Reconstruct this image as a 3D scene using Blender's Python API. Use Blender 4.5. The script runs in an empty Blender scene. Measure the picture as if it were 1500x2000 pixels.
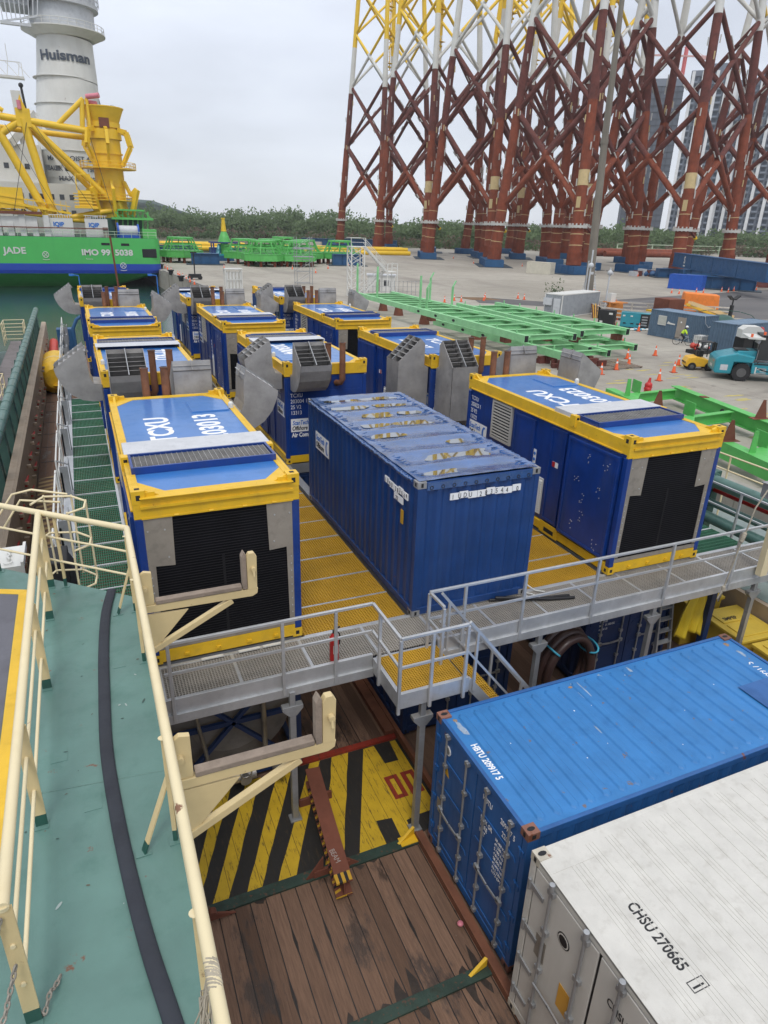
import bpy, math, random
from mathutils import Vector, Matrix
random.seed(7)
SC = bpy.context.scene
HAZE_D = 0.0002
COL = SC.collection
PI = math.pi
rad = math.radians
V = Vector

# ---------------------------------------------------------------- camera
cam_d = bpy.data.cameras.new('camera')
cam = bpy.data.objects.new('camera', cam_d)
COL.objects.link(cam)
yaw, pitch, roll = rad(24.0902), rad(23.2179), rad(1.8218)
fw = V((math.sin(yaw)*math.cos(pitch), math.cos(yaw)*math.cos(pitch), -math.sin(pitch)))
r0 = V((math.cos(yaw), -math.sin(yaw), 0)); u0 = r0.cross(fw)
rt = math.cos(roll)*r0 + math.sin(roll)*u0
up = -math.sin(roll)*r0 + math.cos(roll)*u0
M = Matrix((rt, up, -fw)).transposed().to_4x4()
M.translation = V((0, 0, 9.512))
cam.matrix_world = M
cam_d.sensor_fit = 'VERTICAL'
cam_d.sensor_height = 24.0
cam_d.lens = 1315.66/2000*24
cam_d.clip_start = 0.05
cam_d.clip_end = 4000
SC.camera = cam
SC.render.resolution_x = 768
SC.render.resolution_y = 1024

# ---------------------------------------------------------------- sky and light
SUN_EL, SUN_AZ = 58, 200
w = bpy.data.worlds.new('World'); SC.world = w; w.use_nodes = True
nt = w.node_tree; N = nt.nodes; Lk = nt.links
bg = N['Background']
sky = N.new('ShaderNodeTexSky'); sky.sky_type = 'NISHITA'; sky.sun_disc = False
sky.sun_elevation = rad(SUN_EL); sky.sun_rotation = rad(SUN_AZ)
tc = N.new('ShaderNodeTexCoord')
sep = N.new('ShaderNodeSeparateXYZ'); Lk.new(tc.outputs['Generated'], sep.inputs[0])
mp = N.new('ShaderNodeMapping'); mp.inputs['Scale'].default_value = (1.0, 1.0, 3.2)
Lk.new(tc.outputs['Generated'], mp.inputs[0])
nz = N.new('ShaderNodeTexNoise'); nz.inputs['Scale'].default_value = 2.4; nz.inputs['Detail'].default_value = 6
nz.inputs['Roughness'].default_value = 0.5
Lk.new(mp.outputs[0], nz.inputs[0])
cr = N.new('ShaderNodeValToRGB')                       # cloud deck: brighter overhead than at the horizon
cr.color_ramp.elements[0].position = 0.0; cr.color_ramp.elements[0].color = (6.1, 6.4, 7.0, 1)
cr.color_ramp.elements[1].position = 1.0; cr.color_ramp.elements[1].color = (9.8, 10.0, 10.4, 1)
e = cr.color_ramp.elements.new(0.30); e.color = (6.5, 6.9, 7.8, 1)
Lk.new(sep.outputs['Z'], cr.inputs[0])
mr = N.new('ShaderNodeMapRange'); mr.inputs['From Min'].default_value = 0.32; mr.inputs['From Max'].default_value = 0.68
mr.inputs['To Min'].default_value = 0.84; mr.inputs['To Max'].default_value = 1.13
Lk.new(nz.outputs['Fac'], mr.inputs['Value'])
mul = N.new('ShaderNodeVectorMath'); mul.operation = 'SCALE'
Lk.new(cr.outputs[0], mul.inputs[0]); Lk.new(mr.outputs[0], mul.inputs['Scale'])
mx = N.new('ShaderNodeMix'); mx.data_type = 'RGBA'; mx.inputs['Factor'].default_value = 0.9
Lk.new(sky.outputs[0], mx.inputs['A']); Lk.new(mul.outputs[0], mx.inputs['B'])
Lk.new(mx.outputs['Result'], bg.inputs['Color'])
bg.inputs['Strength'].default_value = 0.137
sd = bpy.data.lights.new('sun', 'SUN'); sd.energy = 1.35; sd.angle = rad(14); sd.color = (1, 0.96, 0.9)
so = bpy.data.objects.new('sun', sd); COL.objects.link(so)
a = rad(SUN_AZ); el = rad(SUN_EL)
sdir = V((math.sin(a)*math.cos(el), math.cos(a)*math.cos(el), math.sin(el)))
so.rotation_euler = sdir.to_track_quat('Z', 'Y').to_euler()
so.location = (0, -20, 60)
SC.view_settings.view_transform = 'Standard'
SC.view_settings.look = 'None'
SC.view_settings.exposure = 0.0
SC.view_settings.gamma = 1.0
SC.cycles.max_bounces = 6

# ---------------------------------------------------------------- materials
MATS = {}
def mat(name, rgb, rough=0.5, var=0.1, grime=0.0, rust=0.0, bump=0.0, metal=0.0, scale=1.0, coat=0.0, coords='Object',
        grimecol=(0.05, 0.045, 0.04), streak=False, rustcol=(0.16, 0.05, 0.02), spec=0.5):
    """painted or weathered surface: mottled tone, grime film, rust blotches and a little bump"""
    if name in MATS: return MATS[name]
    m = bpy.data.materials.new(name); m.use_nodes = True
    t = m.node_tree; n = t.nodes; l = t.links
    b = n['Principled BSDF']
    b.inputs['Roughness'].default_value = rough; b.inputs['Metallic'].default_value = metal
    b.inputs['Specular IOR Level'].default_value = spec
    if coat: b.inputs['Coat Weight'].default_value = coat; b.inputs['Coat Roughness'].default_value = 0.12
    c = n.new('ShaderNodeTexCoord')
    def noise(s, det=4, st=(1, 1, 1)):
        mpn = n.new('ShaderNodeMapping'); mpn.inputs['Scale'].default_value = st
        l.new(c.outputs[coords], mpn.inputs[0])
        x = n.new('ShaderNodeTexNoise'); x.inputs['Scale'].default_value = s*scale; x.inputs['Detail'].default_value = det
        x.inputs['Roughness'].default_value = 0.6
        l.new(mpn.outputs[0], x.inputs[0]); return x.outputs['Fac']
    def rng(src, a0, a1, b0, b1):
        x = n.new('ShaderNodeMapRange'); x.clamp = True
        for k, v in zip(('From Min', 'From Max', 'To Min', 'To Max'), (a0, a1, b0, b1)): x.inputs[k].default_value = v
        l.new(src, x.inputs['Value']); return x.outputs[0]
    def mixc(fac, A, B):
        x = n.new('ShaderNodeMix'); x.data_type = 'RGBA'
        l.new(fac, x.inputs['Factor'])
        for s, k in ((A, 'A'), (B, 'B')):
            if isinstance(s, tuple): x.inputs[k].default_value = (*s, 1)
            else: l.new(s, x.inputs[k])
        return x.outputs['Result']
    lo = tuple(max(0, q*(1-var)) for q in rgb); hi = tuple(min(1, q*(1+var)) for q in rgb)
    col = mixc(rng(noise(1.3), .3, .7, 0, 1), lo, hi)
    fine = noise(14, 3)
    if grime:
        st = (1, 1, 0.12) if streak else (1, 1, 1)
        g = rng(noise(3.1, 6, st), .52, .78, 0, grime)
        col = mixc(g, col, grimecol)
        l.new(rng(noise(3.1, 6, st), .5, .75, rough, min(1, rough+.25)), b.inputs['Roughness'])
    if rust:
        rr = rng(noise(5.3, 8), .70-rust*.22, .74-rust*.2, 0, 0.9)
        col = mixc(rr, col, rustcol)
    l.new(col, b.inputs['Base Color'])
    if bump:
        bp = n.new('ShaderNodeBump'); bp.inputs['Strength'].default_value = bump; bp.inputs['Distance'].default_value = 0.02
        l.new(fine, bp.inputs['Height']); l.new(bp.outputs[0], b.inputs['Normal'])
    MATS[name] = m
    return m

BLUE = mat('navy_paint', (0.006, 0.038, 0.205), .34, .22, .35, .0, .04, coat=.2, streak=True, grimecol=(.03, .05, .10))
ROOFB = mat('roof_blue_sky_sheen', (0.035, 0.165, 0.46), .30, .10, .35, 0, .05, coat=.3, grimecol=(.09, .18, .33))  # lighter than the navy sides: sky sheen on the roofs put into the colour
YEL = mat('yellow_paint', (0.70, 0.43, 0.02), .42, .10, .38, .10, .05, scale=1.5, grimecol=(.36, .22, .04))
IUDB = mat('worn_blue_paint', (0.010, 0.045, 0.165), .38, .2, .30, .06, .08, grimecol=(.02, .05, .13), streak=True)
TARP = mat('blue_tarpaulin', (0.020, 0.080, 0.24), .18, .35, .45, 0, .12, scale=1.1, grimecol=(.07, .095, .125), coat=.7)
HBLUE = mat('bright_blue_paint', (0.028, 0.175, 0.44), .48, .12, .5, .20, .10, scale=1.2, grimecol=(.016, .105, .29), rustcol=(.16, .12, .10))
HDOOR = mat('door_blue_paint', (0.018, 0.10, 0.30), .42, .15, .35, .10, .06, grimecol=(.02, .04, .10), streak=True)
REEF = mat('reefer_white_paint', (0.56, 0.545, 0.505), .6, .07, .6, .0, .05, scale=2.6, grimecol=(.40, .38, .34))
REEFS = mat('reefer_side_paint', (0.56, 0.54, 0.50), .5, .05, .25, .0, .03, grimecol=(.38, .36, .32), streak=True)
GALV = mat('galvanised_steel', (0.36, 0.37, 0.38), .42, .18, .30, 0, .05, metal=.55, scale=1.8, grimecol=(.22, .22, .22))
ALU = mat('aluminium', (0.52, 0.53, 0.54), .38, .12, .30, .0, .04, metal=.5, scale=2.0, grimecol=(.27, .26, .25))
GALVD = mat('duct_steel', (0.37, 0.36, 0.35), .46, .22, .35, 0, .05, metal=.45, scale=1.5, grimecol=(.20, .195, .19))
PLATE = mat('cover_plate_steel', (0.55, 0.56, 0.58), .45, .08, .35, 0, .04, metal=.15, scale=3, grimecol=(.38, .39, .41))
TAN = mat('grey_tan_steel', (0.29, 0.26, 0.22), .5, .12, .3, .0, .05, metal=.2, scale=2)
RUSTP = mat('rusty_pipe', (0.20, 0.085, 0.045), .75, .35, .5, .0, .2, scale=2.2, grimecol=(.05, .035, .03))
RUST = mat('red_brown_primer', (0.16, 0.052, 0.030), .8, .2, .35, .12, .15, grimecol=(.07, .035, .03))
BLACK = mat('black_radiator_mesh', (0.006, 0.006, 0.008), .8, .3, 0, 0, 0, spec=.15)
DARK = mat('near_black_shade', (0.012, 0.013, 0.016), .8, .2)  # near black: painted shade for holes and gaps, also plain black bits
WHITE = mat('white_lettering', (0.80, 0.80, 0.80), .45, .03)
BLK = mat('black_lettering', (0.012, 0.012, 0.014), .5, .03)
GRN = mat('green_deck_paint', (0.098, 0.196, 0.170), .42, .14, .55, .16, .16, grimecol=(.055, .14, .115), coat=.15)
DKGRN = mat('dark_green_paint', (0.022, 0.085, 0.065), .42, .15, .25, .03, .05)
PIPEG = mat('pipe_green_paint', (0.075, 0.155, 0.135), .35, .15, .25, .02, .04, grimecol=(.02, .05, .045))
GREYD = mat('grey_walk_paint', (0.115, 0.115, 0.135), .55, .15, .4, .05, .15, grimecol=(.06, .06, .07))
CREAM = mat('cream_paint', (0.70, 0.60, 0.38), .42, .05, .22, .035, .05, grimecol=(.50, .39, .20))
CREAMD = mat('cream_bracket_paint', (0.62, 0.49, 0.26), .45, .08, .25, .08, .05, grimecol=(.42, .30, .14))
BEIGE = mat('beige_bulwark_paint', (0.34, 0.265, 0.19), .55, .10, .35, .06, .08, grimecol=(.20, .15, .10), streak=True)
TIMB = mat('grey_timber', (0.24, 0.19, 0.15), .85, .25, .5, 0, .3, scale=2.5, grimecol=(.12, .09, .07))
HOSE = mat('black_flat_hose', (0.022, 0.026, 0.036), .7, .2, .3, 0, .2, grimecol=(.04, .04, .05))
RUBB = mat('black_rubber', (0.018, 0.018, 0.02), .75, .2, .4, 0, .1, grimecol=(.06, .055, .05))
RED = mat('red_paint', (0.45, 0.018, 0.018), .4, .12, .2, .03)
SALR = mat('red_gear_paint', (0.52, 0.06, 0.04), .45, .12)
FRPY = mat('yellow_grating', (0.50, 0.285, 0.022), .6, .14, .5, 0, 0, grimecol=(.42, .23, .02))
FRPG = mat('grey_grating', (0.31, 0.285, 0.25), .6, .10, .3, 0, 0, grimecol=(.24, .23, .21))
FRPGR = mat('green_grating', (0.035, 0.16, 0.085), .5, .15, .3, 0, 0)
ORNG = mat('cone_orange', (0.85, 0.14, 0.04), .45, .06)
CONEW = mat('cone_band', (0.75, 0.75, 0.75), .4, .03)
LGRN = mat('light_green_paint', (0.25, 0.55, 0.27), .5, .10, .25, .05, .05, grimecol=(.10, .35, .15))
BGRN = mat('bright_green_paint', (0.10, 0.44, 0.10), .45, .10, .22, .05, .05, grimecol=(.06, .28, .07))
HULLG = mat('hull_green_paint', (0.07, 0.44, 0.10), .4, .05, .2, .02, 0, grimecol=(.05, .32, .10), streak=True, scale=.3)
HULLB = mat('hull_blue_paint', (0.012, 0.055, 0.36), .4, .06, scale=.3)
SHIPY = mat('crane_yellow_paint', (0.78, 0.50, 0.02), .42, .08, .25, .02, 0, scale=.3, grimecol=(.5, .3, .02))
SHIPW = mat('ship_white_paint', (0.62, 0.62, 0.59), .5, .06, .25, .03, 0, scale=.25, grimecol=(.42, .41, .37), streak=True)
PILE = mat('rusty_steel', (0.195, 0.045, 0.019), .85, .25, .4, .0, .1, scale=.5, grimecol=(.06, .022, .02), streak=True)
PILED = mat('dark_rusty_steel', (0.120, 0.034, 0.026), .85, .3, .4, .2, .1, scale=.5, grimecol=(.045, .02, .022), rustcol=(.13, .035, .018))
JWH = mat('jacket_white_paint', (0.60, 0.60, 0.57), .5, .06, .2, .0, 0, scale=.3, grimecol=(.42, .42, .38))
JYE = mat('jacket_yellow_paint', (0.76, 0.50, 0.02), .45, .06, scale=.3)
STBL = mat('steel_blue_paint', (0.013, 0.080, 0.195), .5, .12, .3, .10, .05, grimecol=(.02, .06, .13), scale=.5)
OFFB = mat('grey_blue_container_paint', (0.075, 0.125, 0.185), .55, .10, .3, .06, .05, grimecol=(.05, .08, .12))
CREAMC = mat('cream_container_paint', (0.55, 0.52, 0.43), .55, .06, .3, .08, .03, grimecol=(.40, .36, .28))
TEAL = mat('teal_machine_paint', (0.020, 0.26, 0.33), .35, .08, .2, .02, 0, coat=.3)
CAT = mat('machine_yellow_paint', (0.75, 0.42, 0.03), .4, .08, .2, .02)
GLASS = mat('dark_glass', (0.02, 0.025, 0.03), .08, .1, spec=.8)
CONC = mat('grey_concrete', (0.32, 0.30, 0.27), .85, .1, .3, 0, .1)
SKIN = mat('skin', (0.45, 0.25, 0.17), .6, .05)
HIVIS = mat('hi_vis_cloth', (0.55, 0.80, 0.05), .8, .08)
NAVYC = mat('dark_trousers', (0.02, 0.025, 0.04), .9, .2)
PINK = mat('pink_paint', (0.62, 0.20, 0.25), .5, .08)
ROPE = mat('rope_fibre', (0.36, 0.32, 0.25), .9, .2, scale=8)
BROWNH = mat('brown_hose', (0.060, 0.034, 0.030), .35, .25, .2)
LBLUE = mat('light_blue_tape', (0.05, 0.35, 0.50), .5, .1)
PALE = mat('pale_grey_paint', (0.50, 0.52, 0.54), .5, .08, .2)

def custom(name, build):
    m = bpy.data.materials.new(name); m.use_nodes = True
    t = m.node_tree; build(t, t.nodes, t.links, t.nodes['Principled BSDF']); return m
def nd(n, t, **kw):
    x = n.new(t)
    for k, v in kw.items():
        if k in x.inputs.keys(): x.inputs[k].default_value = v
        else: setattr(x, k, v)
    return x
def mixn(n, l, fac, A, B, blend='MIX'):
    x = n.new('ShaderNodeMix'); x.data_type = 'RGBA'; x.blend_type = blend
    for s, k in ((fac, 'Factor'), (A, 'A'), (B, 'B')):
        if isinstance(s, tuple): x.inputs[k].default_value = (*s, 1)
        elif isinstance(s, (int, float)): x.inputs[k].default_value = s
        else: l.new(s, x.inputs[k])
    return x.outputs['Result']
def rngn(n, l, s, a0, a1, b0=0, b1=1):
    x = n.new('ShaderNodeMapRange')
    for k, v in zip(('From Min', 'From Max', 'To Min', 'To Max'), (a0, a1, b0, b1)): x.inputs[k].default_value = v
    l.new(s, x.inputs['Value']); return x.outputs[0]
def noisen(n, l, c, s, det=4, st=(1, 1, 1), rough=.6):
    mp_ = nd(n, 'ShaderNodeMapping', Scale=st); l.new(c, mp_.inputs[0])
    x = nd(n, 'ShaderNodeTexNoise', Scale=s, Detail=det, Roughness=rough); l.new(mp_.outputs[0], x.inputs[0]); return x.outputs['Fac']

def b_conc(t, n, l, b):                                  # yard slab: stained, patched, tyre-swept concrete
    c = n.new('ShaderNodeTexCoord').outputs['Object']
    base = mixn(n, l, rngn(n, l, noisen(n, l, c, .035, 6), .35, .65), (.300, .275, .230), (.410, .380, .325))
    base = mixn(n, l, rngn(n, l, noisen(n, l, c, .6, 6), .45, .75, 0, .45), base, (.22, .19, .16))
    base = mixn(n, l, rngn(n, l, noisen(n, l, c, .12, 5, (1, .16, 1)), .52, .68, 0, .65), base, (.19, .17, .15))
    base = mixn(n, l, rngn(n, l, noisen(n, l, c, .45, 7, (.12, 1, 1), .7), .56, .66, 0, .55), base, (.15, .135, .12))
    base = mixn(n, l, rngn(n, l, noisen(n, l, c, .9, 5), .66, .70, 0, .5), base, (.12, .105, .095))
    base = mixn(n, l, rngn(n, l, noisen(n, l, c, 7, 3), .60, .75, 0, .35), base, (.16, .14, .12))
    br = nd(n, 'ShaderNodeTexBrick', Scale=1.0); br.offset = 0
    br.inputs['Brick Width'].default_value = 8; br.inputs['Row Height'].default_value = 6; br.inputs['Mortar Size'].default_value = .035
    br.inputs['Color1'].default_value = br.inputs['Color2'].default_value = (0, 0, 0, 1); br.inputs['Mortar'].default_value = (1, 1, 1, 1)
    l.new(c, br.inputs[0])
    base = mixn(n, l, rngn(n, l, br.outputs['Color'], 0, 1, 0, .45), base, (.12, .11, .10))
    l.new(base, b.inputs['Base Color']); b.inputs['Roughness'].default_value = .85
    bp = nd(n, 'ShaderNodeBump', Strength=.2, Distance=.05); l.new(noisen(n, l, c, 3, 6), bp.inputs['Height']); l.new(bp.outputs[0], b.inputs['Normal'])
YARD = custom('yard_concrete', b_conc)
def b_asph(t, n, l, b):
    c = n.new('ShaderNodeTexCoord').outputs['Object']
    base = mixn(n, l, rngn(n, l, noisen(n, l, c, .08, 6), .35, .65), (.095, .092, .094), (.135, .128, .126))
    base = mixn(n, l, rngn(n, l, noisen(n, l, c, 4, 4), .55, .8, 0, .5), base, (.07, .065, .06))
    l.new(base, b.inputs['Base Color']); b.inputs['Roughness'].default_value = .85
ASPH = custom('asphalt', b_asph)
def b_wood(t, n, l, b):                                  # long deck planks running along Y
    c = n.new('ShaderNodeTexCoord').outputs['Object']
    s = n.new('ShaderNodeSeparateXYZ'); l.new(c, s.inputs[0])
    q = nd(n, 'ShaderNodeMath', operation='DIVIDE'); q.inputs[1].default_value = .235; l.new(s.outputs['X'], q.inputs[0])
    fl = nd(n, 'ShaderNodeMath', operation='FLOOR'); l.new(q.outputs[0], fl.inputs[0])
    wn = nd(n, 'ShaderNodeTexWhiteNoise', noise_dimensions='1D'); l.new(fl.outputs[0], wn.inputs['W'])
    base = mixn(n, l, wn.outputs['Value'], (.125, .070, .044), (.255, .150, .098))
    base = mixn(n, l, rngn(n, l, noisen(n, l, c, 6, 6, (6, .35, 1), .7), .35, .7, 0, .55), base, (.055, .034, .025))
    wet = rngn(n, l, noisen(n, l, c, .9, 7, (1.6, .6, 1), .72), .54, .61, 0, .72)
    base = mixn(n, l, wet, base, (.026, .019, .016))
    base = mixn(n, l, rngn(n, l, noisen(n, l, c, 2.0, 4), .62, .75, 0, .5), base, (.20, .125, .08))
    sp = rngn(n, l, noisen(n, l, c, 28, 2), .74, .78, 0, .5)
    base = mixn(n, l, sp, base, (.32, .28, .24))
    l.new(base, b.inputs['Base Color'])
    l.new(rngn(n, l, wet, 0, .7, .85, .35), b.inputs['Roughness'])
    bp = nd(n, 'ShaderNodeBump', Strength=.5, Distance=.015); l.new(noisen(n, l, c, 10, 5, (5, .5, 1)), bp.inputs['Height']); l.new(bp.outputs[0], b.inputs['Normal'])
WOOD = custom('deck_timber', b_wood)
def b_hpaint(rgb):
    def f(t, n, l, b):
        c = n.new('ShaderNodeTexCoord').outputs['Object']
        base = mixn(n, l, rngn(n, l, noisen(n, l, c, 3, 6), .3, .7), tuple(x*.8 for x in rgb), rgb)
        base = mixn(n, l, rngn(n, l, noisen(n, l, c, 7, 8, (3, .5, 1), .75), .55, .64, 0, .85), base, (.05, .035, .02))
        l.new(base, b.inputs['Base Color']); b.inputs['Roughness'].default_value = .6
        bp = nd(n, 'ShaderNodeBump', Strength=.4, Distance=.01); l.new(noisen(n, l, c, 14, 5, (4, .5, 1)), bp.inputs['Height']); l.new(bp.outputs[0], b.inputs['Normal'])
    return f
HAZY = custom('worn_yellow_floor_paint', b_hpaint((.62, .40, .02)))
HAZB = custom('worn_black_floor_paint', b_hpaint((.022, .020, .018)))
HAZR = custom('worn_red_floor_paint', b_hpaint((.28, .03, .015)))
def b_water(t, n, l, b):
    c = n.new('ShaderNodeTexCoord').outputs['Object']
    b.inputs['Base Color'].default_value = (.010, .030, .025, 1); b.inputs['Roughness'].default_value = .22
    bp = nd(n, 'ShaderNodeBump', Strength=.35, Distance=.1); l.new(noisen(n, l, c, 1.2, 5), bp.inputs['Height']); l.new(bp.outputs[0], b.inputs['Normal'])
WATER = custom('harbour_water', b_water)
def b_pud(t, n, l, b):
    b.inputs['Base Color'].default_value = (.06, .065, .06, 1); b.inputs['Roughness'].default_value = .03
    b.inputs['IOR'].default_value = 1.6; b.inputs['Specular IOR Level'].default_value = 1.0
    b.inputs['Coat Weight'].default_value = 1.0; b.inputs['Coat IOR'].default_value = 1.9; b.inputs['Coat Roughness'].default_value = 0.02
PUD = custom('puddle_water', b_pud)
def b_grass(t, n, l, b):
    c = n.new('ShaderNodeTexCoord').outputs['Object']
    base = mixn(n, l, rngn(n, l, noisen(n, l, c, .06, 6), .4, .6), (.15, .125, .085), (.06, .09, .035))
    base = mixn(n, l, rngn(n, l, noisen(n, l, c, 1.5, 4), .4, .7, 0, .6), base, (.05, .055, .03))
    l.new(base, b.inputs['Base Color']); b.inputs['Roughness'].default_value = .95
EARTH = custom('scrub_earth', b_grass)
def leafmat(name, a_, b_):
    def f(t, n, l, b):
        c = n.new('ShaderNodeTexCoord').outputs['Object']
        base = mixn(n, l, rngn(n, l, noisen(n, l, c, .09, 6, rough=.8), .35, .65), a_, b_)
        base = mixn(n, l, rngn(n, l, noisen(n, l, c, 1.4, 3), .4, .7, 0, .6), base, tuple(x*.5 for x in a_))
        l.new(base, b.inputs['Base Color']); b.inputs['Roughness'].default_value = .9
        tr = n.new('ShaderNodeBsdfTranslucent'); l.new(base, tr.inputs['Color']); mxs = n.new('ShaderNodeMixShader'); mxs.inputs[0].default_value = .45
        l.new(b.outputs[0], mxs.inputs[1]); l.new(tr.outputs[0], mxs.inputs[2]); l.new(mxs.outputs[0], n['Material Output'].inputs['Surface'])
    return custom(name, f)
LEAF = leafmat('woodland_leaves', (.15, .22, .10), (.21, .29, .14))
DRYL = leafmat('dry_scrub_leaves', (.16, .125, .09), (.24, .19, .13))
SHRB = leafmat('shrub_leaves', (.08, .15, .06), (.14, .20, .09))
def facade(name, wall, win, sx, sz):
    def f(t, n, l, b):
        c = n.new('ShaderNodeTexCoord').outputs['Object']
        base = mixn(n, l, rngn(n, l, noisen(n, l, c, .2, 4), .3, .7), tuple(x*.85 for x in wall), wall)
        l.new(base, b.inputs['Base Color']); b.inputs['Roughness'].default_value = .7
    return custom(name, f)
BWALL = facade('tower_wall', (.19, .215, .26), None, 1, 1)
BNET = facade('scaffold_netting', (.11, .125, .155), None, 1, 1)
BFIN = facade('tower_fin', (.75, .76, .77), None, 1, 1)
BGLS = mat('tower_glass', (.05, .07, .10), .3, .3, scale=.1)

# ---------------------------------------------------------------- mesh helpers
class MB:
    def __init__(s): s.v = []; s.f = []; s.m = []; s.s = []
    def add(s, vs, fs, m=0, sm=False):
        o = len(s.v); s.v += [tuple(p) for p in vs]
        for f in fs: s.f.append([i+o for i in f]); s.m.append(m); s.s.append(sm)
    def box(s, x0, x1, y0, y1, z0, z1, m=0):
        if x0 > x1: x0, x1 = x1, x0
        if y0 > y1: y0, y1 = y1, y0
        if z0 > z1: z0, z1 = z1, z0
        s.add([(x0,y0,z0),(x1,y0,z0),(x1,y1,z0),(x0,y1,z0),(x0,y0,z1),(x1,y0,z1),(x1,y1,z1),(x0,y1,z1)],
              [(0,3,2,1),(4,5,6,7),(0,1,5,4),(1,2,6,5),(2,3,7,6),(3,0,4,7)], m)
    def beam(s, p0, p1, w, h, m=0, up=(0, 0, 1)):
        p0 = V(p0); p1 = V(p1); d = (p1-p0).normalized(); u = V(up)
        if abs(d.dot(u)) > .98: u = V((0, 1, 0)) if abs(d.y) < .9 else V((1, 0, 0))
        r = d.cross(u).normalized()*w/2; u = r.cross(d).normalized()*h/2
        c = [p+a*r+b*u for p in (p0, p1) for a, b in ((-1,-1),(1,-1),(1,1),(-1,1))]
        s.add(c, [(0,1,2,3),(7,6,5,4),(0,4,5,1),(1,5,6,2),(2,6,7,3),(3,7,4,0)], m)
    def ibeam(s, p0, p1, w, h, tw=.03, tf=.04, m=0):
        p0 = V(p0); p1 = V(p1)
        s.beam(p0+V((0,0,h/2-tf/2)), p1+V((0,0,h/2-tf/2)), w, tf, m)
        s.beam(p0-V((0,0,h/2-tf/2)), p1-V((0,0,h/2-tf/2)), w, tf, m)
        s.beam(p0, p1, tw, h-2*tf-.002, m)
    def tube(s, p0, p1, r, r1=None, n=10, m=0, cap=True):
        r1 = r if r1 is None else r1
        p0 = V(p0); p1 = V(p1); d = (p1-p0).normalized()
        a = V((0,0,1)) if abs(d.z) < .9 else V((1,0,0))
        x = d.cross(a).normalized(); y = d.cross(x)
        vs = []
        for p, q in ((p0, r), (p1, r1)):
            for i in range(n):
                t = 2*PI*i/n; vs.append(p+(x*math.cos(t)+y*math.sin(t))*q)
        s.add(vs, [(i, (i+1)%n, n+(i+1)%n, n+i) for i in range(n)], m, True)
        if cap: s.add(vs, [tuple(range(n))[::-1], tuple(range(n, 2*n))], m)
    def path(s, pts, r, n=8, m=0, closed=False, flat=None):
        """one continuous pipe through the points; flat=(w,h) sweeps a flattened section instead"""
        P = [V(p) for p in pts]; K = len(P); rings = []
        ref = None
        for i, p in enumerate(P):
            if closed: d = (P[(i+1)%K]-P[i-1]).normalized()
            else: d = (P[min(i+1, K-1)]-P[max(i-1, 0)]).normalized()
            if ref is None:
                ref = V((0,0,1)) if abs(d.z) < .9 else V((1,0,0))
            x = d.cross(ref).normalized(); y = x.cross(d).normalized()
            if not flat: ref = y
            rx, ry = flat if flat else (r, r)
            rings.append([p+x*math.cos(2*PI*j/n)*rx+y*math.sin(2*PI*j/n)*ry for j in range(n)])
        vs = [q for rr in rings for q in rr]; fs = []
        for i in range(K if closed else K-1):
            for j in range(n):
                a_ = i*n+j; b_ = i*n+(j+1)%n; c_ = ((i+1)%K)*n+(j+1)%n; d_ = ((i+1)%K)*n+j
                fs.append((a_, b_, c_, d_))
        s.add(vs, fs, m, True)
        if not closed: s.add(vs, [tuple(range(n))[::-1], tuple(range((K-1)*n, K*n))], m)
    def ext(s, pts, vec, m=0):
        """extrude a planar polygon by a vector"""
        A = [V(p) for p in pts]; v = V(vec); n = len(A)
        s.add(A+[p+v for p in A], [tuple(range(n))[::-1], tuple(range(n, 2*n))]+[(i, (i+1)%n, n+(i+1)%n, n+i) for i in range(n)], m)
    def quad(s, *p, m=0): s.add(p, [tuple(range(len(p)))], m)
    def ball(s, c, r, n=10, m=0, sx=1, sy=1, sz=1, k=6):
        vs = []; c = V(c)
        for i in range(1, k):
            t = PI*i/k
            for j in range(n):
                q = 2*PI*j/n; vs.append(c+V((math.sin(t)*math.cos(q)*sx, math.sin(t)*math.sin(q)*sy, math.cos(t)*sz))*r)
        vs += [c+V((0,0,r*sz)), c-V((0,0,r*sz))]; T = len(vs)-2; fs = []
        for i in range(k-2):
            for j in range(n): fs.append((i*n+j, (i+1)*n+j, (i+1)*n+(j+1)%n, i*n+(j+1)%n))
        for j in range(n):
            fs.append((T, j, (j+1)%n)); fs.append((T+1, (k-2)*n+(j+1)%n, (k-2)*n+j))
        s.add(vs, fs, m, True)
    def build(s, name, mats, parent=None, loc=None, rotz=None, bevel=0):
        me = bpy.data.meshes.new(name); me.from_pydata(s.v, [], s.f)
        for q in (mats if isinstance(mats, (list, tuple)) else [mats]): me.materials.append(q)
        me.polygons.foreach_set('material_index', s.m); me.polygons.foreach_set('use_smooth', s.s)
        me.update()
        o = bpy.data.objects.new(name, me); COL.objects.link(o)
        if parent: o.parent = parent
        if loc: o.location = loc
        if rotz: o.rotation_euler.z = rotz
        if bevel:
            b = o.modifiers.new('bevel', 'BEVEL'); b.width = bevel; b.segments = 2; b.limit_method = 'ANGLE'; b.angle_limit = rad(40)
        return o

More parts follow.
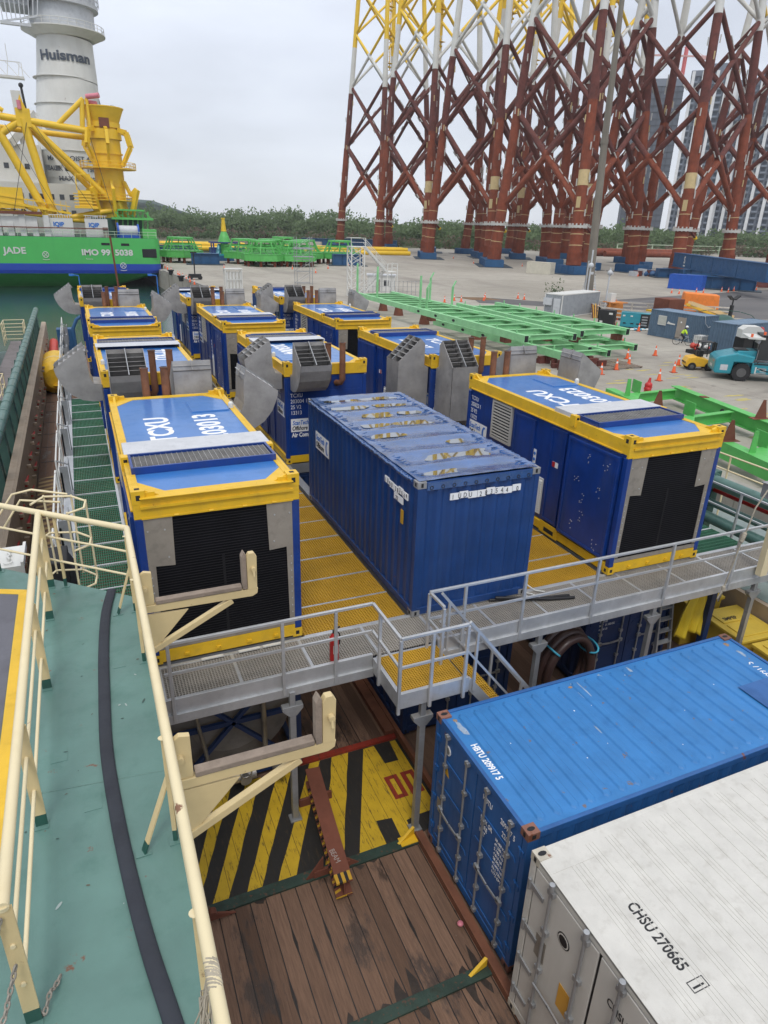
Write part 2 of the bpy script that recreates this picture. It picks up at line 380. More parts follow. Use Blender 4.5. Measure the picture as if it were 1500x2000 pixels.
def split_build(mb, name, mats, parent=None, bevel=0):
    """one object per connected piece of the collected mesh"""
    par = list(range(len(mb.v))); seen = {}
    def find(i):
        while par[i] != i: par[i] = par[par[i]]; i = par[i]
        return i
    for f in mb.f:
        a = find(f[0])
        for i in f[1:]: par[find(i)] = a
    for i, v in enumerate(mb.v):                          # caps and sides of one piece touch at equal points
        q = (round(v[0], 4), round(v[1], 4), round(v[2], 4))
        if q in seen: par[find(i)] = find(seen[q])
        else: seen[q] = i
    groups = {}
    for k, f in enumerate(mb.f): groups.setdefault(find(f[0]), []).append(k)
    out = []
    for fs in groups.values():
        n_ = MB(); mp_ = {}
        for k in fs:
            ff = []
            for i in mb.f[k]:
                if i not in mp_: mp_[i] = len(n_.v); n_.v.append(mb.v[i])
                ff.append(mp_[i])
            n_.f.append(ff); n_.m.append(mb.m[k]); n_.s.append(mb.s[k])
        out.append(n_.build(name, mats, parent, bevel=bevel))
    return out

def split_tag(mb, name, mats, label, cat, group, bevel=0):
    for o in split_build(mb, name, mats, bevel=bevel): tag(o, label, cat, group)

def tag(o, label=None, cat=None, group=None, kind=None):
    if label: o['label'] = label
    if cat: o['category'] = cat
    if group: o['group'] = group
    if kind: o['kind'] = kind
    return o
def thing(name, label, cat, loc=(0,0,0), rotz=0, group=None):
    o = bpy.data.objects.new(name, None); COL.objects.link(o); o.empty_display_size = .3
    o.location = loc; o.rotation_euler = (0, 0, rotz)
    return tag(o, label, cat, group)
def kids(o): return [c for c in bpy.data.objects if c.parent == o]
def copy_tree(o, kidmap=None, parent=None, skip=()):
    c = o.copy(); COL.objects.link(c); c.parent = parent
    for ch in kids(o):
        if ch.name.split('.')[0] in skip: continue
        copy_tree(ch, None, c)
    return c
def dup(root, label, loc, rotz=None, skip=()):
    c = copy_tree(root, skip=skip); c.location = loc
    if rotz is not None: c.rotation_euler = (0, 0, rotz)
    c['label'] = label
    return c
_tc = {}
def text(s_, size, m, parent, loc, rot=(0,0,0), name='lettering', sx=1.0, bold=0.0, align='LEFT', shear=0, ext=.002):
    key = (s_, size, sx, bold, align, shear, m.name)
    if key in _tc: me = _tc[key]
    else:
        cu = bpy.data.curves.new('txt', 'FONT'); cu.body = s_; cu.size = size; cu.extrude = ext; cu.offset = bold
        cu.align_x = align; cu.shear = shear; cu.resolution_u = 3; cu.space_line = .95
        ob = bpy.data.objects.new('txt', cu); COL.objects.link(ob)
        bpy.context.view_layer.update()
        me = bpy.data.meshes.new_from_object(ob.evaluated_get(bpy.context.evaluated_depsgraph_get()))
        bpy.data.objects.remove(ob); bpy.data.curves.remove(cu)
        for v in me.vertices: v.co.x *= sx
        me.materials.clear(); me.materials.append(m); me.name = 'lettering'
        _tc[key] = me
    o = bpy.data.objects.new(name, me); COL.objects.link(o)
    if parent: o.parent = parent
    o.location = loc; o.rotation_euler = rot
    return o

# ================================================================ containers
W20, L20, H20 = 2.438, 6.058, 2.591
def corr(mb, a, b, z0, z1, m=0, depth=.036, pitch=.278, duty=.5):
    a = V((*a, 0)); b = V((*b, 0)); L = (b-a).length; d = (b-a)/L; n_ = V((d.y, -d.x, 0))
    k = max(1, round(L/pitch)); p = L/k; fl = p*(duty/2+.01); sl = p*(.5-duty/2-.01)
    xs = []
    for i in range(k):
        o = i*p; xs += [(o, 0), (o+fl, 0), (o+fl+sl, -1), (o+2*fl+sl, -1)]
    xs.append((L, 0))
    vs = []
    for x, q in xs:
        base = a+d*x+n_*depth*q
        vs += [base+V((0,0,z0)), base+V((0,0,z1))]
    mb.add(vs, [(2*i, 2*i+2, 2*i+3, 2*i+1) for i in range(len(xs)-1)], m)
def castings(parent, mats, W, L, H, m=0, dm=1, top=True, bot=True):
    for x in (0, 1):
        for y in (0, 1):
            for z in ([0] if bot else [])+([1] if top else []):
                mb = MB(); x0 = -.004 if x == 0 else W-.158; y0 = -.004 if y == 0 else L-.174; z0 = -.002 if z == 0 else H-.116
                mb.box(x0, x0+.162, y0, y0+.178, z0, z0+.118, m)
                zc = z0+.059; xc = x0+.081; yc = y0+.089
                if z: mb.ext([(xc+.032*math.cos(t)*(1), yc+.058*math.sin(t), z0+.1185) for t in [2*PI*i/10 for i in range(10)]], (0,0,.003), dm)
                xx = x0-.003 if x == 0 else x0+.162
                mb.box(xx, xx+.003, yc-.03, yc+.03, zc-.033, zc+.033, dm)
                yy = y0-.003 if y == 0 else y0+.178
                mb.box(xc-.022, xc+.022, yy, yy+.003, zc-.036, zc+.036, dm)
                mb.build('corner_casting', mats, parent, bevel=.006)
def std_container(name, label, cat, loc, rotz, group, mw, mf, L=L20, H=H20, roof='corr', doors=True, mcast=None, mroof=None, end0='doors', ribs=20):
    W = W20
    t = thing(name, label, cat, loc, rotz, group)
    mcast = mcast or mf; mroof = mroof or mw
    f = MB()
    for x in (0, W-.1):
        for y in (0, L-.1): f.box(x, x+.1, y, y+.1, .11, H-.11)
    for z0, z1, ww in ((.02, .16, .05), (H-.115, H-.01, .06)):
        f.box(.0, ww, .1, L-.1, z0, z1); f.box(W-ww, W, .1, L-.1, z0, z1)
        f.box(.1, W-.1, 0, ww, z0, z1); f.box(.1, W-.1, L-ww, L, z0, z1)
    f.build('frame', mf, t, bevel=.008)
    castings(t, [mcast, DARK], W, L, H)
    wl = MB()
    corr(wl, (.012, L-.1), (.012, .1), .16, H-.115); corr(wl, (W-.012, .1), (W-.012, L-.1), .16, H-.115)
    corr(wl, (W-.1, L-.012), (.1, L-.012), .16, H-.115)
    if end0 == 'corr': corr(wl, (.1, .012), (W-.1, .012), .16, H-.115)
    wl.box(.05, W-.05, .05, L-.05, .05, .1)
    wl.build('side_walls', mw, t)
    rf = MB()
    if roof == 'corr':
        rf.box(.055, W-.055, .055, L-.055, H-.05, H-.03)
        p = (L-.5)/ribs
        for i in range(ribs):
            y = .33+i*p
            prof = []
            for xx, hw in ((.14, .02), (.19, .055), (W-.19, .055), (W-.14, .02)): prof.append((xx, hw))
            lo = [(x, y-h_*1.25) for x, h_ in prof]+[(x, y+h_*1.25) for x, h_ in reversed(prof)]
            hi = [(x+(.03 if x < 1 else -.03), y-h_*.85) for x, h_ in prof]+[(x+(.03 if x < 1 else -.03), y+h_*.85) for x, h_ in reversed(prof)]
            vs = [(a, b, H-.0298) for a, b in lo]+[(a, b, H-.009) for a, b in hi]; n_ = len(lo)
            rf.add(vs, [tuple(range(n_, 2*n_))]+[(i_, (i_+1)%n_, n_+(i_+1)%n_, n_+i_) for i_ in range(n_)])
        rf.build('roof', mroof, t)
    elif roof == 'flat':
        rf.box(.0, W, .0, L, H-.05, H-.012); rf.build('roof', mroof, t, bevel=.01)
    if end0 == 'doors':
        for k in (0, 1):
            x0 = .11+k*(W/2-.105); x1 = x0+W/2-.125
            d = MB(); d.box(x0, x1, .012, .045, .17, H-.13)
            for z in (.30, .86, 1.42, 1.98):
                d.box(x0+.12, x1-.12, .045, .07, z, z+.28)
                d.ext([(x0+.06, .0115, z-.06), (x1-.06, .0115, z-.06), (x1-.1, .0115, z), (x0+.1, .0115, z)], (0, -.015, 0))
            d.build('door', mw, t, bevel=.005)
            b = MB()
            for q in (.27, .80):
                b = MB(); bx = x0+(x1-x0)*q
                b.tube((bx, -.03, .10), (bx, -.03, H-.09), .017, n=8)
                for z in (.14, .6, 1.25, 1.9, H-.14): b.box(bx-.04, bx+.04, -.045, .012, z-.03, z+.03)
                b.beam((bx, -.06, 1.02), (bx+(.28 if q < .5 else -.28), -.06, 1.0), .02, .035)
                b.box(bx-.05, bx+.05, -.07, -.03, .98, 1.06)
                b.build('locking_bar', GALV, t)
            for z in (.4, 1.0, 1.6, 2.2):
                h = MB(); hx = .1 if k == 0 else W-.1
                h.box(hx-.06, hx+.06, -.012, .01, z-.05, z+.05); h.tube((hx, -.014, z-.06), (hx, -.014, z+.06), .015, n=8)
                h.build('hinge', mf, t)
    return t

# ---------------------------------------------------------------- offshore compressor unit (local: radiator end y=0, exhaust end y=L)
HU = 2.91
def duct(mb, side, m=0, md=1, straight=False):
    """air hood on the wall; side='end' leans out in +y, else in +x. u = distance out from the wall, v = along it"""
    out = 1.02
    if straight:
        prof = [(.02, .75), (out*.72, .75), (out, 1.15), (out, 2.75), (.30, 3.40), (.16, 3.25), (.16, 2.62), (.02, 2.55)]
        tip, top = (out, 2.75), (.30, 3.40)
    else:
        prof = [(.02, 2.18), (.25, 2.17), (.5, 2.22), (.72, 2.36), (.90, 2.58), (out, 2.86), (out+.03, 3.02), (.34, 3.52), (.30, 3.3), (.27, 2.78), (.2, 2.62), (.02, 2.60)]
        tip, top = (out+.03, 3.02), (.34, 3.52)
    v0, v1 = .16, 1.02
    def P(u, v, z): return (v, L20+u, z) if side == 'end' else (W20+u, L20-v, z)
    t_ = .012
    for v in (v0, v1-t_):                                  # two cheeks
        pts = [P(u, v, z) for u, z in prof]; mb.ext(pts, V(P(0, v+t_, 0))-V(P(0, v, 0)), m)
    K = len(prof)
    for i in range(K):                                     # wrapper sheet everywhere but the mouth
        a, b = prof[i], prof[(i+1)%K]
        if a == tip and b == top: continue
        mb.quad(P(a[0], v0, a[1]), P(b[0], v0, b[1]), P(b[0], v1, b[1]), P(a[0], v1, a[1]), m=m)
    nrm = V((top[1]-tip[1], 0, tip[0]-top[0])).normalized()
    for i in range(0, 7):                                  # splitter grid inside the mouth
        q = i/6; u = tip[0]+(top[0]-tip[0])*q; z = tip[1]+(top[1]-tip[1])*q
        du, dz = -.17, -.02
        if .05 < q < .95:
            mb.ext([P(u, v0+.012, z), P(u+du, v0+.012, z+dz), P(u+du, v1-.012, z+dz), P(u, v1-.012, z)], V(P(.006, 0, .006))-V(P(0, 0, 0)), m)
    um, vm = (tip[0]+top[0])/2, (v0+v1)/2
    mb.ext([P(tip[0]+.03*nrm.x, vm-.006, tip[1]+.03*nrm.z), P(top[0]+.03*nrm.x, vm-.006, top[1]+.03*nrm.z), P(top[0], vm-.006, top[1]), P(tip[0], vm-.006, tip[1])], V(P(0, .02, 0))-V(P(0, 0, 0)), 2)
    mb.ext([P(tip[0], vm, tip[1]), P(top[0], vm, top[1]), P(top[0]-.22*nrm.x, vm, top[1]-.22*nrm.z), P(tip[0]-.22*nrm.x, vm, tip[1]-.22*nrm.z)], V(P(0, .008, 0))-V(P(0, 0, 0)), m)
    a = (tip[0]-.25*nrm.x, tip[1]-.25*nrm.z); b = (top[0]-.25*nrm.x*.5, top[1]-.25*nrm.z)
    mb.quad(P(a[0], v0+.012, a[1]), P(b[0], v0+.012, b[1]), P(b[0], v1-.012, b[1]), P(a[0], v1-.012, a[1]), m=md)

def logo_plate(parent, loc, rot, w_=.9, h_=.42, crumple=False):
    o = MB(); o.box(0, w_, -.002, .003, 0, h_); p = o.build('logo_plate', WHITE, parent); p.location = loc; p.rotation_euler = (0, 0, rot)
    text('ScanTech', h_*.46, HBLUE_L, p, (w_*.05, -.004, h_*.54), (PI/2, 0, 0), sx=.74*w_/.9, shear=.25, bold=.004)
    text('Offshore', h_*.46, BLK, p, (w_*.03, -.004, h_*.12), (PI/2, 0, 0), sx=.76*w_/.9, shear=.25, bold=.004)
    c = MB(); pts = []
    for i in range(13):
        t = rad(60+i*20); pts.append((w_*.87+.32*h_*math.cos(t)*.75, -.006, h_*.5+.40*h_*math.sin(t)))
    for i in range(12, -1, -1):
        t = rad(60+i*20); pts.append((w_*.90+.18*h_*math.cos(t)*.75, -.006, h_*.5+.30*h_*math.sin(t)))
    for i in range(12):
        c.quad(pts[i], pts[i+1], pts[24-i], pts[25-i])
    c.build('crescent_emblem', HBLUE_L, p)
    return p
HBLUE_L = mat('logo_blue', (.02, .16, .55), .4, .03)

def unit(label, number, serial, loc, rotz, cover='plate', lights=True, straight=False, npipes=2):
    W, L, H = W20, L20, HU
    t = thing('compressor_container', label, 'container', loc, rotz, 'offshore air compressor containers on the raised platform')
    # walls
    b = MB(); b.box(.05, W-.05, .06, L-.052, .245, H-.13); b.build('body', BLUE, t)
    p = MB()
    for x in (0, W-.12):
        for y in (0, L-.12): p.box(x+.003, x+.117, y+.003, y+.117, .165, H-.41)
    split_build(p, 'corner_post', BLUE, t, bevel=.01)
    # yellow base frame
    q = MB()
    q.box(.12, W-.12, .0, .10, .03, .24); q.box(.12, W-.12, L-.10, L, .03, .24)
    q.box(.0, .09, .12, L-.12, .03, .22); q.box(W-.09, W, .12, L-.12, .03, .22)
    for yy in (2.05, 3.55):
        for x0, x1 in ((-.012, 0), (W, W+.012)):
            q.box(x0, x1, yy-.33, yy+.33, .0, .27); q.box(x0-.002 if x0 < 0 else x1, x0 if x0 < 0 else x1+.002, yy-.2, yy+.16, .06, .16, 1)
    for xx in (.5, 1.0, 1.5, 1.95): q.beam((xx, -.02, .12), (xx+.07, -.02, .12), .03, .04); q.tube((xx, -.03, .10), (xx, 0, .10), .012, n=6)
    for x in (-.004, W-.158):
        for y in (-.004, L-.174):
            q.box(x, x+.162, y, y+.178, 0, .16); q.box(x+.05, x+.11, y-.003 if y < 1 else y+.178, y if y < 1 else y+.181, .045, .115, 1)
            q.box(x-.003 if x < 1 else x+.162, x if x < 1 else x+.165, y+.06, y+.12, .045, .115, 1)
    q.build('base_frame', [YEL, DARK], t, bevel=.006)
    # yellow top frame: rails, flange, corner gussets and pad-eye castings
    q = MB(); zt = H-.07; zb = H-.40
    q.box(.0, W, .0, .05, zb, zt); q.box(.0, W, L-.05, L, zb+.03, zt)
    q.box(.0, .05, .05, L-.05, zb+.06, zt); q.box(W-.05, W, .05, L-.05, zb+.06, zt)
    q.box(.05, W-.05, .05, .19, zt-.03, zt-.003); q.box(.05, W-.05, L-.19, L-.05, zt-.03, zt-.003)
    q.box(.05, .13, .19, L-.19, zt-.03, zt-.003); q.box(W-.13, W-.05, .19, L-.19, zt-.03, zt-.003)
    q.box(.10, W-.10, -.035, -.001, zt-.17, zt-.13); q.box(.10, W-.10, -.06, -.001, zt-.012, zt+.0)
    q.box(.10, W-.10, -.012, -.001, zb-.01, zb+.02)
    q.box(-.03, 0, .17, L-.17, zb+.06, zb+.085); q.box(W, W+.03, .17, L-.17, zb+.06, zb+.085)
    for sx in (0, 1):
        for sy in (0, 1):
            X = lambda v: v if sx == 0 else W-v
            Y_ = lambda v: v if sy == 0 else L-v
            g = [(X(.131), Y_(.191)), (X(.131), Y_(.66)), (X(.48), Y_(.191))]
            if (sx+sy) % 2: g = g[::-1]
            q.ext([(a, b_, zt-.0315) for a, b_ in g], (0, 0, .024))
            q.box(X(-.006), X(.18), Y_(-.006), Y_(.19), H-.17, H+.03)
            q.box(X(.18), X(.32), Y_(.03), Y_(.08), H-.10, H-.01)
            q.ext([(X(.18), Y_(.06), zt-.01), (X(.40), Y_(.06), zt-.01), (X(.18), Y_(.06), zt+.085)], (0, .05*(1 if sy == 0 else -1), 0))
            q.ext([(X(.08), Y_(.19), zt-.01), (X(.08), Y_(.42), zt-.01), (X(.08), Y_(.19), zt+.085)], (.05*(1 if sx == 0 else -1), 0, 0))
            y_ = Y_(-.006); x_ = X(-.006)
            q.box(X(.055), X(.115), y_-(.003 if sy == 0 else -.003), y_, H-.11, H-.03, 1)
            q.box(x_-(.003 if sx == 0 else -.003), x_, Y_(.06), Y_(.13), H-.11, H-.03, 1)
            q.box(X(.05), X(.12), Y_(.06), Y_(.13), H+.03, H+.033, 1)
    for x in (-.03, W-.10):                             # lifting blocks beside the roof cover
        q.box(x, x+.13, 1.62, 1.80, H-.22, H+.02); q.box(x+.035, x+.095, 1.617, 1.62, H-.09, H-.02, 1)
    for xx in (.55, 1.05, 1.55, 2.0): q.tube((xx, -.012, zb+.01), (xx+.07, -.012, zb+.01), .02, n=6)
    q.build('top_frame', [YEL, DARK], t, bevel=.007)
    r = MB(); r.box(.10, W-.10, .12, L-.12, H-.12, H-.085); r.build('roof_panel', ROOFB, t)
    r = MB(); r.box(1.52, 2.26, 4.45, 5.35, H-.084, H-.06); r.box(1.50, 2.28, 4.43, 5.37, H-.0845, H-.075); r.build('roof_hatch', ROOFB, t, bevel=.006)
    # roof grille in its raised blue tray, with the sliding cover behind it
    gy0, gy1 = 1.02, 1.74
    g = MB()
    g.box(.08, W-.08, gy0, gy0+.04, H-.084, H+.03); g.box(.08, W-.08, gy1-.04, gy1, H-.084, H+.03)
    g.box(.08, .12, gy0+.04, gy1-.04, H-.084, H+.03); g.box(W-.12, W-.08, gy0+.04, gy1-.04, H-.084, H+.03)
    tray = g.build('grille_tray', BLUE, t)
    g = MB()
    g.box(.12, W-.12, gy0+.04, gy1-.04, H-.083, H-.078, 1)
    x = .16
    while x < W-.14:
        g.box(x, x+.007, gy0+.05, gy1-.05, H-.03, H+.006); x += .085
    y = gy0+.09
    while y < gy1-.05:
        g.box(.13, W-.13, y, y+.007, H-.03, H+.003); y += .060
    g.build('roof_grille', [GALVD, DARK], tray)
    g = MB()
    if cover == 'plate': g.box(.03, W-.0, gy1+.02, gy1+.68, H+.015, H+.026); g.box(.03, .07, gy1+.02, gy1+.68, H-.07, H+.014); g.box(W-.05, W-.02, gy1+.02, gy1+.68, H-.07, H+.014)
    else: g.box(.08, W-.08, gy1+.03, gy1+.12, H-.084, H+.05)
    g.build('roof_cover', PLATE if cover == 'plate' else BLUE, t, bevel=.004)
    # lettering on the roof
    text('TCXU', .62, WHITE, t, (.98, 2.60, H-.0825), (0, 0, PI/2), sx=1.0, bold=.018)
    text(number, .62, WHITE, t, (1.90, 2.52, H-.0825), (0, 0, PI/2), sx=.95, bold=.018)
    # radiator end
    g = MB(); g.box(.10, W-.10, .028, .045, .34, H-.42); g.box(W/2-.02, W/2+.02, .020, .03, .34, 1.75, 1)
    z = .40
    while z < H-.44: g.box(.12, W-.12, .021, .0275, z, z+.010, 1); z += .045
    g.build('radiator_screen', [BLACK, DARK2], t)
    for k in (0, 1):
        g = MB(); X = (lambda v: v) if k == 0 else (lambda v: W-v)
        g.ext([(X(.10), .020, .36), (X(.20), .020, .36), (X(.22), .020, 1.72), (X(.50), .020, 1.70), (X(.52), .020, H-.41), (X(.10), .020, H-.41)], (0, -.012, 0))
        for z in [.5+.13*i for i in range(9)]: g.tube((X(.15), .008, z), (X(.15), .0, z), .011, n=6, m=1)
        for a, c in ((.4, 2.3), (.42, 1.85), (.16, 2.3)): g.tube((X(a), .008, c), (X(a), .0, c), .014, n=6, m=1)
        g.build('corner_plate', [TAN, ALU], t)
    g = MB(); g.box(.10, W-.10, .01, .05, .25, .33); g.build('sill', TAN, t)
    # long sides: same fittings on both
    for s in (0, 1):
        X = (lambda v: -v) if s == 0 else (lambda v: W+v)
        o_ = .048 if s == 0 else -.048
        def pnl(name, y0, y1, z0, z1, th, m=BLUE, frame=True):
            g = MB(); g.box(X(-.052), X(-.052+th), y0, y1, z0, z1)
            if frame:
                for a, b_, c, d in ((y0, y1, z0, z0+.06), (y0, y1, z1-.06, z1), (y0, y0+.06, z0+.06, z1-.06), (y1-.06, y1, z0+.06, z1-.06)):
                    g.box(X(-.052+th), X(-.052+th+.02), a, b_, c, d)
            return g.build(name, m, t, bevel=.005)
        d1 = pnl('large_access_panel', .18, 1.72, .28, H-.42, .085)
        if s == 0:
            g = MB()
            rr = random.Random(3)
            for yy, zz in ((.5, 2.2), (1.0, 2.2), (.6, 1.6), (1.3, 1.7), (1.25, .6), (.5, .45), (1.0, .9), (1.1, 1.3)):
                for _ in range(6): ya = yy+rr.uniform(-.09, .09); za = zz+rr.uniform(-.11, .11); g.tube((X(.032), ya, za), (X(.044), ya, za), .010, n=5)
            g.build('bolt_heads', ALU, d1)
        d2 = pnl('narrow_door', 1.86, 2.40, .30, H-.42, .02)
        pnl('side_door', 3.02, 3.86, .95 if s == 0 else .30, H-.45, .02)
        pnl('lower_panel', 4.0, 4.72, .30, 1.45, .01)
        g = MB(); g.box(X(-.03), X(-.024), 2.05, 2.25, 1.62, 1.74, 0); g.box(X(-.024), X(-.022), 2.15, 2.25, 1.62, 1.74, 1); g.build('warning_sticker', [WHITE, RED], d2)
        g = MB()                                     # louvred air inlet
        g.box(X(-.05), X(-.03), 3.98, 4.80, 1.60, 2.50, 1)
        for a, b_, c, d in ((3.95, 4.83, 1.57, 1.62), (3.95, 4.83, 2.48, 2.53), (3.95, 4.0, 1.62, 2.48), (4.78, 4.83, 1.62, 2.48)): g.box(X(-.05), X(.012), a, b_, c, d)
        for i in range(11):
            z = 1.65+i*.076; g.ext([(X(-.028), 4.0, z+.022), (X(.004), 4.0, z), (X(.004), 4.0, z+.022), (X(-.028), 4.0, z+.034)], (0, .78, 0), 0)
        g.build('inlet_louvre', [LOUV, DARK], t)
        g = MB(); g.box(X(-.052), X(-.030), 2.50, 2.86, .34, 1.22)
        for i in range(15): g.ext([(X(-.030), 2.52, .40+i*.055), (X(-.008), 2.52, .37+i*.055), (X(-.030), 2.52, .365+i*.055)], (0, .32, 0), 0)
        g.build('lower_louvre', SHIPW, t)
        g = MB(); g.box(X(-.052), X(-.044), 2.90, 3.00, 1.2, 1.8)
        for i in range(4): g.tube((X(-.046), 2.95, 1.28+i*.14), (X(-.040), 2.95, 1.28+i*.14), .04, n=10, m=1)
        g.build('safety_sign', [WHITE, HBLUE_L], t)
        y0 = 5.98 if s == 0 else 5.05; ry = -PI/2 if s == 0 else PI/2
        logo_plate(t, (X(-.044), y0, 1.32), ry)
        for i, tx in enumerate(('TCXU', number+' 1', '25 V2', serial)):
            text(tx, .155, WHITE, t, (X(-.046), y0-.04 if s == 0 else y0+.04, 2.28-i*.165), (PI/2, 0, ry), sx=.85)
        gm = MB(); gm.tube((X(-.10), 4.6, H-.07), (X(-.10), 4.6, H+.0), .055, n=10); gm.ball((X(-.10), 4.6, H+.01), .055, 10)
        if s == 1: gm.build('beacon', SHIPW, t)
    # exhaust end
    g = MB(); g.box(.12, W-.12, L-.045, L-.012, .25, H-.40)
    g.box(.2, 1.15, L-.012, L+.004, 1.5-.25, 2.1); g.build('end_wall', BLUE, t)
    g = MB(); g.box(.35, 1.0, L-.0425, L-.009, .27, .72, 0); g.build('control_recess', DARK, t)
    for i, tx in enumerate(('TCXU', number+' 1', '25 V2', serial)):
        text(tx, .155, WHITE, t, (2.28, L-.008, 1.95-i*.165), (PI/2, 0, PI), sx=.85)
    logo_plate(t, (2.28, L-.010, .95), PI, .85, .38)
    text('Air Compressor', .17, WHITE, t, (2.26, L-.008, .80), (PI/2, 0, PI), sx=.80, bold=.006)
    for nm, sd_ in (('end_air_hood', 'end'), ('side_air_hood', 'side')):
        g = MB(); duct(g, sd_, straight=straight)
        g2 = MB(); g2.v = [(x, y, z) if sd_ == 'side' else (W-x, y, z) for x, y, z in g.v]
        g2.f = [f_ if sd_ == 'side' else f_[::-1] for f_ in g.f]; g2.m = g.m; g2.s = g.s
        g2.build(nm, [GALVD, DUCTI, GALV], t)
    for i in range(npipes):
        g = MB(); x = 1.22-i*.42; y = L+.16
        g.path([(x+.12, L-.01, 2.30), (x+.12, L+.06, 2.30), (x+.05, y-.02, 2.33), (x, y, 2.42), (x, y, 3.42)], .085, 12)
        g.tube((x, y, 3.42), (x, y, 3.44), .095, n=12); g.tube((x, y, 3.44), (x, y, 3.441), .07, n=12, m=1)
        g.build('exhaust_pipe', [RUSTP, DARK], t)
    return t
DARK2 = mat('radiator_slat', (.010, .010, .012), .6, .2, spec=.3)
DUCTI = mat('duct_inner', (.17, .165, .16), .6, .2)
LOUV = mat('louvre_grey', (.42, .40, .36), .5, .1, .2)

ZP = 3.0
def place(label, num, ser, x, y, ang, **k):
    loc = (x, y, ZP) if ang == 0 else (x+W20, y+L20, ZP)
    return unit(label, num, ser, loc, PI if ang else 0, **k)
place('nearest blue and yellow compressor container, at the green deck railing, roof numbered TCXU 203013', '203013', '13322', .32, 9.43, 0)
place('compressor container with rusty exhaust pipes directly behind the one numbered 203013', '203022', '13331', .28, 18.0, 1)
place('third compressor container of the left row, roof lettering facing away from its grille', '203016', '13325', .22, 26.4, 0, cover='bar')
place('farthest compressor container of the left row, next to the green ship hull', '203009', '13318', .05, 35.3, 1, cover='bar')
place('compressor container numbered 203004 with curved grey air hoods, behind the open top container', '203004', '13313', 4.92, 18.0, 1)
place('second compressor container of the middle row with light cover plate, tall sides showing', '203018', '13327', 4.86, 26.3, 0)
place('farthest compressor container of the middle row', '203011', '13320', 4.80, 34.8, 1)
place('compressor container with straight upright grey air ducts behind the container numbered 203023', '203007', '13316', 9.45, 18.0, 1, cover='bar', straight=True)
place('second compressor container of the right row with dark roof grille', '203014', '13323', 9.38, 26.3, 0, cover='bar')
place('farthest compressor container of the right row', '203020', '13329', 9.40, 34.8, 1, cover='bar')
place('right foreground compressor container numbered TCXU 203023 with side doors and louvres', '203023', '13332', 9.22, 9.30, 0)

# ---------------------------------------------------------------- open top container under a tarpaulin
t = std_container('open_top_container', 'dark blue corrugated open top container covered by a wet tarpaulin, on the yellow grating', 'container',
                  (4.77, 9.31, ZP-.02), 0, None, IUDB, IUDB, roof=None, end0='corr', mcast=mat('scuffed_casting', (.30, .30, .30), .5, .3, .6, .5, .1, metal=.3))
b = MB(); nx, ny = 40, 110
def th(u, v):
    bows = [0, .12, .25, .37, .50, .62, .75, .87, 1]
    k = max(i for i in range(8) if bows[i] <= v+1e-9) if v < 1 else 7
    fr = (v-bows[k])/(bows[k+1]-bows[k])
    sag = -.042*(max(0, math.sin(PI*fr))**1.1)*(1+.25*math.sin(k*2.3+u*4))
    edge = min(1, min(u, 1-u)*7, min(v, 1-v)*14)
    wr = (.006*math.sin(u*17+v*31)*math.sin(v*37-u*6)+.003*math.sin(u*43+3*math.sin(v*20)))*(.35+.65*(2*u-1)**2)
    return (sag)*edge+wr*(1.0)+.014*(1-(2*u-1)**2)
for j in range(ny+1):
    for i in range(nx+1):
        u, v = i/nx, j/ny
        b.v.append((.03+u*(W20-.06), .03+v*(L20-.06), H20+.012+th(u, v)))
for j in range(ny):
    for i in range(nx):
        a = j*(nx+1)+i; b.f.append((a, a+1, a+nx+2, a+nx+1)); b.m.append(0); b.s.append(True)
tp = b.build('tarpaulin', TARP, t)
b = MB(); rr = random.Random(5)
for s in (0, 1):                                       # bunched edges and lashing down the long sides
    x = -.02 if s == 0 else W20+.02
    pts = []
    for i in range(120): pts.append((x+rr.uniform(-.008, .008), .2+i*(L20-.4)/119, H20-.03+rr.uniform(-.014, .014)))
    b.path(pts, .028, 7)
    for i in range(70):
        y = .25+i*(L20-.5)/69
        b.beam((x, y, H20-.01), (x+(.18+rr.uniform(0, .12))*(1 if s == 0 else -1), y+rr.uniform(-.05, .10), H20+.012), .012, .012)
b.build('bunched_hem', TARP, tp)
b = MB(); b.box(.17, W20-.17, -.012, -.004, H20-.155, H20-.02)
b.build('end_flap', TARP, tp)
b = MB()
for i in range(10):
    x = .25+i*(W20-.5)/9
    b.path([(x+.03*math.cos(q), -.016, H20-.11+.03*math.sin(q)) for q in [2*PI*k/10 for k in range(10)]], .006, 5, closed=True)
split_build(b, 'eyelet', DARK, tp)
b = MB()
def blob(cx, cy, rx, ry, z, seed):
    r_ = random.Random(seed); ph = [r_.uniform(0, 6) for _ in range(4)]
    pts = []
    for i in range(28):
        q = 2*PI*i/28; k = 1+.13*math.sin(2*q+ph[0])+.10*math.sin(3*q+ph[1])+.06*math.sin(5*q+ph[2])
        ex = .55
        pts.append((cx+rx*k*math.copysign(abs(math.cos(q))**ex, math.cos(q)), cy+ry*k*math.copysign(abs(math.sin(q))**.8, math.sin(q)), z))
    return pts
for i, (cx, cy, rx, ry) in enumerate(((1.38, 1.10, .74, .20), (.62, .36, .32, .12), (1.75, 1.90, .20, .12), (.62, 2.66, .34, .16), (.66, 3.40, .30, .15), (1.50, 3.38, .46, .16), (1.02, 4.16, .40, .17), (1.80, 4.17, .26, .14), (.66, 4.92, .42, .16), (1.62, 4.92, .38, .15), (1.55, 5.62, .5, .14), (.70, 5.63, .42, .13))):
    b.add(blob(cx, cy, rx, ry, H20+.012-.014, i), [tuple(range(28))])
split_build(b, 'rain_puddle', PUD, tp)
b = MB()                                               # white vinyl strips with the container number
x = 1.0-.15
for i in range(8):
    z = 2.2+.015*math.sin(i*1.9); b.box(.62+i*.18, .62+i*.18+.17, -.010, .008, z, z+.12)
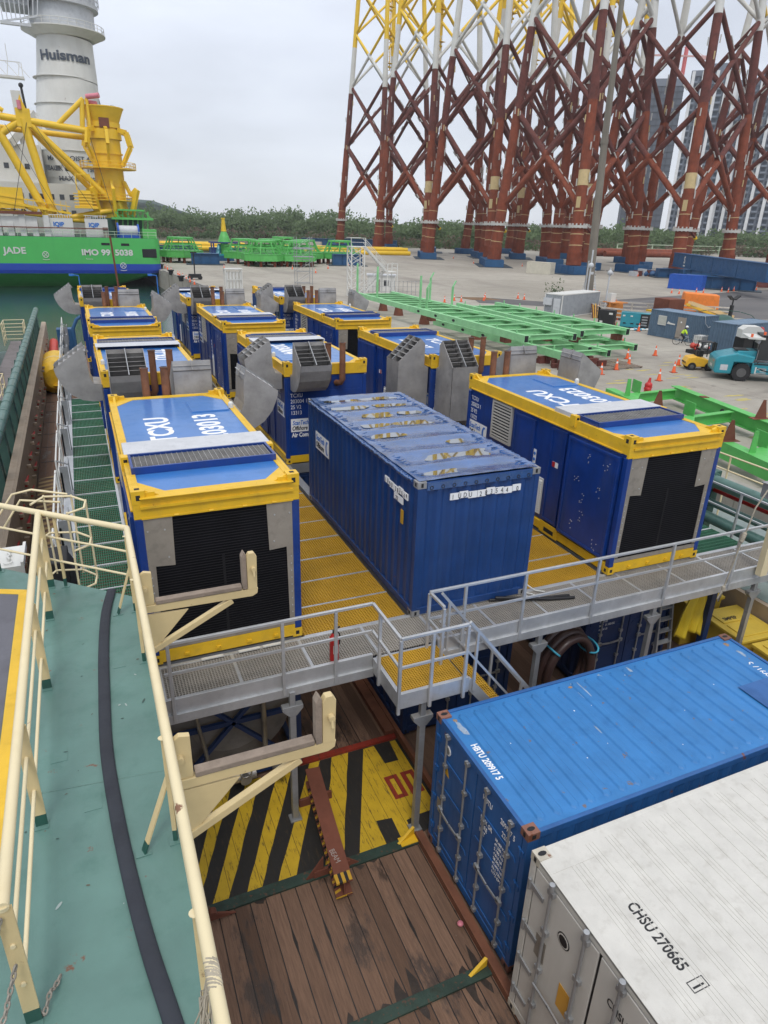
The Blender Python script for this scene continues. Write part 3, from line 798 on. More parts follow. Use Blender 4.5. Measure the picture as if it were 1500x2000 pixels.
pl = b.build('number_strip', WHITE, t)
for i, ch in enumerate('IUDU 283544 0'):
    if ch != ' ': text(ch, .13, BLK, pl, (.66+i*.108, -.012, 2.212+.01*math.sin(i)), (PI/2, 0, 0), sx=.7)
b = MB()
for i in range(5): b.box(-.010, .008, .36+i*.2, .36+i*.2+.19, 2.13+.02*math.sin(i*2), 2.25+.02*math.sin(i*2))
b.box(-.010, .008, .55, .92, 1.98, 2.10)
p2 = b.build('number_strip', WHITE, t)
for i, ch in enumerate('IUDU 283544'):
    if ch != ' ': text(ch, .12, BLK, p2, (-.012, 1.33-i*.09, 2.15+.02*math.sin(i*2)), (PI/2, 0, -PI/2), sx=.7)
text('22', .11, BLK, p2, (-.012, .85, 1.99), (PI/2, 0, -PI/2))
b = MB(); b.box(-.008, .006, .52, .62, 1.62, 1.88); b.build('caution_plate', FRPY, t)
logo_plate(t, (-.010, 5.45, 1.55), -PI/2, .95, .42)

# ---------------------------------------------------------------- lower deck containers on the right
CASTR = mat('rusty_casting', (.22, .10, .07), .7, .3, .4, .5, .2)
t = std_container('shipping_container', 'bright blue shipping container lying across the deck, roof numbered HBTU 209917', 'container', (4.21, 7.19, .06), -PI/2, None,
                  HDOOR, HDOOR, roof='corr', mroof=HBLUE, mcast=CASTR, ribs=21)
text('HBTU 209917 5', .15, WHITE, t, (.78, .14, H20-.0285), (0, 0, 0), sx=.72, bold=.004)
text('HBTU 209917 5', .20, WHITE, t, (1.75, 5.80, H20-.0285), (0, 0, PI), sx=.72)
for s_, x, z, sz in (('HBTU', 1.42, 2.22, .13), ('209917 5', 1.86, 2.22, .13), ('22G1', 1.92, 2.05, .13), ('MAX GR', 1.42, 1.86, .11), ('TARE', 1.42, 1.74, .11), ('NET', 1.42, 1.62, .11)):
    text(s_, sz, WHITE, t, (x, -.004 if sz > .12 else -.004, z), (PI/2, 0, 0), sx=.7)
for i in range(9): text(('30.480 KG', '67.200 LB', '2.180 KG', '4.810 LB', '28.300 KG', '62.390 LB', '33.2 CBM', '1172 CFT', '')[i], .065, WHITE, t, (1.80, -.004, 1.84-i*.085), (PI/2, 0, 0), sx=.9)
b = MB(); b.tube((.40, .010, 2.18), (.40, .002, 2.18), .085, n=16); b.tube((.40, .001, 2.18), (.40, -.001, 2.18), .06, n=16, m=1); b.build('round_sticker', [WHITE, GALV], t)
b = MB(); b.ext([(.34, .004, 1.72), (.50, .004, 1.72), (.42, .004, 1.90)], (0, -.004, 0)); b.build('warning_triangle', FRPY, t)
b = MB(); b.box(.20, .34, .006, .010, .85, 1.08); b.build('data_plate', TAN, t)
b = MB()
b.ext([(1.25, 4.95, H20-.0085), (1.85, 4.95, H20-.0085), (1.85, 5.62, H20-.0085), (1.25, 5.62, H20-.0085)], (0, 0, .003)); b.build('repair_patch', HDOOR, t)

STAIN = mat('rust_run', (.30, .20, .12), .7, .3, .5, .5, .1, scale=3, grimecol=(.10, .20, .33)); SCUF = mat('scuffed_primer', (.26, .33, .42), .6, .25, .5, .2, .1, scale=4, grimecol=(.06, .2, .42))
b = MB(); rs = random.Random(17)
def smear(cx, cy, rx, ry, a_=0, m=0):
    n_ = 14; pts = []
    for i in range(n_):
        q = 2*PI*i/n_; k = rs.uniform(.65, 1.15); x_, y_ = rx*k*math.cos(q), ry*k*math.sin(q); pts.append((cx+x_*math.cos(a_)-y_*math.sin(a_), cy+x_*math.sin(a_)+y_*math.cos(a_), H20-.0285+.0004*rs.random()))
    b.add(pts, [tuple(range(n_))], m)
smear(.42, .20, .17, .05, .1, 1); smear(.24, .19, .05, .035, 0, 0); smear(.22, 2.35, .03, .05, 0, 0); smear(.45, 2.40, .30, .028, 0, 1); smear(.35, 2.52, .22, .02, 0, 1); smear(.16, 3.0, .06, .04, 0, 1); smear(.20, 3.6, .08, .03, 0, 1); smear(.25, 5.82, .06, .06, 0, 0); smear(.55, 5.85, .12, .04, 0, 1); smear(1.2, 2.1, .10, .018, 0, 1)
for _ in range(12): smear(rs.uniform(.2, 2.2), rs.uniform(.4, 5.8), rs.uniform(.006, .014), rs.uniform(.006, .012), 0, 2)
split_build(b, 'roof_stain', [STAIN, SCUF, WHITE], t)
t = std_container('refrigerated_container', 'white container beside the bright blue one, roof numbered CHSU 270665', 'container', (4.00, 4.42, .06), -PI/2, None,
                  REEFS, REEF, H=2.80, roof='flat', mroof=REEF, mcast=mat('cream_casting', (.5, .46, .38), .5, .1, .3, .25), end0='none')
H_ = 2.80
b = MB()
y = .30
while y < L20-.05: b.box(.16, W20-.06, y, y+.006, H_-.0118, H_-.008); y += .19 if int(y*10) % 3 else .05
b.build('roof_seams', REEF, t)
b = MB(); b.ext([(.02, .02, H_-.0115), (.34, .02, H_-.0115), (.34, .62, H_-.0115), (.02, .62, H_-.0115)], (0, 0, .004)); b.ext([(2.1, .02, H_-.0115), (2.42, .02, H_-.0115), (2.42, .5, H_-.0115), (2.1, .5, H_-.0115)], (0, 0, .004)); split_build(b, 'roof_doubler', REEF, t)
text('CHSU 270665', .185, BLK, t, (.95, .55, H_-.0118), (0, 0, 0), sx=.70, bold=.004)
text('1', .185, BLK, t, (1.845, .55, H_-.0118), (0, 0, 0), sx=.70, bold=.004)
b = MB()
for a_ in ((1.81, 1.92, .52, .530), (1.81, 1.92, .71, .720), (1.81, 1.819, .530, .71), (1.911, 1.92, .530, .71)): b.box(*a_, H_-.0118, H_-.0105)
b.build('check_digit_box', BLK, t)
for k in (0, 1):
    x0 = .12+k*(W20/2-.10); x1 = x0+W20/2-.14
    d = MB(); d.box(x0, x1, .0, .06, .18, H_-.14)
    dd = d.build('door', REEFS, t, bevel=.008)
    g = MB(); g.box(x0-.02, x1+.02, .02, .05, .15, H_-.11); g.build('door_seal', RUBB, dd)
    b = MB()
    for q in (.30, .84):
        b = MB(); bx = x0+(x1-x0)*q
        b.tube((bx, -.035, .10), (bx, -.035, H_-.07), .02, n=8)
        for z in (.16, .7, 1.35, 2.0, H_-.16): b.box(bx-.05, bx+.05, -.05, .0, z-.035, z+.035)
        b.tube((bx, -.037, H_-.11), (bx, -.037, H_-.02), .034, n=8); b.beam((bx, -.07, 1.1), (bx+(.3 if q < .5 else -.3), -.07, 1.12), .02, .04)
        b.build('locking_bar', GALV, t)
    for z in (.45, 1.05, 1.65, 2.35):
        b = MB(); hx = x0-.02 if k == 0 else x1+.02; s_ = 1 if k == 0 else -1
        b.ext([(hx-.07*s_, -.001, z-.05), (hx+.22*s_, -.001, z-.03), (hx+.22*s_, -.001, z+.03), (hx-.07*s_, -.001, z+.05)], (0, -.02, 0)); b.tube((hx-.03*s_, -.022, z-.08), (hx-.03*s_, -.022, z+.08), .02, n=8)
        b.build('hinge', GALV, t)
b = MB(); b.tube((.72, -.001, 2.20), (.72, -.006, 2.20), .10, n=20); b.tube((.72, -.006, 2.20), (.72, -.009, 2.20), .086, n=20, m=1); b.tube((.72, -.009, 2.20), (.72, -.011, 2.20), .07, n=20); b.build('round_emblem', [BLK, REEFS], t)
b = MB(); b.box(.30, .48, -.006, -.001, 1.45, 1.80); b.build('data_plate', TAN, t)
b = MB(); b.box(.78, .96, -.006, -.001, 1.20, 1.58); b.build('orange_label', mat('orange_label', (.65, .33, .04), .5), t)
text('CHSU 270665 1', .15, BLK, t, (1.42, -.004, 2.22), (PI/2, 0, 0), sx=.75)
text('45R1', .15, BLK, t, (1.95, -.004, 2.02), (PI/2, 0, 0), sx=.75)

# ================================================================ our ship: decks, walls, hull
def structure(mb, name, m, **k): return tag(mb.build(name, m, **k), kind='structure')
b = MB(); b.box(-2.35, 13.95, -22, 58, -.25, -.001); structure(b, 'deck_timber', WOOD)
b = MB(); b.box(-6.0, -2.66, -22, 56, -4.8, .2); b.box(14.45, 18.0, -22, 58, -4.8, 1.45); b.box(-6.0, 18, 56, 58.4, -4.8, -.3); structure(b, 'hull', DKGRN)
SIDED = mat('side_deck_paint', (.17, .22, .20), .4, .1, .4, .05, .08, grimecol=(.10, .14, .12), coat=.3)
b = MB(); b.box(14.10, 18.0, -22, 58, 1.451, 1.47); structure(b, 'side_deck', SIDED)
# hazard area of the deck between the steel cross bars (planks painted)
def floorpoly(pts, z=.004): return [(x, y, z) for x, y in pts]
b = MB()
K = 60
def edgex(x): return x
# black ground coat, then yellow stripes leaning to the left towards the camera
b.ext(floorpoly([(.25, 7.32), (4.16, 7.32), (4.72, 7.5), (4.72, 9.55), (.25, 9.55)], .0), (0, 0, .003))
bk = tag(b.build('black_hazard_ground', HAZB), kind='structure')
b = MB()
rj = random.Random(2)
def stripe(x0n, x1n, x0f, x1f):
    n_ = 9; L_ = []; R_ = []
    for i in range(n_+1):
        q = i/n_; y = 7.32+q*(9.55-7.32)
        L_.append((x0n+(x0f-x0n)*q+rj.uniform(-.012, .012), y)); R_.append((x1n+(x1f-x1n)*q+rj.uniform(-.012, .012), y))
    b.add(floorpoly(L_+R_[::-1], .0045), [(i, 2*n_+1-i-0, 2*n_+1-i-1, i+1) for i in range(n_)])
for a_ in ((.27, .42, 1.15, 1.40), (.66, .90, 1.66, 1.93), (1.17, 1.40, 2.25, 2.53), (1.66, 1.96, 2.88, 3.08), (2.44, 2.76, 3.33, 3.66)):
    n0 = max(a_[0], .45)
    stripe(*a_)
for pg in (((3.03, 7.32), (3.52, 7.32), (3.54, 7.84), (3.82, 7.80), (4.66, 9.0), (4.22, 9.02), (4.2, 9.53), (3.98, 9.53)), ((3.82, 7.80), (3.80, 7.32), (4.02, 7.32), (4.04, 7.66), (4.28, 7.70), (4.66, 7.7), (4.66, 9.0)), ((4.50, 9.0), (4.66, 9.0), (4.66, 9.53), (4.54, 9.53))):
    b.add(floorpoly(pg, .0045), [tuple(range(len(pg)))])
tag(b.build('yellow_hazard_stripes', HAZY), kind='structure')
b = MB()
def blockD(x, y, w_, h_, q=.085):
    for p in (((x, y), (x+q, y), (x+q, y+h_), (x, y+h_)), ((x+w_-q, y), (x+w_, y), (x+w_, y+h_), (x+w_-q, y+h_)), ((x+q, y), (x+w_-q, y), (x+w_-q, y+q), (x+q, y+q)), ((x+q, y+h_-q), (x+w_-q, y+h_-q), (x+w_-q, y+h_), (x+q, y+h_))):
        b.ext(floorpoly(p, .0058), (0, 0, .001))
blockD(4.05, 8.14, .26, .56)
blockD(4.38, 8.14, .26, .56)
tag(b.build('red_deck_figures', HAZR), kind='structure')
b = MB(); b.box(.2, 4.16, 7.14, 7.32, .0, .035); b.box(.2, 4.02, 4.83, 5.0, .0, .035); b.box(.2, 4.02, 1.9, 2.1, .0, .035); tag(b.build('deck_cross_bars', mat('worn_green_bar', (.024, .048, .036), .6, .3, .8, .5, .2, scale=2, grimecol=(.03, .028, .02), rustcol=(.10, .05, .03))), kind='structure')
b = MB(); b.box(2.7, 4.7, 9.56, 9.68, 0, .05); tag(b.build('red_cross_bar', HAZR), kind='structure')
b = MB(); b.box(4.02, 4.16, -2, 7.3, 0, .10); b.box(4.02, 4.05, -2, 7.3, .10, .13); b.box(4.72, 4.80, 7.4, 16, .0, .16); b.box(4.52, 4.72, 9.7, 16, .0, .12)
tag(b.build('rusty_deck_coaming', mat('rusty_coaming', (.17, .065, .035), .8, .3, .5, .2, .2, grimecol=(.05, .03, .025))), kind='structure')
# wet, rotten ends of the planks against the cross bars, and a few split gaps
b = MB(); rs = random.Random(19); x = .30
while x < 3.95:
    for yb, sg in ((7.14, -1), (5.0, 1), (4.83, -1)):
        if rs.random() < .4: continue
        L_ = rs.uniform(.05, .42) if sg > 0 or yb < 5 else rs.uniform(.03, .16)
        b.add([(x, yb, .0022), (x+rs.uniform(.08, .2), yb, .0022), (x+.13+rs.uniform(-.03, .03), yb+sg*L_*.45, .0022), (x+.08+rs.uniform(-.04, .06), yb+sg*L_, .0022), (x+.03, yb+sg*L_*.5, .0022)], [(0, 1, 2, 3, 4)])
    if rs.random() < .5:
        y = rs.uniform(5.1, 6.4); l_ = rs.uniform(.3, .9); b.add([(x+.17, y, .0026), (x+.20, y+l_*.4, .0026), (x+.175, y+l_, .0026), (x+.15, y+l_*.5, .0026)], [(0, 1, 2, 3)])
    x += .235
for _ in range(0):
    cx, cy = rs.uniform(.7, 3.7), rs.uniform(5.2, 6.9); b.add([(cx+rs.uniform(.05, .07)*math.cos(q), cy+rs.uniform(.10, .14)*math.sin(q), .0018) for q in [2*PI*i/13 for i in range(13)]], [tuple(range(13))])
tag(b.build('plank_rot_and_oil', mat('wet_rot', (.034, .023, .017), .5, .45, .5, 0, .2, scale=3, grimecol=(.07, .045, .03))), kind='structure')
# plank gaps as thin dark battens
b = MB(); x = .47
while x < 4.0:
    for y0, y1 in ((-1, 1.9), (2.1, 4.83), (5.0, 7.14), (9.69, 24)):
        if x > 2.75 or y0 < 9: b.box(x, x+.014, y0, y1, .0, .003)
    x += .235
tag(b.build('plank_seams', mat('wet_seam', (.012, .009, .008), .4)), kind='structure')
b = MB(); x = .47
while x < 4.7:
    b.box(x, x+.006, 7.36 if x < 4.1 else 7.6, 9.55, .0062, .0075); x += .235
tag(b.build('painted_plank_seams', mat('painted_seam', (.03, .022, .012), .7)), kind='structure')
b = MB(); y = 16.0
x = -1.24
for yy in [15+i*2.1 for i in range(20)]: b.box(-2.3, -1.25, yy, yy+.06, .0, .012)
for xx in (-2.1, -1.86, -1.62, -1.38): b.box(xx, xx+.012, 28, 58, 0, .003)
tag(b.build('side_plank_seams', MATS['wet_seam']), kind='structure')
b = MB(); i = 0
for k in range(26):
    y = 17+k*.42; b.add(floorpoly([(-2.3, y), (-1.2, y+.42), (-1.2, y+.62), (-2.3, y+.20)], .005), [(0, 1, 2, 3)])
tag(b.build('side_hazard_stripes', mat('faded_stripe', (.36, .25, .11), .7, .1, .3)), kind='structure')

# bulwark walls each side of the cargo deck
b = MB(); b.ext([(-2.36, 0, 0), (-2.36, 0, 2.15), (-2.45, 0, 2.2), (-2.65, 0, 2.2), (-2.65, 0, 0)], (0, 56, 0))
wl = tag(b.build('bulwark_wall', BEIGE), 'beige steel inner bulwark with red fins along the left side deck', 'bulwark')
b = MB()
for k in range(15):
    y = 12+k*2.75
    for z in (1.55, .75):
        y_ = y+(0 if z > 1 else 1.2); b.add([(-2.355, y_, z-.02), (-2.27, y_, z-.02), (-2.355, y_, z-.16), (-2.27, y_, z-.16), (-2.355, y_+1.6, z-.30), (-2.33, y_+1.6, z-.30), (-2.355, y_+1.6, z-.34), (-2.33, y_+1.6, z-.34)], [(0, 1, 5, 4), (1, 3, 7, 5), (2, 0, 4, 6), (3, 2, 6, 7), (0, 2, 3, 1), (4, 5, 7, 6)])
split_build(b, 'red_fin', RED, wl)
b = MB()
for k in range(15):
    y = 12+k*2.75
    for z in (1.55, .75):
        for q in (0, 1.7): yy = y+q+(0 if z > 1 else 1.2); b.box(-2.355, -2.22, yy-.05, yy-.001 if q == 0 else yy+.05, z-.08, z+.02)
split_build(b, 'fin_bracket', BEIGE, wl)
b = MB(); b.box(13.96, 14.10, -10, 56, 0, 1.46); tag(b.build('bulwark_wall', BEIGE), 'beige steel inner bulwark along the right side of the cargo deck', 'bulwark')

# left cargo rail with raking stanchions
b = MB(); b.path([(-2.78, -4+i*2, 3.3) for i in range(30)], .165, 14)
for k in range(40): y = 5+k*1.25; b.tube((-2.78, y, 3.3), (-2.78, y+.05, 3.3), .178, n=14)
cr_ = tag(b.build('cargo_rail', PIPEG), 'thick green pipe rail on raking stanchions along the left side of the deck', 'ship rail')
for k in range(22):
    y = 6+k*2.2; g = MB()
    g.ext([(-2.92, y, 3.25), (-2.74, y, 3.25), (-2.70, y+.9, .2), (-3.10, y+.9, .2)], (0, .16, 0)); g.tube((-2.80, y+.2, 3.25), (-2.76, y+1.5, .2), .10, n=10)
    g.build('stanchion', PIPEG, cr_)
b = MB(); b.box(-3.0, -2.66, -10, 55, -.2, .21); tag(b.build('dark_gap_strip', DARK), kind='structure')  # dark strip painting the shade of the gap between bulwark and cargo rail
b = MB()
b.box(-4.75, -3.55, 8, 55, 1.0, 1.05); tag(b.build('side_catwalk', mat('catwalk_grey', (.17, .15, .15), .7, .15, .3)), kind='structure')
b = MB(); b.box(-6.0, -4.75, 2, 55, .2, .25); tag(b.build('outer_side_deck', DKGRN), kind='structure')
b = MB()
for k in range(20):
    y = 12+k*2.1; b.box(-3.8, -3.5, y, y+.05, 1.052, 1.10)
    b.beam((-3.52, y, 1.05), (-3.2, y, 2.9), .05, .05)
b.build('catwalk_brackets', PIPEG, cr_)
b = MB(); b.beam((-5.95, 0, 2.3), (-5.7, 55, 2.3), .45, .30)
for k in range(16): b.beam((-5.85, 4+k*3.2, .2), (-5.85, 4+k*3.2, 2.2), .25, .12)
b.box(-6.0, -5.9, 0, 55, .2, 1.6)
tag(b.build('outer_bulwark', PIPEG), 'green outer bulwark with wide top rail at the far left', 'bulwark')
for (y0, y1) in ((33, 36), (53, 55)):
    b = MB()
    for x in (-5.0, -3.7):
        for y in (y0, (y0+y1)/2, y1): b.tube((x, y, 1.05), (x, y, 2.5), .03, n=6)
        for z in (1.5, 2.0, 2.5): b.tube((x, y0, z), (x, y1, z), .025, n=6)
    for y in (y0, y1):
        for z in (1.5, 2.0, 2.5): b.tube((-5.0, y, z), (-3.7, y, z), .025, n=6)
    tag(b.build('gate_railing', CREAM), 'cream tube railing on the left catwalk, '+('nearer one' if y0 < 40 else 'farther one at the stern'), 'railing')
b = MB(); b.tube((-4.6, 27.5, 1.1), (-4.6, 27.5, 2.4), .32, n=14, m=0); b.tube((-4.6, 27.5, 2.4), (-4.6, 27.5, 2.6), .40, n=14, m=0); b.tube((-4.6, 27.5, 2.6), (-4.6, 27.5, 2.9), .06, n=8, m=1)
b.path([(-4.6+.35*math.cos(q), 27.5+.35*math.sin(q), 3.0) for q in [2*PI*k/12 for k in range(12)]], .03, 6, m=1, closed=True)
tag(b.build('winch_capstan', [PIPEG, PIPEG]), 'dark green capstan with handwheel on the left catwalk', 'capstan')
b = MB(); b.box(-4.3, -3.9, 30.6, 31.0, 1.05, 2.3); b.ball((-4.1, 30.8, 2.4), .22, 10); tag(b.build('hydrant_valve', SALR), 'red valve head beside the dark green capstan', 'valve')
b = MB(); b.ball((-4.9, 43, 2.0), .5, 12, sz=1.5, sx=.6); tag(b.build('fender_buoy', PINK), 'pink float hanging by the far left rail', 'float')
b = MB(); b.path([(-5.3, 20+i*.8, 1.2+.3*math.sin(i*.6)) for i in range(14)], .28, 10); b.box(-5.6, -4.9, 15, 22, .3, 1.5); tag(b.build('yellow_equipment_cover', YEL), 'yellow covered gear at the far left edge beyond the pipe rail', 'cover')
# yellow cylinder buoy and cluster on side deck
b = MB(); b.tube((-1.75, 42.4, .9), (-1.75, 46, .9), .92, n=20); b.tube((-1.75, 42.0, .9), (-1.75, 42.4, .9), .55, .92, n=20); b.tube((-1.75, 41.9, .55), (-1.75, 41.9, .56), .2, n=10)
bo = tag(b.build('mooring_buoy', YEL), 'large yellow cylindrical buoy lying on the side deck', 'buoy')
b = MB(); b.tube((-1.75, 43.9, .9), (-1.75, 44.02, .9), .935, n=20); b.build('strap_band', CREAM, bo)
b = MB(); b.tube((-2.1, 50, .25), (-1.95, 53, 1.2), .32, .28, n=12); tag(b.build('red_cowl', SALR), 'red cylinder leaning beside the bulwark behind the yellow buoy', 'cylinder')
b = MB(); b.box(-1.7, -.6, 54, 55, 0, 1.9); b.path([(-.6, 53.6, .2), (-.6, 53.6, 2.0), (-.3, 53.6, 2.6), (0, 53.6, 2.8)], .12, 8); tag(b.build('blue_stern_box', STBL), 'blue deck box at the stern near the yellow buoy', 'box')

# ================================================================ platform gratings and walkways
def grating(name, x0, x1, y0, y1, z, m, label, pitch=.05, bar=.012, th_=.03, slim=None, cat='grating', group=None, frames=True, mf=None, panel=1.0, along='y'):
    b = MB(); x = x0+.02
    px, py = pitch if isinstance(pitch, tuple) else (pitch, pitch)
    while x < x1-.01: b.box(x, x+bar, y0, y1, z-th_, z); x += px
    y = y0+.02
    while y < y1-.01: b.box(x0, x1, y, y+bar, z-th_+.002, z-.002); y += py
    o = b.build(name, m); tag(o, label, cat, group)
    f = MB()
    n_ = max(1, round(((y1-y0) if along == 'y' else (x1-x0))/panel))
    for i in range(n_+1):
        if along == 'y': q = y0+(y1-y0)*i/n_; f.box(x0, x1, q-.02, q+.02, z-.06, z+.004)
        else: q = x0+(x1-x0)*i/n_; f.box(q-.025, q+.025, y0, y1, z-.06, z+.004)
    split_build(f, 'support_bar', mf or ALU, o)
    return o
GG = 'grating panels laid between the containers'
grating('yellow_grating', 2.80, 4.72, 9.42, 17.6, 2.97, FRPY, 'yellow grating floor between the nearest container and the tarpaulin-covered container', panel=.92, group=GG)
grating('yellow_grating', 7.26, 9.18, 9.42, 17.6, 2.97, FRPY, 'yellow grating floor between the tarpaulin-covered container and the container numbered 203023', panel=1.0, group=GG)
grating('green_grating', -.74, .24, 10.2, 28, 2.97, FRPGR, 'green grating walkway on the left between the white railing and the containers', pitch=(.042, .12), panel=1.05, mf=PALE, group=GG)
grating('green_grating', 11.75, 13.3, 9.42, 18, 2.97, FRPGR, 'green grating floor on the right side of the container numbered 203023', pitch=(.042, .12), group=GG)
grating('aft_grating', 2.80, 4.72, 17.7, 43, 2.97, FRPG, 'grey grating floor in the alley between the left and middle container rows', pitch=(.12, .15), bar=.02, group=GG)
grating('aft_grating', 7.26, 9.18, 17.7, 43, 2.97, FRPG, 'grey grating floor in the alley between the middle and right container rows', pitch=(.12, .15), bar=.02, group=GG)
grating('cross_walkway', .40, 14.0, 8.50, 9.34, 2.97, FRPG, 'grey grating walkway running across in front of the containers', panel=1.15, along='x', pitch=.045, bar=.013)
b = MB()
b.box(.38, 3.66, 8.44, 8.50, 2.78, 3.03); b.box(.38, 3.66, 8.40, 8.50, 2.62, 2.78); b.box(4.86, 14.1, 8.44, 8.50, 2.78, 3.03); b.box(4.86, 14.1, 8.40, 8.50, 2.62, 2.78)
b.box(.4, 14.0, 9.34, 9.40, 2.75, 2.985)
for i in range(13): b.box(.6+i*1.1, .68+i*1.1, 8.5, 9.34, 2.70, 2.90)
tag(b.build('walkway_edge_beams', ALU, bevel=.004), 'aluminium edge beams carrying the cross walkway', 'walkway frame')
b = MB(); b.box(-.98, -.74, 10.0, 30, 2.80, 2.98); b.box(.24, .32, 10.2, 28, 2.80, 2.975); tag(b.build('green_walkway_kerb', PALE), 'pale kerb beam along the green grating walkway', 'kerb')
o = grating('landing_grating', 3.72, 4.80, 7.46, 8.44, 2.955, FRPY, 'small yellow grating landing at the top of the stairs', panel=2, pitch=.042)
b = MB(); b.box(3.64, 3.70, 7.38, 8.40, 2.72, 2.99); b.box(3.70, 4.86, 7.38, 7.44, 2.72, 2.99); b.box(4.81, 4.86, 7.45, 7.5, 2.72, 2.96); b.build('landing_frame', ALU, o)

# aluminium railings: pts are posts' (x,y) ; z base
def railing(label, pts, z, h=1.05, post_ext=.30, m=ALU, mids=(.52,), name='railing', posts=None, r=.024, group=None, close=None, postw=(.05, .03)):
    t = thing(name, label, 'railing', (pts[0][0], pts[0][1], z), 0, group)
    ox, oy = pts[0][0], pts[0][1]
    g = MB()
    for k, (a, b_) in enumerate(zip(pts[:-1], pts[1:])):
        pa = V((a[0]-ox, a[1]-oy, 0)); pb = V((b_[0]-ox, b_[1]-oy, 0))
        g.beam(pa+V((0, 0, h)), pb+V((0, 0, h)), .046, .046)
    g.build('top_rail', m, t, bevel=.006)
    g = MB()
    for a, b_ in zip(pts[:-1], pts[1:]):
        pa = V((a[0]-ox, a[1]-oy, 0)); pb = V((b_[0]-ox, b_[1]-oy, 0))
        for q in mids: g.beam(pa+V((0, 0, h*q)), pb+V((0, 0, h*q)), .036, .036)
    g.build('mid_rail', m, t)
    for p in (posts or pts):
        g = MB(); g.box(p[0]-ox-.024, p[0]-ox+.024, p[1]-oy-.024, p[1]-oy+.024, -post_ext, h-.024); g.build('post', m, t, bevel=.004)
    return t
railing('aluminium railing of the left half of the cross walkway, ending at the landing', [(.42, 8.40), (3.62, 8.40), (3.62, 7.34), (4.74, 7.34)], 2.97, posts=[(.5, 8.40), (2.15, 8.40), (3.0, 8.40), (3.62, 8.1), (3.62, 7.34), (4.15, 7.34), (4.74, 7.34)])
railing('aluminium railing of the right half of the cross walkway', [(4.62, 8.40), (14.1, 8.40)], 2.97, posts=[(4.62, 8.4), (5.3, 8.4), (6.5, 8.4), (8.1, 8.4), (9.9, 8.4), (11.7, 8.4), (13.4, 8.4)])
railing('aluminium railing at the far right end of the platform by the green pipes', [(13.45, 8.6), (13.45, 18)], 2.97, posts=[(13.45, 9.9), (13.45, 13), (13.45, 16)])
railing('short aluminium guard between walkway and stair head', [(4.62, 8.36), (4.62, 7.9)], 2.97, posts=[(4.62, 7.9)])
# stair down to the right
t = thing('stair', 'aluminium stair with yellow grating treads going down behind the bright blue container', 'stairs', (4.88, 7.9, 0))
g = MB()
for y in (-.42, .42): g.beam((.0, y, 2.85), (2.1, y, .2), .05, .16)
g.build('stringers', ALU, t)
for i in range(9):
    g = MB(); x = .16+i*.225; z = 2.68-i*.285
    k = 0
    while k < .24: g.box(x+k, x+k+.010, -.40, .40, z-.025, z); k += .04
    k = -.40
    while k < .40: g.box(x, x+.24, k, k+.010, z-.023, z-.002); k += .05
    g.build('tread', FRPY, t)
g = MB()
for y in (-.46, .46):
    g.beam((-.05, y, 3.98), (2.1, y, 1.28), .045, .045); g.beam((-.05, y, 3.45), (2.1, y, .75), .036, .036)
    for q in (.05, .5, .95): x = q*2.1; g.beam((x, y, 2.8-q*2.6), (x, y, 3.92-q*2.65), .04, .04)
g.build('handrails', ALU, t)

# walkway pillars
for i, (x, y) in enumerate(((2.27, 8.42), (4.10, 7.46), (7.0, 8.45), (9.75, 8.45), (12.6, 8.45))):
    g = MB(); zt = 2.60
    g.box(x-.05, x+.05, y-.05, y+.05, .03, zt-.355); g.box(x-.10, x+.10, y-.09, y+.09, .0, .03)
    g.ext([(x-.06, y-.06, zt-.35), (x+.06, y-.06, zt-.35), (x+.17, y-.06, zt-.22), (x+.17, y-.06, zt-.16), (x-.17, y-.06, zt-.16), (x-.17, y-.06, zt-.22)], (0, .12, 0))
    g.box(x-.045, x+.045, y-.045, y+.045, zt-.16, zt+.1)
    tag(g.build('walkway_pillar', GALV, bevel=.004), ('galvanised pillar on the striped deck under the left walkway', 'galvanised pillar under the yellow landing beside the bright blue container',
        'galvanised pillar beside the coiled brown hose', 'galvanised pillar beside the small ladder', 'galvanised pillar beside the yellow crates')[i], 'pillar', 'pillars under the cross walkway')
# white folding rail segments beside the green walkway
for k in range(10):
    y = 10.5+k*3.45
    t = thing('walkway_barrier', 'white tube barrier along the green walkway, number %d counted from the camera' % (k+1) if False else '', 'barrier', (-1.02, y, 2.9), 0, 'white barriers along the green walkway')
    t['label'] = ('white tube barrier along the green walkway, ' + ('nearest of the row' if k == 0 else 'second from the near end' if k == 1 else 'third from the near end' if k == 2 else 'farthest of the row' if k == 9 else
                  ('fourth', 'fifth', 'sixth', 'seventh', 'eighth', 'ninth')[k-3]+' from the near end'))
    g = MB()
    for z in (.55, 1.05): g.tube((0, 0, z), (0, 2.7, z), .024, n=8)
    for yy in (0, 2.7): g.tube((0, yy, -.1), (0, yy, 1.05), .024, n=8)
    g.build('rails', SHIPW, t)
    g = MB(); g.box(.06, .10, -.05, .5, .0, .75); g.box(.05, .24, -.05, -.02, -.1, .9); g.beam((.0, 0, 1.05), (.25, -.03, .95), .03, .03); g.beam((.25, -.03, .95), (.25, .5, .95), .03, .03); g.beam((.25, .5, .95), (.25, .5, 0), .03, .03)
    g.build('hinge_bracket', GALV, t)

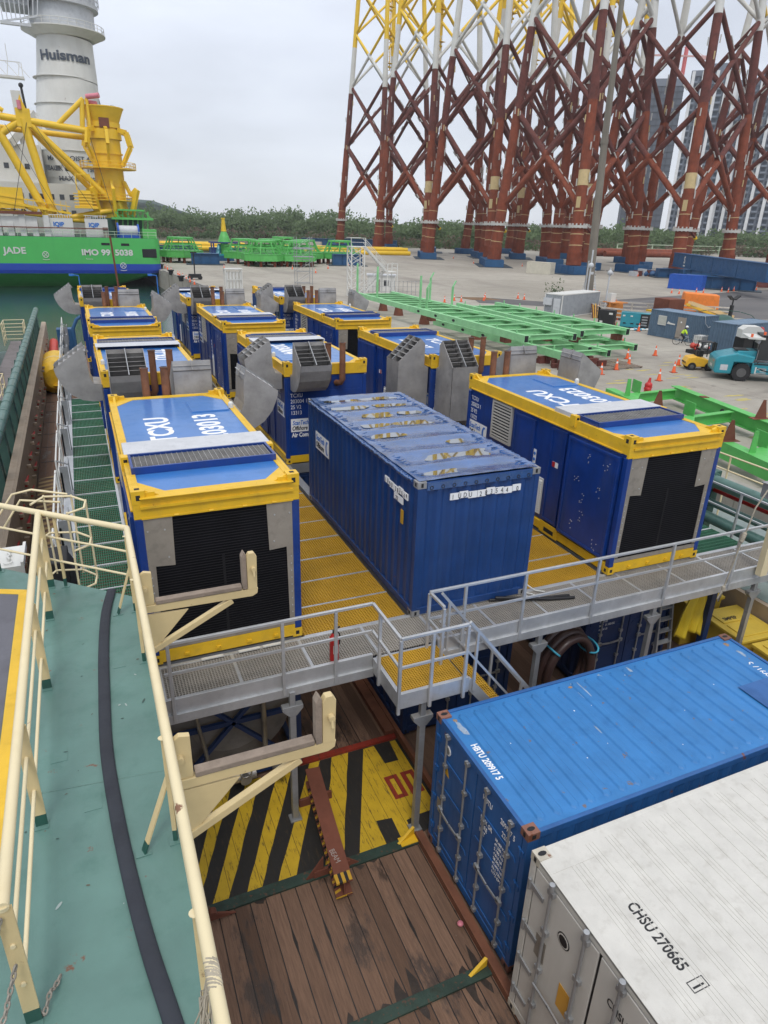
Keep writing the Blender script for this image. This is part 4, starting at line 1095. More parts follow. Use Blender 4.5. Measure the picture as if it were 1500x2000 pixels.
# containers and tank of the lower tier that carry the platform
NAVD = mat('lower_navy_container', (.007, .028, .10), .5, .15, .3, .03, .05)
for i, (x, y, lab) in enumerate(((4.82, 9.55, 'dark blue container on the lower deck under the tarpaulin-covered container'), (9.15, 9.55, 'dark blue container with door bars on the lower deck under the container numbered 203023'),
                         (4.82, 18.0, 'dark blue lower container under the container numbered 203004'), (9.30, 18.0, 'dark blue lower container under the one with straight ducts'),
                         (.30, 18.0, 'dark blue lower container under the second unit of the left row'), (.25, 26.4, 'dark blue lower container under the third unit of the left row'),
                         (4.82, 26.3, 'dark blue lower container under the second unit of the middle row'), (9.30, 26.3, 'dark blue lower container under the second unit of the right row'),
                         (.10, 35.3, 'dark blue lower container under the last unit of the left row'), (4.82, 34.8, 'dark blue lower container under the last unit of the middle row'), (9.30, 34.8, 'dark blue lower container under the last unit of the right row'))):
    t = std_container('lower_container', lab, 'container', (x, y, .08), 0, 'lower tier of blue containers', NAVD, NAVD, roof='flat', end0='doors' if i < 2 else 'corr')
    if i == 1:
        for k, s_ in enumerate(('MAX.', 'GROSS  24.000 KG', '52.910 LB', 'TARE   2.850 KG', '6.280 LB', 'NET   21.150 KG', '46.630 LB')): text(s_, .075, WHITE, t, (.35, -.002, 1.95-k*.10), (PI/2, 0, 0), sx=.8)
t = thing('tank_container', 'tank container in a dark blue cross-braced frame under the nearest compressor container', 'tank', (.30, 9.55, .08))
g = MB()
for x in (.06, 2.38):
    for y in (.06, 5.99): g.beam((x, y, .0), (x, y, 2.59), .12, .12)
for z in (.08, 1.3, 2.52):
    for y in (.06, 5.99): g.beam((.12, y, z), (2.32, y, z), .09 if z != 1.3 else .07, .09)
for x in (.06, 2.38):
    for z in (.08, 2.52): g.beam((x, .12, z), (x, 5.93, z), .09, .09)
for a, b_ in (((.1, .04, .1), (1.22, .04, 1.3)), ((2.34, .04, .1), (1.22, .04, 1.3)), ((.1, .04, 2.5), (1.22, .04, 1.3)), ((2.34, .04, 2.5), (1.22, .04, 1.3))): g.beam(a, b_, .08, .07)
g.build('frame', NAVD, t)
g = MB(); g.tube((1.22, .32, 1.3), (1.22, 5.7, 1.3), 1.12, n=36); g.tube((1.22, .18, 1.3), (1.22, .32, 1.3), .72, 1.12, n=36); g.tube((1.22, .12, 1.95), (1.22, .20, 1.95), .10, n=16, m=1)
g.box(.35, .6, .10, .13, 1.85, 2.15, 2)
g.build('vessel', [mat('tank_cladding', (.20, .18, .16), .5, .15, .4), CAT, NAVD], t)
g = MB(); g.path([(.55, .0, 2.5), (.6, -.02, 1.6), (.7, -.03, .9), (.75, -.05, .35)], .035, 8); g.path([(1.75, -.02, 2.55), (1.75, -.02, .3)], .05, 8)
g.tube((.75, -.05, .3), (.75, -.05, .5), .07, n=10)
g.tube((1.1, -.25, .35), (1.5, -.25, .35), .12, n=12); g.tube((1.3, -.25, .35), (1.3, -.42, .35), .10, n=12); g.path([(1.3+.1*math.cos(q), -.44, .55+.1*math.sin(q)) for q in [2*PI*k/12 for k in range(12)]], .014, 6, closed=True)
g.tube((1.9, -.2, .3), (1.9, -.42, .3), .09, n=12)
g.build('valves_and_pipes', mat('steel_fitting', (.35, .33, .30), .35, .2, .3, metal=.7), t)
# steel pontoons / platform frame
b = MB()
for x0, x1 in ((.3, 2.75), (4.8, 7.25), (9.25, 11.7)):
    b.box(x0, x0+.2, 9.45, 43, 2.70, 2.985); b.box(x1-.2, x1, 9.45, 43, 2.70, 2.985)
    for y in (9.45, 15.3, 18, 24, 26.4, 32.3, 34.8, 41): b.box(x0+.2, x1-.2, y, y+.2, 2.70, 2.985)
tag(b.build('platform_beams', GALV), 'steel platform beams between the two container tiers', 'beams')
b = MB(); b.box(.5, 2.6, 9.36, 9.44, 2.72, 2.93); b.box(1.0, 1.5, 9.352, 9.36, 2.93, 2.95, 1)
for x in (1.05, 1.65, 2.05): b.box(x, x+.35, 9.30, 9.355, 2.995, 3.015, 1)
tag(b.build('cable_tray', [HDOOR, SHIPW]), 'blue cable tray with white clips at the foot of the nearest container', 'cable tray')

# small things on the walkway
t = thing('fire_extinguisher', 'red fire extinguisher standing on the cross walkway by the railing', 'extinguisher', (3.05, 8.62, 2.975))
g = MB(); g.tube((0, 0, 0), (0, 0, .42), .075, n=14); g.tube((0, 0, .42), (0, 0, .50), .075, .03, n=14); g.build('cylinder', RED, t)
g = MB(); g.tube((0, 0, .50), (0, 0, .55), .03, n=8); g.beam((0, 0, .56), (.10, 0, .60), .02, .02); g.path([(.03, 0, .54), (.10, .02, .45), (.10, .02, .25)], .012, 6); g.build('valve_and_hose', BLK, t)
g = MB(); g.box(-.04, .04, -.078, -.070, .15, .3); g.build('label_patch', SHIPW, t)
b = MB(); b.path([(6.4, 9.3, 3.0), (6.9, 9.15, 3.01), (7.3, 9.0, 3.01), (7.7, 8.95, 3.01), (7.95, 8.9, 3.01)], .03, 8); b.path([(6.5, 9.25, 3.06), (7.0, 9.05, 3.06), (7.5, 8.92, 3.01), (8.0, 8.8, 3.01)], .03, 8)
b.path([(7.2, 9.5, 3.2), (7.1, 9.35, 3.02), (7.3, 9.2, 3.01), (7.4, 8.95, 3.01)], .012, 6, m=1); b.path([(7.3, 9.5, 3.1), (7.45, 9.3, 3.0), (7.6, 9.2, 3.0)], .012, 6, m=1)
tag(b.build('cables', [BLK, SHIPW]), 'black hoses lying on the walkway beside the tarpaulin-covered container', 'hose')

# coiled brown hose, ladder, raincoat, crates
t = thing('hose_coil', 'coiled brown suction hose tied with blue tape, standing behind the bright blue container', 'hose', (8.2, 9.25, 1.25))
g = MB()
for k in range(3):
    pts = []
    for i in range(40):
        q = 2*PI*i/40; pts.append((.62*math.cos(q)*(1-.06*k), -.10-.16*k+.03*math.sin(2*q), .82*math.sin(q)*(1-.05*k)))
    g.path(pts, .085, 12, closed=True)
g.build('hose', BROWNH, t)
g = MB()
for q in (.5, 2.4, 4.3):
    c = V((.6*math.cos(q), -.25, .8*math.sin(q))); d = V((-math.sin(q), 0, math.cos(q)))
    for o_ in (0,): g.beam(c-d*.05, c+d*.05, .58, .24, up=(0, 1, 0)) if False else g.path([c+V((math.cos(q)*.14*math.cos(p), .30*math.sin(p), math.sin(q)*.14*math.cos(p))) for p in [2*PI*k/14 for k in range(14)]], .022, 6, closed=True)
g.build('tape', LBLUE, t)
g = MB(); g.tube((.35, -.5, -.75), (.65, -.55, -.55), .10, n=12); g.build('coupling', GALV, t)
b = MB(); b.box(7.35, 8.0, 8.7, 9.2, .0, .55); tag(b.build('yellow_crate', mat('yellow_plastic', (.55, .38, .04), .5, .1, .3)), 'yellow plastic box below the stairs beside the brown hose coil', 'box')
t = thing('step_ladder', 'small grey aluminium step ladder leaning under the walkway', 'ladder', (11.28, 9.35, .0))
g = MB()
for x in (-.22, .22): g.beam((x, -.15, 0), (x*.8, .12, 1.9), .04, .07); 
for i in range(6): g.box(-.22, .22, -.16+.045*i, -.04+.045*i, .28+i*.28, .31+i*.28)
g.build('frame', GALV, t)
b = MB(); rr = random.Random(9); P = []
nu, nv = 14, 18
for j in range(nv+1):
    v = j/nv; wdt = .22+.28*math.sin(min(1, v*1.3)*PI*.62)
    for i in range(nu+1):
        u = i/nu-.5
        P.append((11.95+u*wdt*1.6-.10*v, 9.20+.07*math.sin(u*16+v*2)*(.4+v), 2.30-v*1.25-.16*abs(u)*v+.05*math.sin(u*9)*v))
b.v = P
for j in range(nv):
    for i in range(nu): a = j*(nu+1)+i; b.f.append((a, a+1, a+nu+2, a+nu+1)); b.m.append(0); b.s.append(True)
rc = b.build('raincoat', mat('yellow_oilskin', (.66, .48, .03), .45, .1, .2)); sm = rc.modifiers.new('thickness', 'SOLIDIFY'); sm.thickness = .02
tag(rc, 'yellow oilskin raincoat hanging under the walkway', 'raincoat')
b = MB(); b.box(12.25, 12.40, 9.1, 9.25, 0, 2.62); tag(b.build('blue_post', NAVD), 'dark blue post beside the hanging yellow raincoat', 'post')
YPL = mat('yellow_bin_plastic', (.60, .42, .05), .5, .08, .3, grimecol=(.35, .24, .05))
for i, (x, y, h_, lab) in enumerate(((12.65, 10.0, 1.25, 'yellow lidded bin nearer the hanging raincoat'), (12.75, 8.45, 1.10, 'yellow lidded bin with black lid lettering beside the bright blue container'), (12.8, 7.0, 1.1, 'yellow lidded bin at the right picture edge'))):
    t = thing('storage_bin', lab, 'bin', (x, y, 0), rad(-4), 'yellow bins along the right bulwark')
    g = MB(); g.ext([(.03, 0, 0), (1.02, 0, 0), (1.08, 0, h_-.08), (-.03, 0, h_-.08)], (0, 1.25, 0)); g.build('bin_body', YPL, t, bevel=.02)
    g = MB(); g.box(-.07, 1.12, -.05, 1.30, h_-.08, h_); g.box(.1, .95, .1, .6, h_, h_+.03); g.box(.1, .95, .68, 1.15, h_, h_+.03); g.build('lid', YPL, t, bevel=.02)
    if i: text('SMPEP', .16, BLK, t, (.2, .75, h_+.032), (0, 0, 0), sx=.9, bold=.004)

# H-beam on the striped deck, wedge brackets
t = thing('steel_beam', 'red brown steel I-beam with striped end lying over the hazard stripes', 'beam', (2.50, 6.60, 0), rad(0))
g = MB()
p0, p1 = V((0, 0, 0)), V((.25, 2.35, 0))
for z, w_ in ((.47, .255), (.18, .255)): g.beam(p0+V((0, 0, z)), p1+V((0, 0, z)), w_, .025)
g.beam(p0+V((0, 0, .325)), p1+V((0, 0, .325)), .02, .262); g.box(-.30, .30, .55, .60, .0, .16); g.box(-.1, .5, 2.0, 2.05, 0, .16)
g.ext([(-.45, .57, .0), (-.14, .57, .42), (-.14, .57, .0)], (0, .02, 0)); g.ext([(.50, .57, .0), (.16, .57, .30), (.16, .57, .0)], (0, .02, 0))
g.build('beam_body', RUST, t)
g = MB()
for i in range(22):
    y = .10+i*.085; x = -.135+y*.106
    g.ext([(x-.001, y, .456), (x-.001+.0045, y+.042, .456), (x+.0045, y+.042, .484), (x, y, .484)], (-.004, 0, 0), i % 2)
for i in range(5): g.ext([(-.13+.052*i, -.002, .456), (-.078+.052*i, -.002, .456), (-.078+.052*i, -.002, .484), (-.13+.052*i, -.002, .484)], (0, -.003, 0), i % 2)
for i in range(5): g.ext([(-.125+.05*i, .0, .4835), (-.075+.05*i, .0, .4835), (-.065+.05*i, .16, .4835), (-.115+.05*i, .16, .4835)], (0, 0, .0012), i % 2)
for i in range(24):
    y = .06+i*.09; x = -.128+y*.106
    g.ext([(x, y, .1928), (x+.10, y+.03, .1928), (x+.10, y+.075, .1928), (x+.0045, y+.045, .1928)], (0, 0, .0012), i % 2)
g.box(-.13, .13, -.004, .0, .165, .195, 0)
g.build('hazard_marking', [FRPY, BLK], t)
text('BEAM', .125, mat('faded_white', (.36, .30, .27), .7, .2), t, (-.04, .60, .4835), (0, 0, rad(-84)), sx=.85)
b = MB(); b.ext([(3.70, 7.22, .04), (4.02, 7.32, .04), (4.02, 7.32, .20)], (-.02, .04, 0)); b.box(3.72, 4.02, 7.16, 7.34, .036, .05); tag(b.build('wedge_bracket', YEL), 'yellow triangular deck bracket at the corner of the blue container', 'bracket')
b = MB(); b.ext([(3.72, 4.9, .04), (4.0, 4.95, .04), (4.0, 4.95, .20)], (-.02, .04, 0)); tag(b.build('wedge_bracket', YEL), 'yellow triangular deck bracket at the foot of the white container', 'bracket')
b = MB(); b.ext([(.45, 7.05, .036), (.95, 7.05, .036), (.48, 7.05, .26)], (0, .03, 0)); b.tube((.62, 7.0, .2), (.62, 7.1, .2), .06, n=10); tag(b.build('deck_lug', RUST), 'rusty deck lug at the left end of the cross bar', 'lug')
b = MB(); b.ball((3.94, 5.6, .10), .05, 8, sz=.6); tag(b.build('cloth_scrap', PINK), 'small pink and white scrap on the rusty coaming', 'scrap')
b = MB(); b.path([(1.75, 3.9, .03), (1.72, 4.02, .05), (1.8, 4.1, .03)], .03, 8); b.tube((1.78, 3.9, .0), (1.78, 3.9, .05), .09, n=14); tag(b.build('deck_ring', CAT), 'orange rusty deck ring near the bottom edge of the timber deck', 'ring')

# ================================================================ upper green deck at the left foreground
ZG = 4.88
b = MB()
b.ext([(.20, -3, ZG-.3), (.20, 8.32, ZG-.3), (-1.75, 10.05, ZG-.3), (-2.9, 10.3, ZG-.3), (-2.9, -3, ZG-.3)], (0, 0, .3)); structure(b, 'green_deck', GRN)
b = MB(); b.ext([(-1.235, -3, ZG), (-1.235, 8.93, ZG), (-2.8, 9.6, ZG), (-2.8, -3, ZG)], (0, 0, .004)); structure(b, 'grey_walk_area', GREYD)
b = MB()
b.ext([(-1.23, -3, ZG+.0), (-1.13, -3, ZG+.0), (-1.13, 9.02, ZG+.0), (-1.23, 8.94, ZG)], (0, 0, .005)); b.ext([(-1.231, 8.94, ZG), (-1.131, 9.03, ZG), (-2.8, 9.75, ZG), (-2.8, 9.65, ZG)], (0, 0, .0045)); structure(b, 'yellow_deck_line', YEL)
b = MB(); b.box(-2.9, .12, -3, 8.2, .0, ZG-.31); structure(b, 'deckhouse', BEIGE)
b = MB(); b.ext([(.12, 8.2, 3.9), (-1.75, 9.9, 3.9), (-1.75, 8.2, 3.9)], (0, 0, .6)); structure(b, 'deck_bracket_plate', DKGRN)
for k, (x, y) in enumerate(((-.12, 6.9), (-.45, 4.9), (-.72, 5.6))):
    b = MB(); b.box(x-.07, x+.07, y-.09, y+.09, ZG+.0, ZG+.0035); structure(b, 'deck_doubler', GRN)

rs = random.Random(44); b = MB()
b.path([(-1.12, 5.2, ZG-.002), (-.5, 5.13, ZG-.001), (.19, 5.05, ZG-.002)], .006, 5)
structure(b, 'weld_beads', mat('weld_bead_green', (.095, .185, .16), .5, .2, .4, .3, .2, scale=6))
b = MB()
for _ in range(34):
    cx, cy = rs.uniform(-1.05, .15), rs.uniform(2.3, 7.9); r_ = rs.choice((.004, .006, .008, .011)); a_ = rs.uniform(0, 3); st = rs.uniform(1, 3.5)
    b.add([(cx+r_*st*math.cos(q)*math.cos(a_)-r_*math.sin(q)*math.sin(a_), cy+r_*st*math.cos(q)*math.sin(a_)+r_*math.sin(q)*math.cos(a_), ZG+.0022+.0001*_) for q in [2*PI*i/9 for i in range(9)]], [tuple(range(9))], _ % 3)
structure(b, 'deck_scuffs', [mat('scuff_dark', (.04, .075, .065), .6, .3), mat('scuff_pale', (.30, .36, .34), .6, .2), mat('scuff_rust', (.10, .07, .045), .8, .3)])
def deck_railing(label, line, posts, braces, closed_end=False):
    t = thing('deck_railing', label, 'railing', (0, 0, 0))
    P = [V((x, y, ZG+1.05)) for x, y in line]
    g = MB()
    pts = []
    for i, p in enumerate(P):
        if 0 < i < len(P)-1:
            for q in (-.06, -.03, .0): pts.append(p+(P[i-1]-p).normalized()*abs(q))
            for q in (.03, .06): pts.append(p+(P[i+1]-p).normalized()*q)
        else: pts.append(p)
    g.path(pts, .038, 14)
    for (x, y) in posts: g.tube((x, y, ZG+1.045), (x+.0005, y+.001, ZG+1.05), .038, n=12)
    g.build('top_rail', CREAM, t)
    g = MB()
    for z in (.38, .72):
        g.path([V((p.x, p.y, ZG+z)) for p in pts], .0155, 8)
    g.build('lower_rails', CREAM, t)
    for i, (x, y) in enumerate(posts):
        g = MB(); a = .0 if not braces else 0
        dx, dy = (.045, .008) if abs(line[0][0]-line[-1][0]) < .4 else (.024, .021)
        def bar(z0, z1, m):
            g.ext([(x-dx, y-dy, z0), (x+dx, y-dy, z0), (x+dx, y+dy, z0), (x-dx, y+dy, z0)] if dx > .03 else [(x-.02, y-.012, z0), (x+.012, y-.02, z0), (x+.02, y+.012, z0), (x-.012, y+.02, z0)], (0, 0, z1-z0), m)
        bar(ZG+.12, ZG+1.03, 0); bar(ZG+.0, ZG+.12, 1)
        g.box(x-.05, x+.05, y-.05, y+.05, ZG, ZG+.008, 2)
        g.build('post', [CREAMD, DKGRN, GRN], t)
    for (x, y, fx, fy) in braces:
        g = MB(); f_ = V((fx, fy, ZG)); h_ = V((x, y, ZG+.62)); m_ = f_+(h_-f_)*.14
        g.beam(m_, h_, .012, .065, 0, up=(0, 1, .01)) if False else g.beam(m_, h_, .060, .012, 0)
        g.beam(f_, m_, .062, .014, 1); g.box(fx-.06, fx+.06, fy-.04, fy+.04, ZG, ZG+.008, 2)
        g.build('brace', [CREAMD, DKGRN, GRN], t)
    return t
deck_railing('cream tube railing on the right and far edges of the green deck', [(.18, -1.2), (.18, 8.22), (-2.2, 10.3)],
             [(.15, 7.99), (.15, 6.84), (.15, 4.25), (.15, 2.75), (-.66, 8.97), (-.87, 9.16), (-1.50, 9.72)], [(.15, 8.02, -.06, 7.98), (.15, 4.3, -.10, 4.22)])
deck_railing('cream tube railing on the left side of the green deck by the grey area', [(-.84, 3.18), (-.84, 9.06)], [(-.84, 3.2), (-.84, 4.8), (-.84, 6.7), (-.84, 8.15), (-.84, 9.0)], [])
# ladder hoop cage beyond the railing
t = thing('ladder_cage', 'cream tubular safety hoops around the ladder opening beyond the deck railing', 'ladder cage', (0, 0, 0))
g = MB()
for z in (4.75, 5.35, 5.90):
    g.path([(-.95, 9.5, z), (-.80, 9.75, z), (-.45, 9.65, z), (-.27, 9.40, z), (-.30, 9.15, z), (-.50, 9.02, z)], .016, 8)
for x, y in ((-.80, 9.75), (-.45, 9.65), (-.27, 9.40), (-.50, 9.02)): g.tube((x, y, 4.7), (x, y, 5.92), .014, n=8)
g.path([(-1.5, 9.9, 5.5), (-1.2, 9.98, 5.9), (-.95, 9.95, 5.95), (-.5, 9.8, 5.88)], .016, 8); g.path([(-1.35, 9.8, 5.5), (-1.1, 9.85, 5.85), (-.6, 9.68, 5.82)], .016, 8)
g.build('hoops', CREAM, t)
b = MB(); b.box(-2.1, -1.28, 10.4, 11.15, 4.55, 4.60); b.box(-2.1, -1.28, 10.4, 10.43, 4.3, 4.55)
b.box(-2.1, -2.06, 10.4, 11.15, 4.6, 4.66); b.box(-1.32, -1.28, 10.4, 11.15, 4.6, 4.66)
for x in (-1.85, -1.5): b.path([(x+.02*math.sin(i*1.5), 10.6+i*.035, 4.63) for i in range(12)], .018, 6); b.path([(x+.06*math.cos(q), 10.52+.06*math.sin(q), 4.63) for q in [rad(180+i*25) for i in range(9)]], .009, 6)
tag(b.build('lifting_tray', SHIPW), 'white tray with chains and hooks beyond the green deck railing', 'tray')
b = MB(); b.box(-1.05, -.66, 10.0, 10.6, 4.15, 4.75); b.ext([(-.66, 10.0, 4.75), (-.52, 10.1, 4.4), (-.66, 10.0, 4.15)], (0, .4, 0)); tag(b.build('black_box', RUBB, bevel=.02), 'black equipment box behind the ladder hoops', 'box')
# flat hose on the green deck
b = MB(); hp = [(-.10, 8.6), (-.20, 8.0), (-.26, 7.2), (-.29, 6.41), (-.31, 5.5), (-.27, 4.66), (-.21, 3.96), (-.14, 3.39), (-.05, 2.85), (.03, 2.3), (.07, 1.2)]
fine_ = []
for i in range(len(hp)-1):
    for k in range(6):
        q = k/6; p_ = hp[max(i-1, 0)]; a_ = hp[i]; c_ = hp[i+1]; d_ = hp[min(i+2, len(hp)-1)]
        f2 = [0.5*((2*a_[j])+(-p_[j]+c_[j])*q+(2*p_[j]-5*a_[j]+4*c_[j]-d_[j])*q*q+(-p_[j]+3*a_[j]-3*c_[j]+d_[j])*q**3) for j in (0, 1)]
        fine_.append((f2[0], f2[1], ZG+.026))
b.path(fine_, .05, 14, flat=(.058, .022)); tag(b.build('deck_hose', HOSE), 'black flattened hose running along the green deck', 'hose')
# chain from the left railing end
def chain(mb, pts, link=.045, r=.007, m=0):
    P = [V(p) for p in pts]; d_tot = 0; k = 0
    for a_, c_ in zip(P[:-1], P[1:]):
        n_ = max(1, int((c_-a_).length/(link*.72)))
        for i in range(n_):
            c = a_+(c_-a_)*((i+.5)/n_); d = (c_-a_).normalized()
            s_ = d.cross(V((0, 0, 1))); s_ = s_.normalized() if s_.length > .01 else V((1, 0, 0)); u_ = s_.cross(d)
            w_ = s_ if k % 2 else u_; k += 1
            mb.path([c+d*link*.5*math.cos(q)+w_*link*.28*math.sin(q) for q in [2*PI*j/10 for j in range(10)]], r, 5, closed=True, m=m)
b = MB()
chain(b, [(-.86, 3.17, ZG+.98), (-.95, 3.10, ZG+.72), (-1.08, 2.9, ZG+.55), (-1.3, 2.6, ZG+.6)]); tag(b.build('safety_chain', TAN), 'steel safety chain sagging from the top of the left railing end post', 'chain'); b = MB(); chain(b, [(-.84, 3.14, ZG+.62), (-.92, 3.0, ZG+.42), (-1.08, 2.75, ZG+.3)])
tag(b.build('safety_chain', TAN), 'steel safety chain sagging from the lower part of the left railing end post', 'chain'); b = MB()
chain(b, [(-.86, 3.26, ZG+.03), (-.78, 3.20, ZG+.03), (-.74, 3.28, ZG+.10), (-.72, 3.36, ZG+.03), (-.69, 3.42, ZG+.03)])
tag(b.build('loose_chain', TAN), 'short loose chain lying at the foot of the left railing end post', 'chain')
b = MB(); rr = random.Random(4)
for i in range(26):
    q = rr.uniform(0, 6.28); z = ZG+1.05
    b.path([(.18+.035*math.cos(q+k*.5), 2.28+.12*(i/26)+.01*k, z+.035*math.sin(q+k*.5)) for k in range(7)], .006, 5)
for i in range(16): b.path([(.15, 2.32+rr.uniform(-.03, .08), z-.02), (.12+rr.uniform(-.03, .03), 2.30+rr.uniform(-.08, .1), z-.12), (.10+rr.uniform(-.05, .04), 2.28+rr.uniform(-.1, .1), z-.26)], .005, 5)
tag(b.build('rope_knot', ROPE), 'frayed grey rope tied round the deck railing at the bottom edge', 'rope')

# timber-lined crane-hook rests outside the railing
def rest(label, y, k):
    t = thing('rest_bracket', label, 'rest bracket', (.2, y, ZG), 0, 'cream rest brackets on the deck edge')
    g = MB(); th_ = .07
    g.ext([(.0, -th_/2, .53), (1.24, -th_/2, .51), (1.30, -th_/2, .54), (1.31, -th_/2, .61), (.0, -th_/2, .62)], (0, th_, 0))
    g.ext([(1.19, -th_/2-.002, .60), (1.30, -th_/2-.002, .60), (1.31, -th_/2-.002, 1.03), (1.28, -th_/2-.002, 1.08), (1.22, -th_/2-.002, 1.08), (1.19, -th_/2-.002, 1.03)], (0, th_, 0))
    g.ext([(-.06, -.02, .62), (.14, -.02, .62), (.14, -.02, 1.02), (.06, -.02, 1.04), (-.04, -.02, .97), (-.06, -.02, .88)], (0, .05, 0))
    g.ext([(-.02, -.012, -.10), (-.02, -.012, .50), (.50, -.012, .48)], (0, .024, 0))
    g.beam((0, 0, -.02), (1.0, 0, .49), .065, .07)
    g.tube((1.26, -th_/2-.05, .88), (1.26, -th_/2, .88), .028, n=10); g.tube((1.26, -th_/2-.055, .80), (1.26, -th_/2-.03, .90), .014, n=6); g.tube((.05, -.07, .84), (.05, -.02, .84), .028, n=10)
    g.build('bracket_frame', CREAMD, t, bevel=.006)
    g = MB(); g.box(.15, 1.12, -.045, .045, .622, .675); g.build('timber_pad', TIMB, t, bevel=.008)
    g = MB(); g.ext([(1.13, -.045, .622), (1.185, -.045, .622), (1.185, -.045, 1.07), (1.16, -.045, 1.11), (1.13, -.045, 1.05)], (0, .09, 0)); g.build('timber_cheek', TIMB, t, bevel=.006)
    return t
rest('cream U-shaped bracket with timber lining in front of the nearest radiator', 7.0, 0)
rest('cream U-shaped bracket with timber lining over the striped deck', 4.25, 1)

# ================================================================ right side pipes
def piperun(label, x, z, r, m, y0=-6, y1=55, fl=0, cat='pipe'):
    b = MB(); b.tube((x, y0, z), (x, y1, z), r, n=18)
    if fl:
        for k in range(12):
            y = 3.4+k*fl; b.tube((x, y-.035, z), (x, y-.002, z), r*1.42, n=18); b.tube((x, y+.002, z), (x, y+.035, z), r*1.42, n=18)
            for j in range(8): q = 2*PI*j/8; b.tube((x+r*1.2*math.cos(q), y-.06, z+r*1.2*math.sin(q)), (x+r*1.2*math.cos(q), y+.06, z+r*1.2*math.sin(q)), .018, n=5)
    return tag(b.build('deck_pipe', m), label, cat)
piperun('thick dark green flanged pipe, uppermost of the pipes on the right', 15.0, 3.42, .17, PIPEG, fl=4.3)
piperun('red pipe below the uppermost green pipe on the right', 15.30, 3.10, .09, RED, fl=5.7)
piperun('thin dark green pipe directly below the red pipe', 15.1, 2.78, .10, PIPEG, fl=6.1)
piperun('thick dark green pipe, third green pipe from the top on the right', 15.0, 2.40, .15, PIPEG)
piperun('dark green pipe, lowest of the pipes on the right', 15.0, 1.95, .12, PIPEG)
for k in range(10):
    b = MB(); y = 2.2+k*5.0-.1; b.box(15.18, 15.42, y, y+.2, 1.47, 3.6)
    for z in (3.2, 2.6, 2.2, 1.78): b.box(14.8, 15.19, y+.003, y+.197, z-.03, z+.0)
    tag(b.build('pipe_support', DKGRN), 'dark green steel post with brackets carrying the pipes on the right', 'pipe support', 'posts carrying the right side pipes')
b = MB(); b.path([(15.30, 13.4, 3.15), (15.30, 13.4, 3.75), (15.30, 13.3, 3.85), (15.30, 13.1, 3.85)], .06, 10); tag(b.build('red_pipe_outlet', RED), 'small red pipe elbow sticking up between the green pipes', 'pipe outlet')
b = MB()
for z in (2.5, 2.95, 3.4):
    b.tube((17.3, -5, z), (17.3, 55, z), .025, n=6)
for k in range(26): b.tube((17.3, -2+k*2.2, 1.47), (17.3, -2+k*2.2, 3.4), .03, n=6)
tag(b.build('ship_side_railing', CREAM), 'cream railing along the quay side of the ship', 'railing')
b = MB(); b.box(15.7, 16.0, 0, 52, 1.471, 1.60); tag(b.build('deck_edge_marker', YEL), 'yellow edge strip below the right side pipes', 'edge strip')
# floodlight on its post and hanging rope
t = thing('floodlight', 'small grey floodlight box on a cream post at the right picture edge', 'floodlight', (12.1, 8.3, 0))
g = MB(); g.box(-.14, .16, -.12, .12, 4.72, 5.0); g.box(-.16, .18, -.14, .14, 5.0, 5.03); g.build('lamp_box', GALV, t, bevel=.01)
g = MB(); g.box(.30, .50, -.05, .08, 2.9, 5.12); g.box(.1, .3, -.03, .03, 4.8, 4.86); g.build('post', CREAM, t)
g = MB(); g.box(-.10, .12, -.126, -.121, 4.76, 4.95); g.build('lens', SHIPW, t)
b = MB()
pts = [(12.55, 8.05, 6.2), (12.2, 8.1, 5.45), (11.75, 8.15, 4.95), (11.62, 8.2, 4.6), (11.55, 8.2, 4.2), (11.5, 8.22, 3.9), (11.45, 8.25, 3.3), (11.35, 8.25, 2.75)]
b.path(pts, .016, 7)
for i in range(5): b.ball((11.52-.01*i, 8.21, 4.05-i*.035), .045, 8)
for i in range(3): b.ball((11.35, 8.24, 2.86-i*.03), .04, 8)
b.path([(11.34, 8.24, 2.82), (11.25, 8.24, 2.62), (11.29, 8.24, 2.54), (11.36, 8.24, 2.80)], .018, 6)
tag(b.build('hanging_rope', ROPE), 'knotted pale rope hanging over the cross walkway railing at the right', 'rope')

# ================================================================ water, quay, yard
b = MB(); b.quad((-900, -300, -3.6), (900, -300, -3.6), (900, 1200, -3.6), (-900, 1200, -3.6)); structure(b, 'water', WATER)
ZQ = -.3
b = MB(); b.ext([(28.0, -40, -4.2), (1600, -40, -4.2), (1600, 1600, -4.2), (14.8, 175, -4.2), (15.6, 143, -4.2)], (0, 0, 3.9)); structure(b, 'quay_ground', YARD)
b = MB(); b.ext([(14.6, 175, -4.2), (1600, 1601, -4.2), (-1200, 1601, -4.2), (-1200, 420, -4.2), (-40, 330, -4.2)], (0, 0, 3.6)); structure(b, 'far_shore_ground', EARTH)
b = MB(); b.ext([(28.02, -40, -3), (28.5, -40, -3), (16.1, 143, -3), (15.62, 143, -3)], (0, 0, 2.95)); structure(b, 'quay_kerb', CONC)
b = MB(); P = [(56.5, 90, ZQ+.004), (62, 84, ZQ+.004), (72, 84, ZQ+.004), (120, 96, ZQ+.004), (400, 150, ZQ+.004), (400, 90, ZQ+.004), (84, 60, ZQ+.004), (78, 62, ZQ+.004), (60, 77, ZQ+.004), (55, 84, ZQ+.004)]
b.add(P, [tuple(range(len(P)))[::-1]]); structure(b, 'asphalt_road', ASPH)
b = MB()
for a_, c_ in (((66, 82), (112, 84)), ((112, 84), (300, 110))): b.add([(a_[0], a_[1]-.12, ZQ+.008), (c_[0], c_[1]-.12, ZQ+.008), (c_[0], c_[1]+.12, ZQ+.008), (a_[0], a_[1]+.12, ZQ+.008)], [(0, 1, 2, 3)])
structure(b, 'road_line', mat('faded_white_line', (.32, .31, .30), .8, .15, .4))
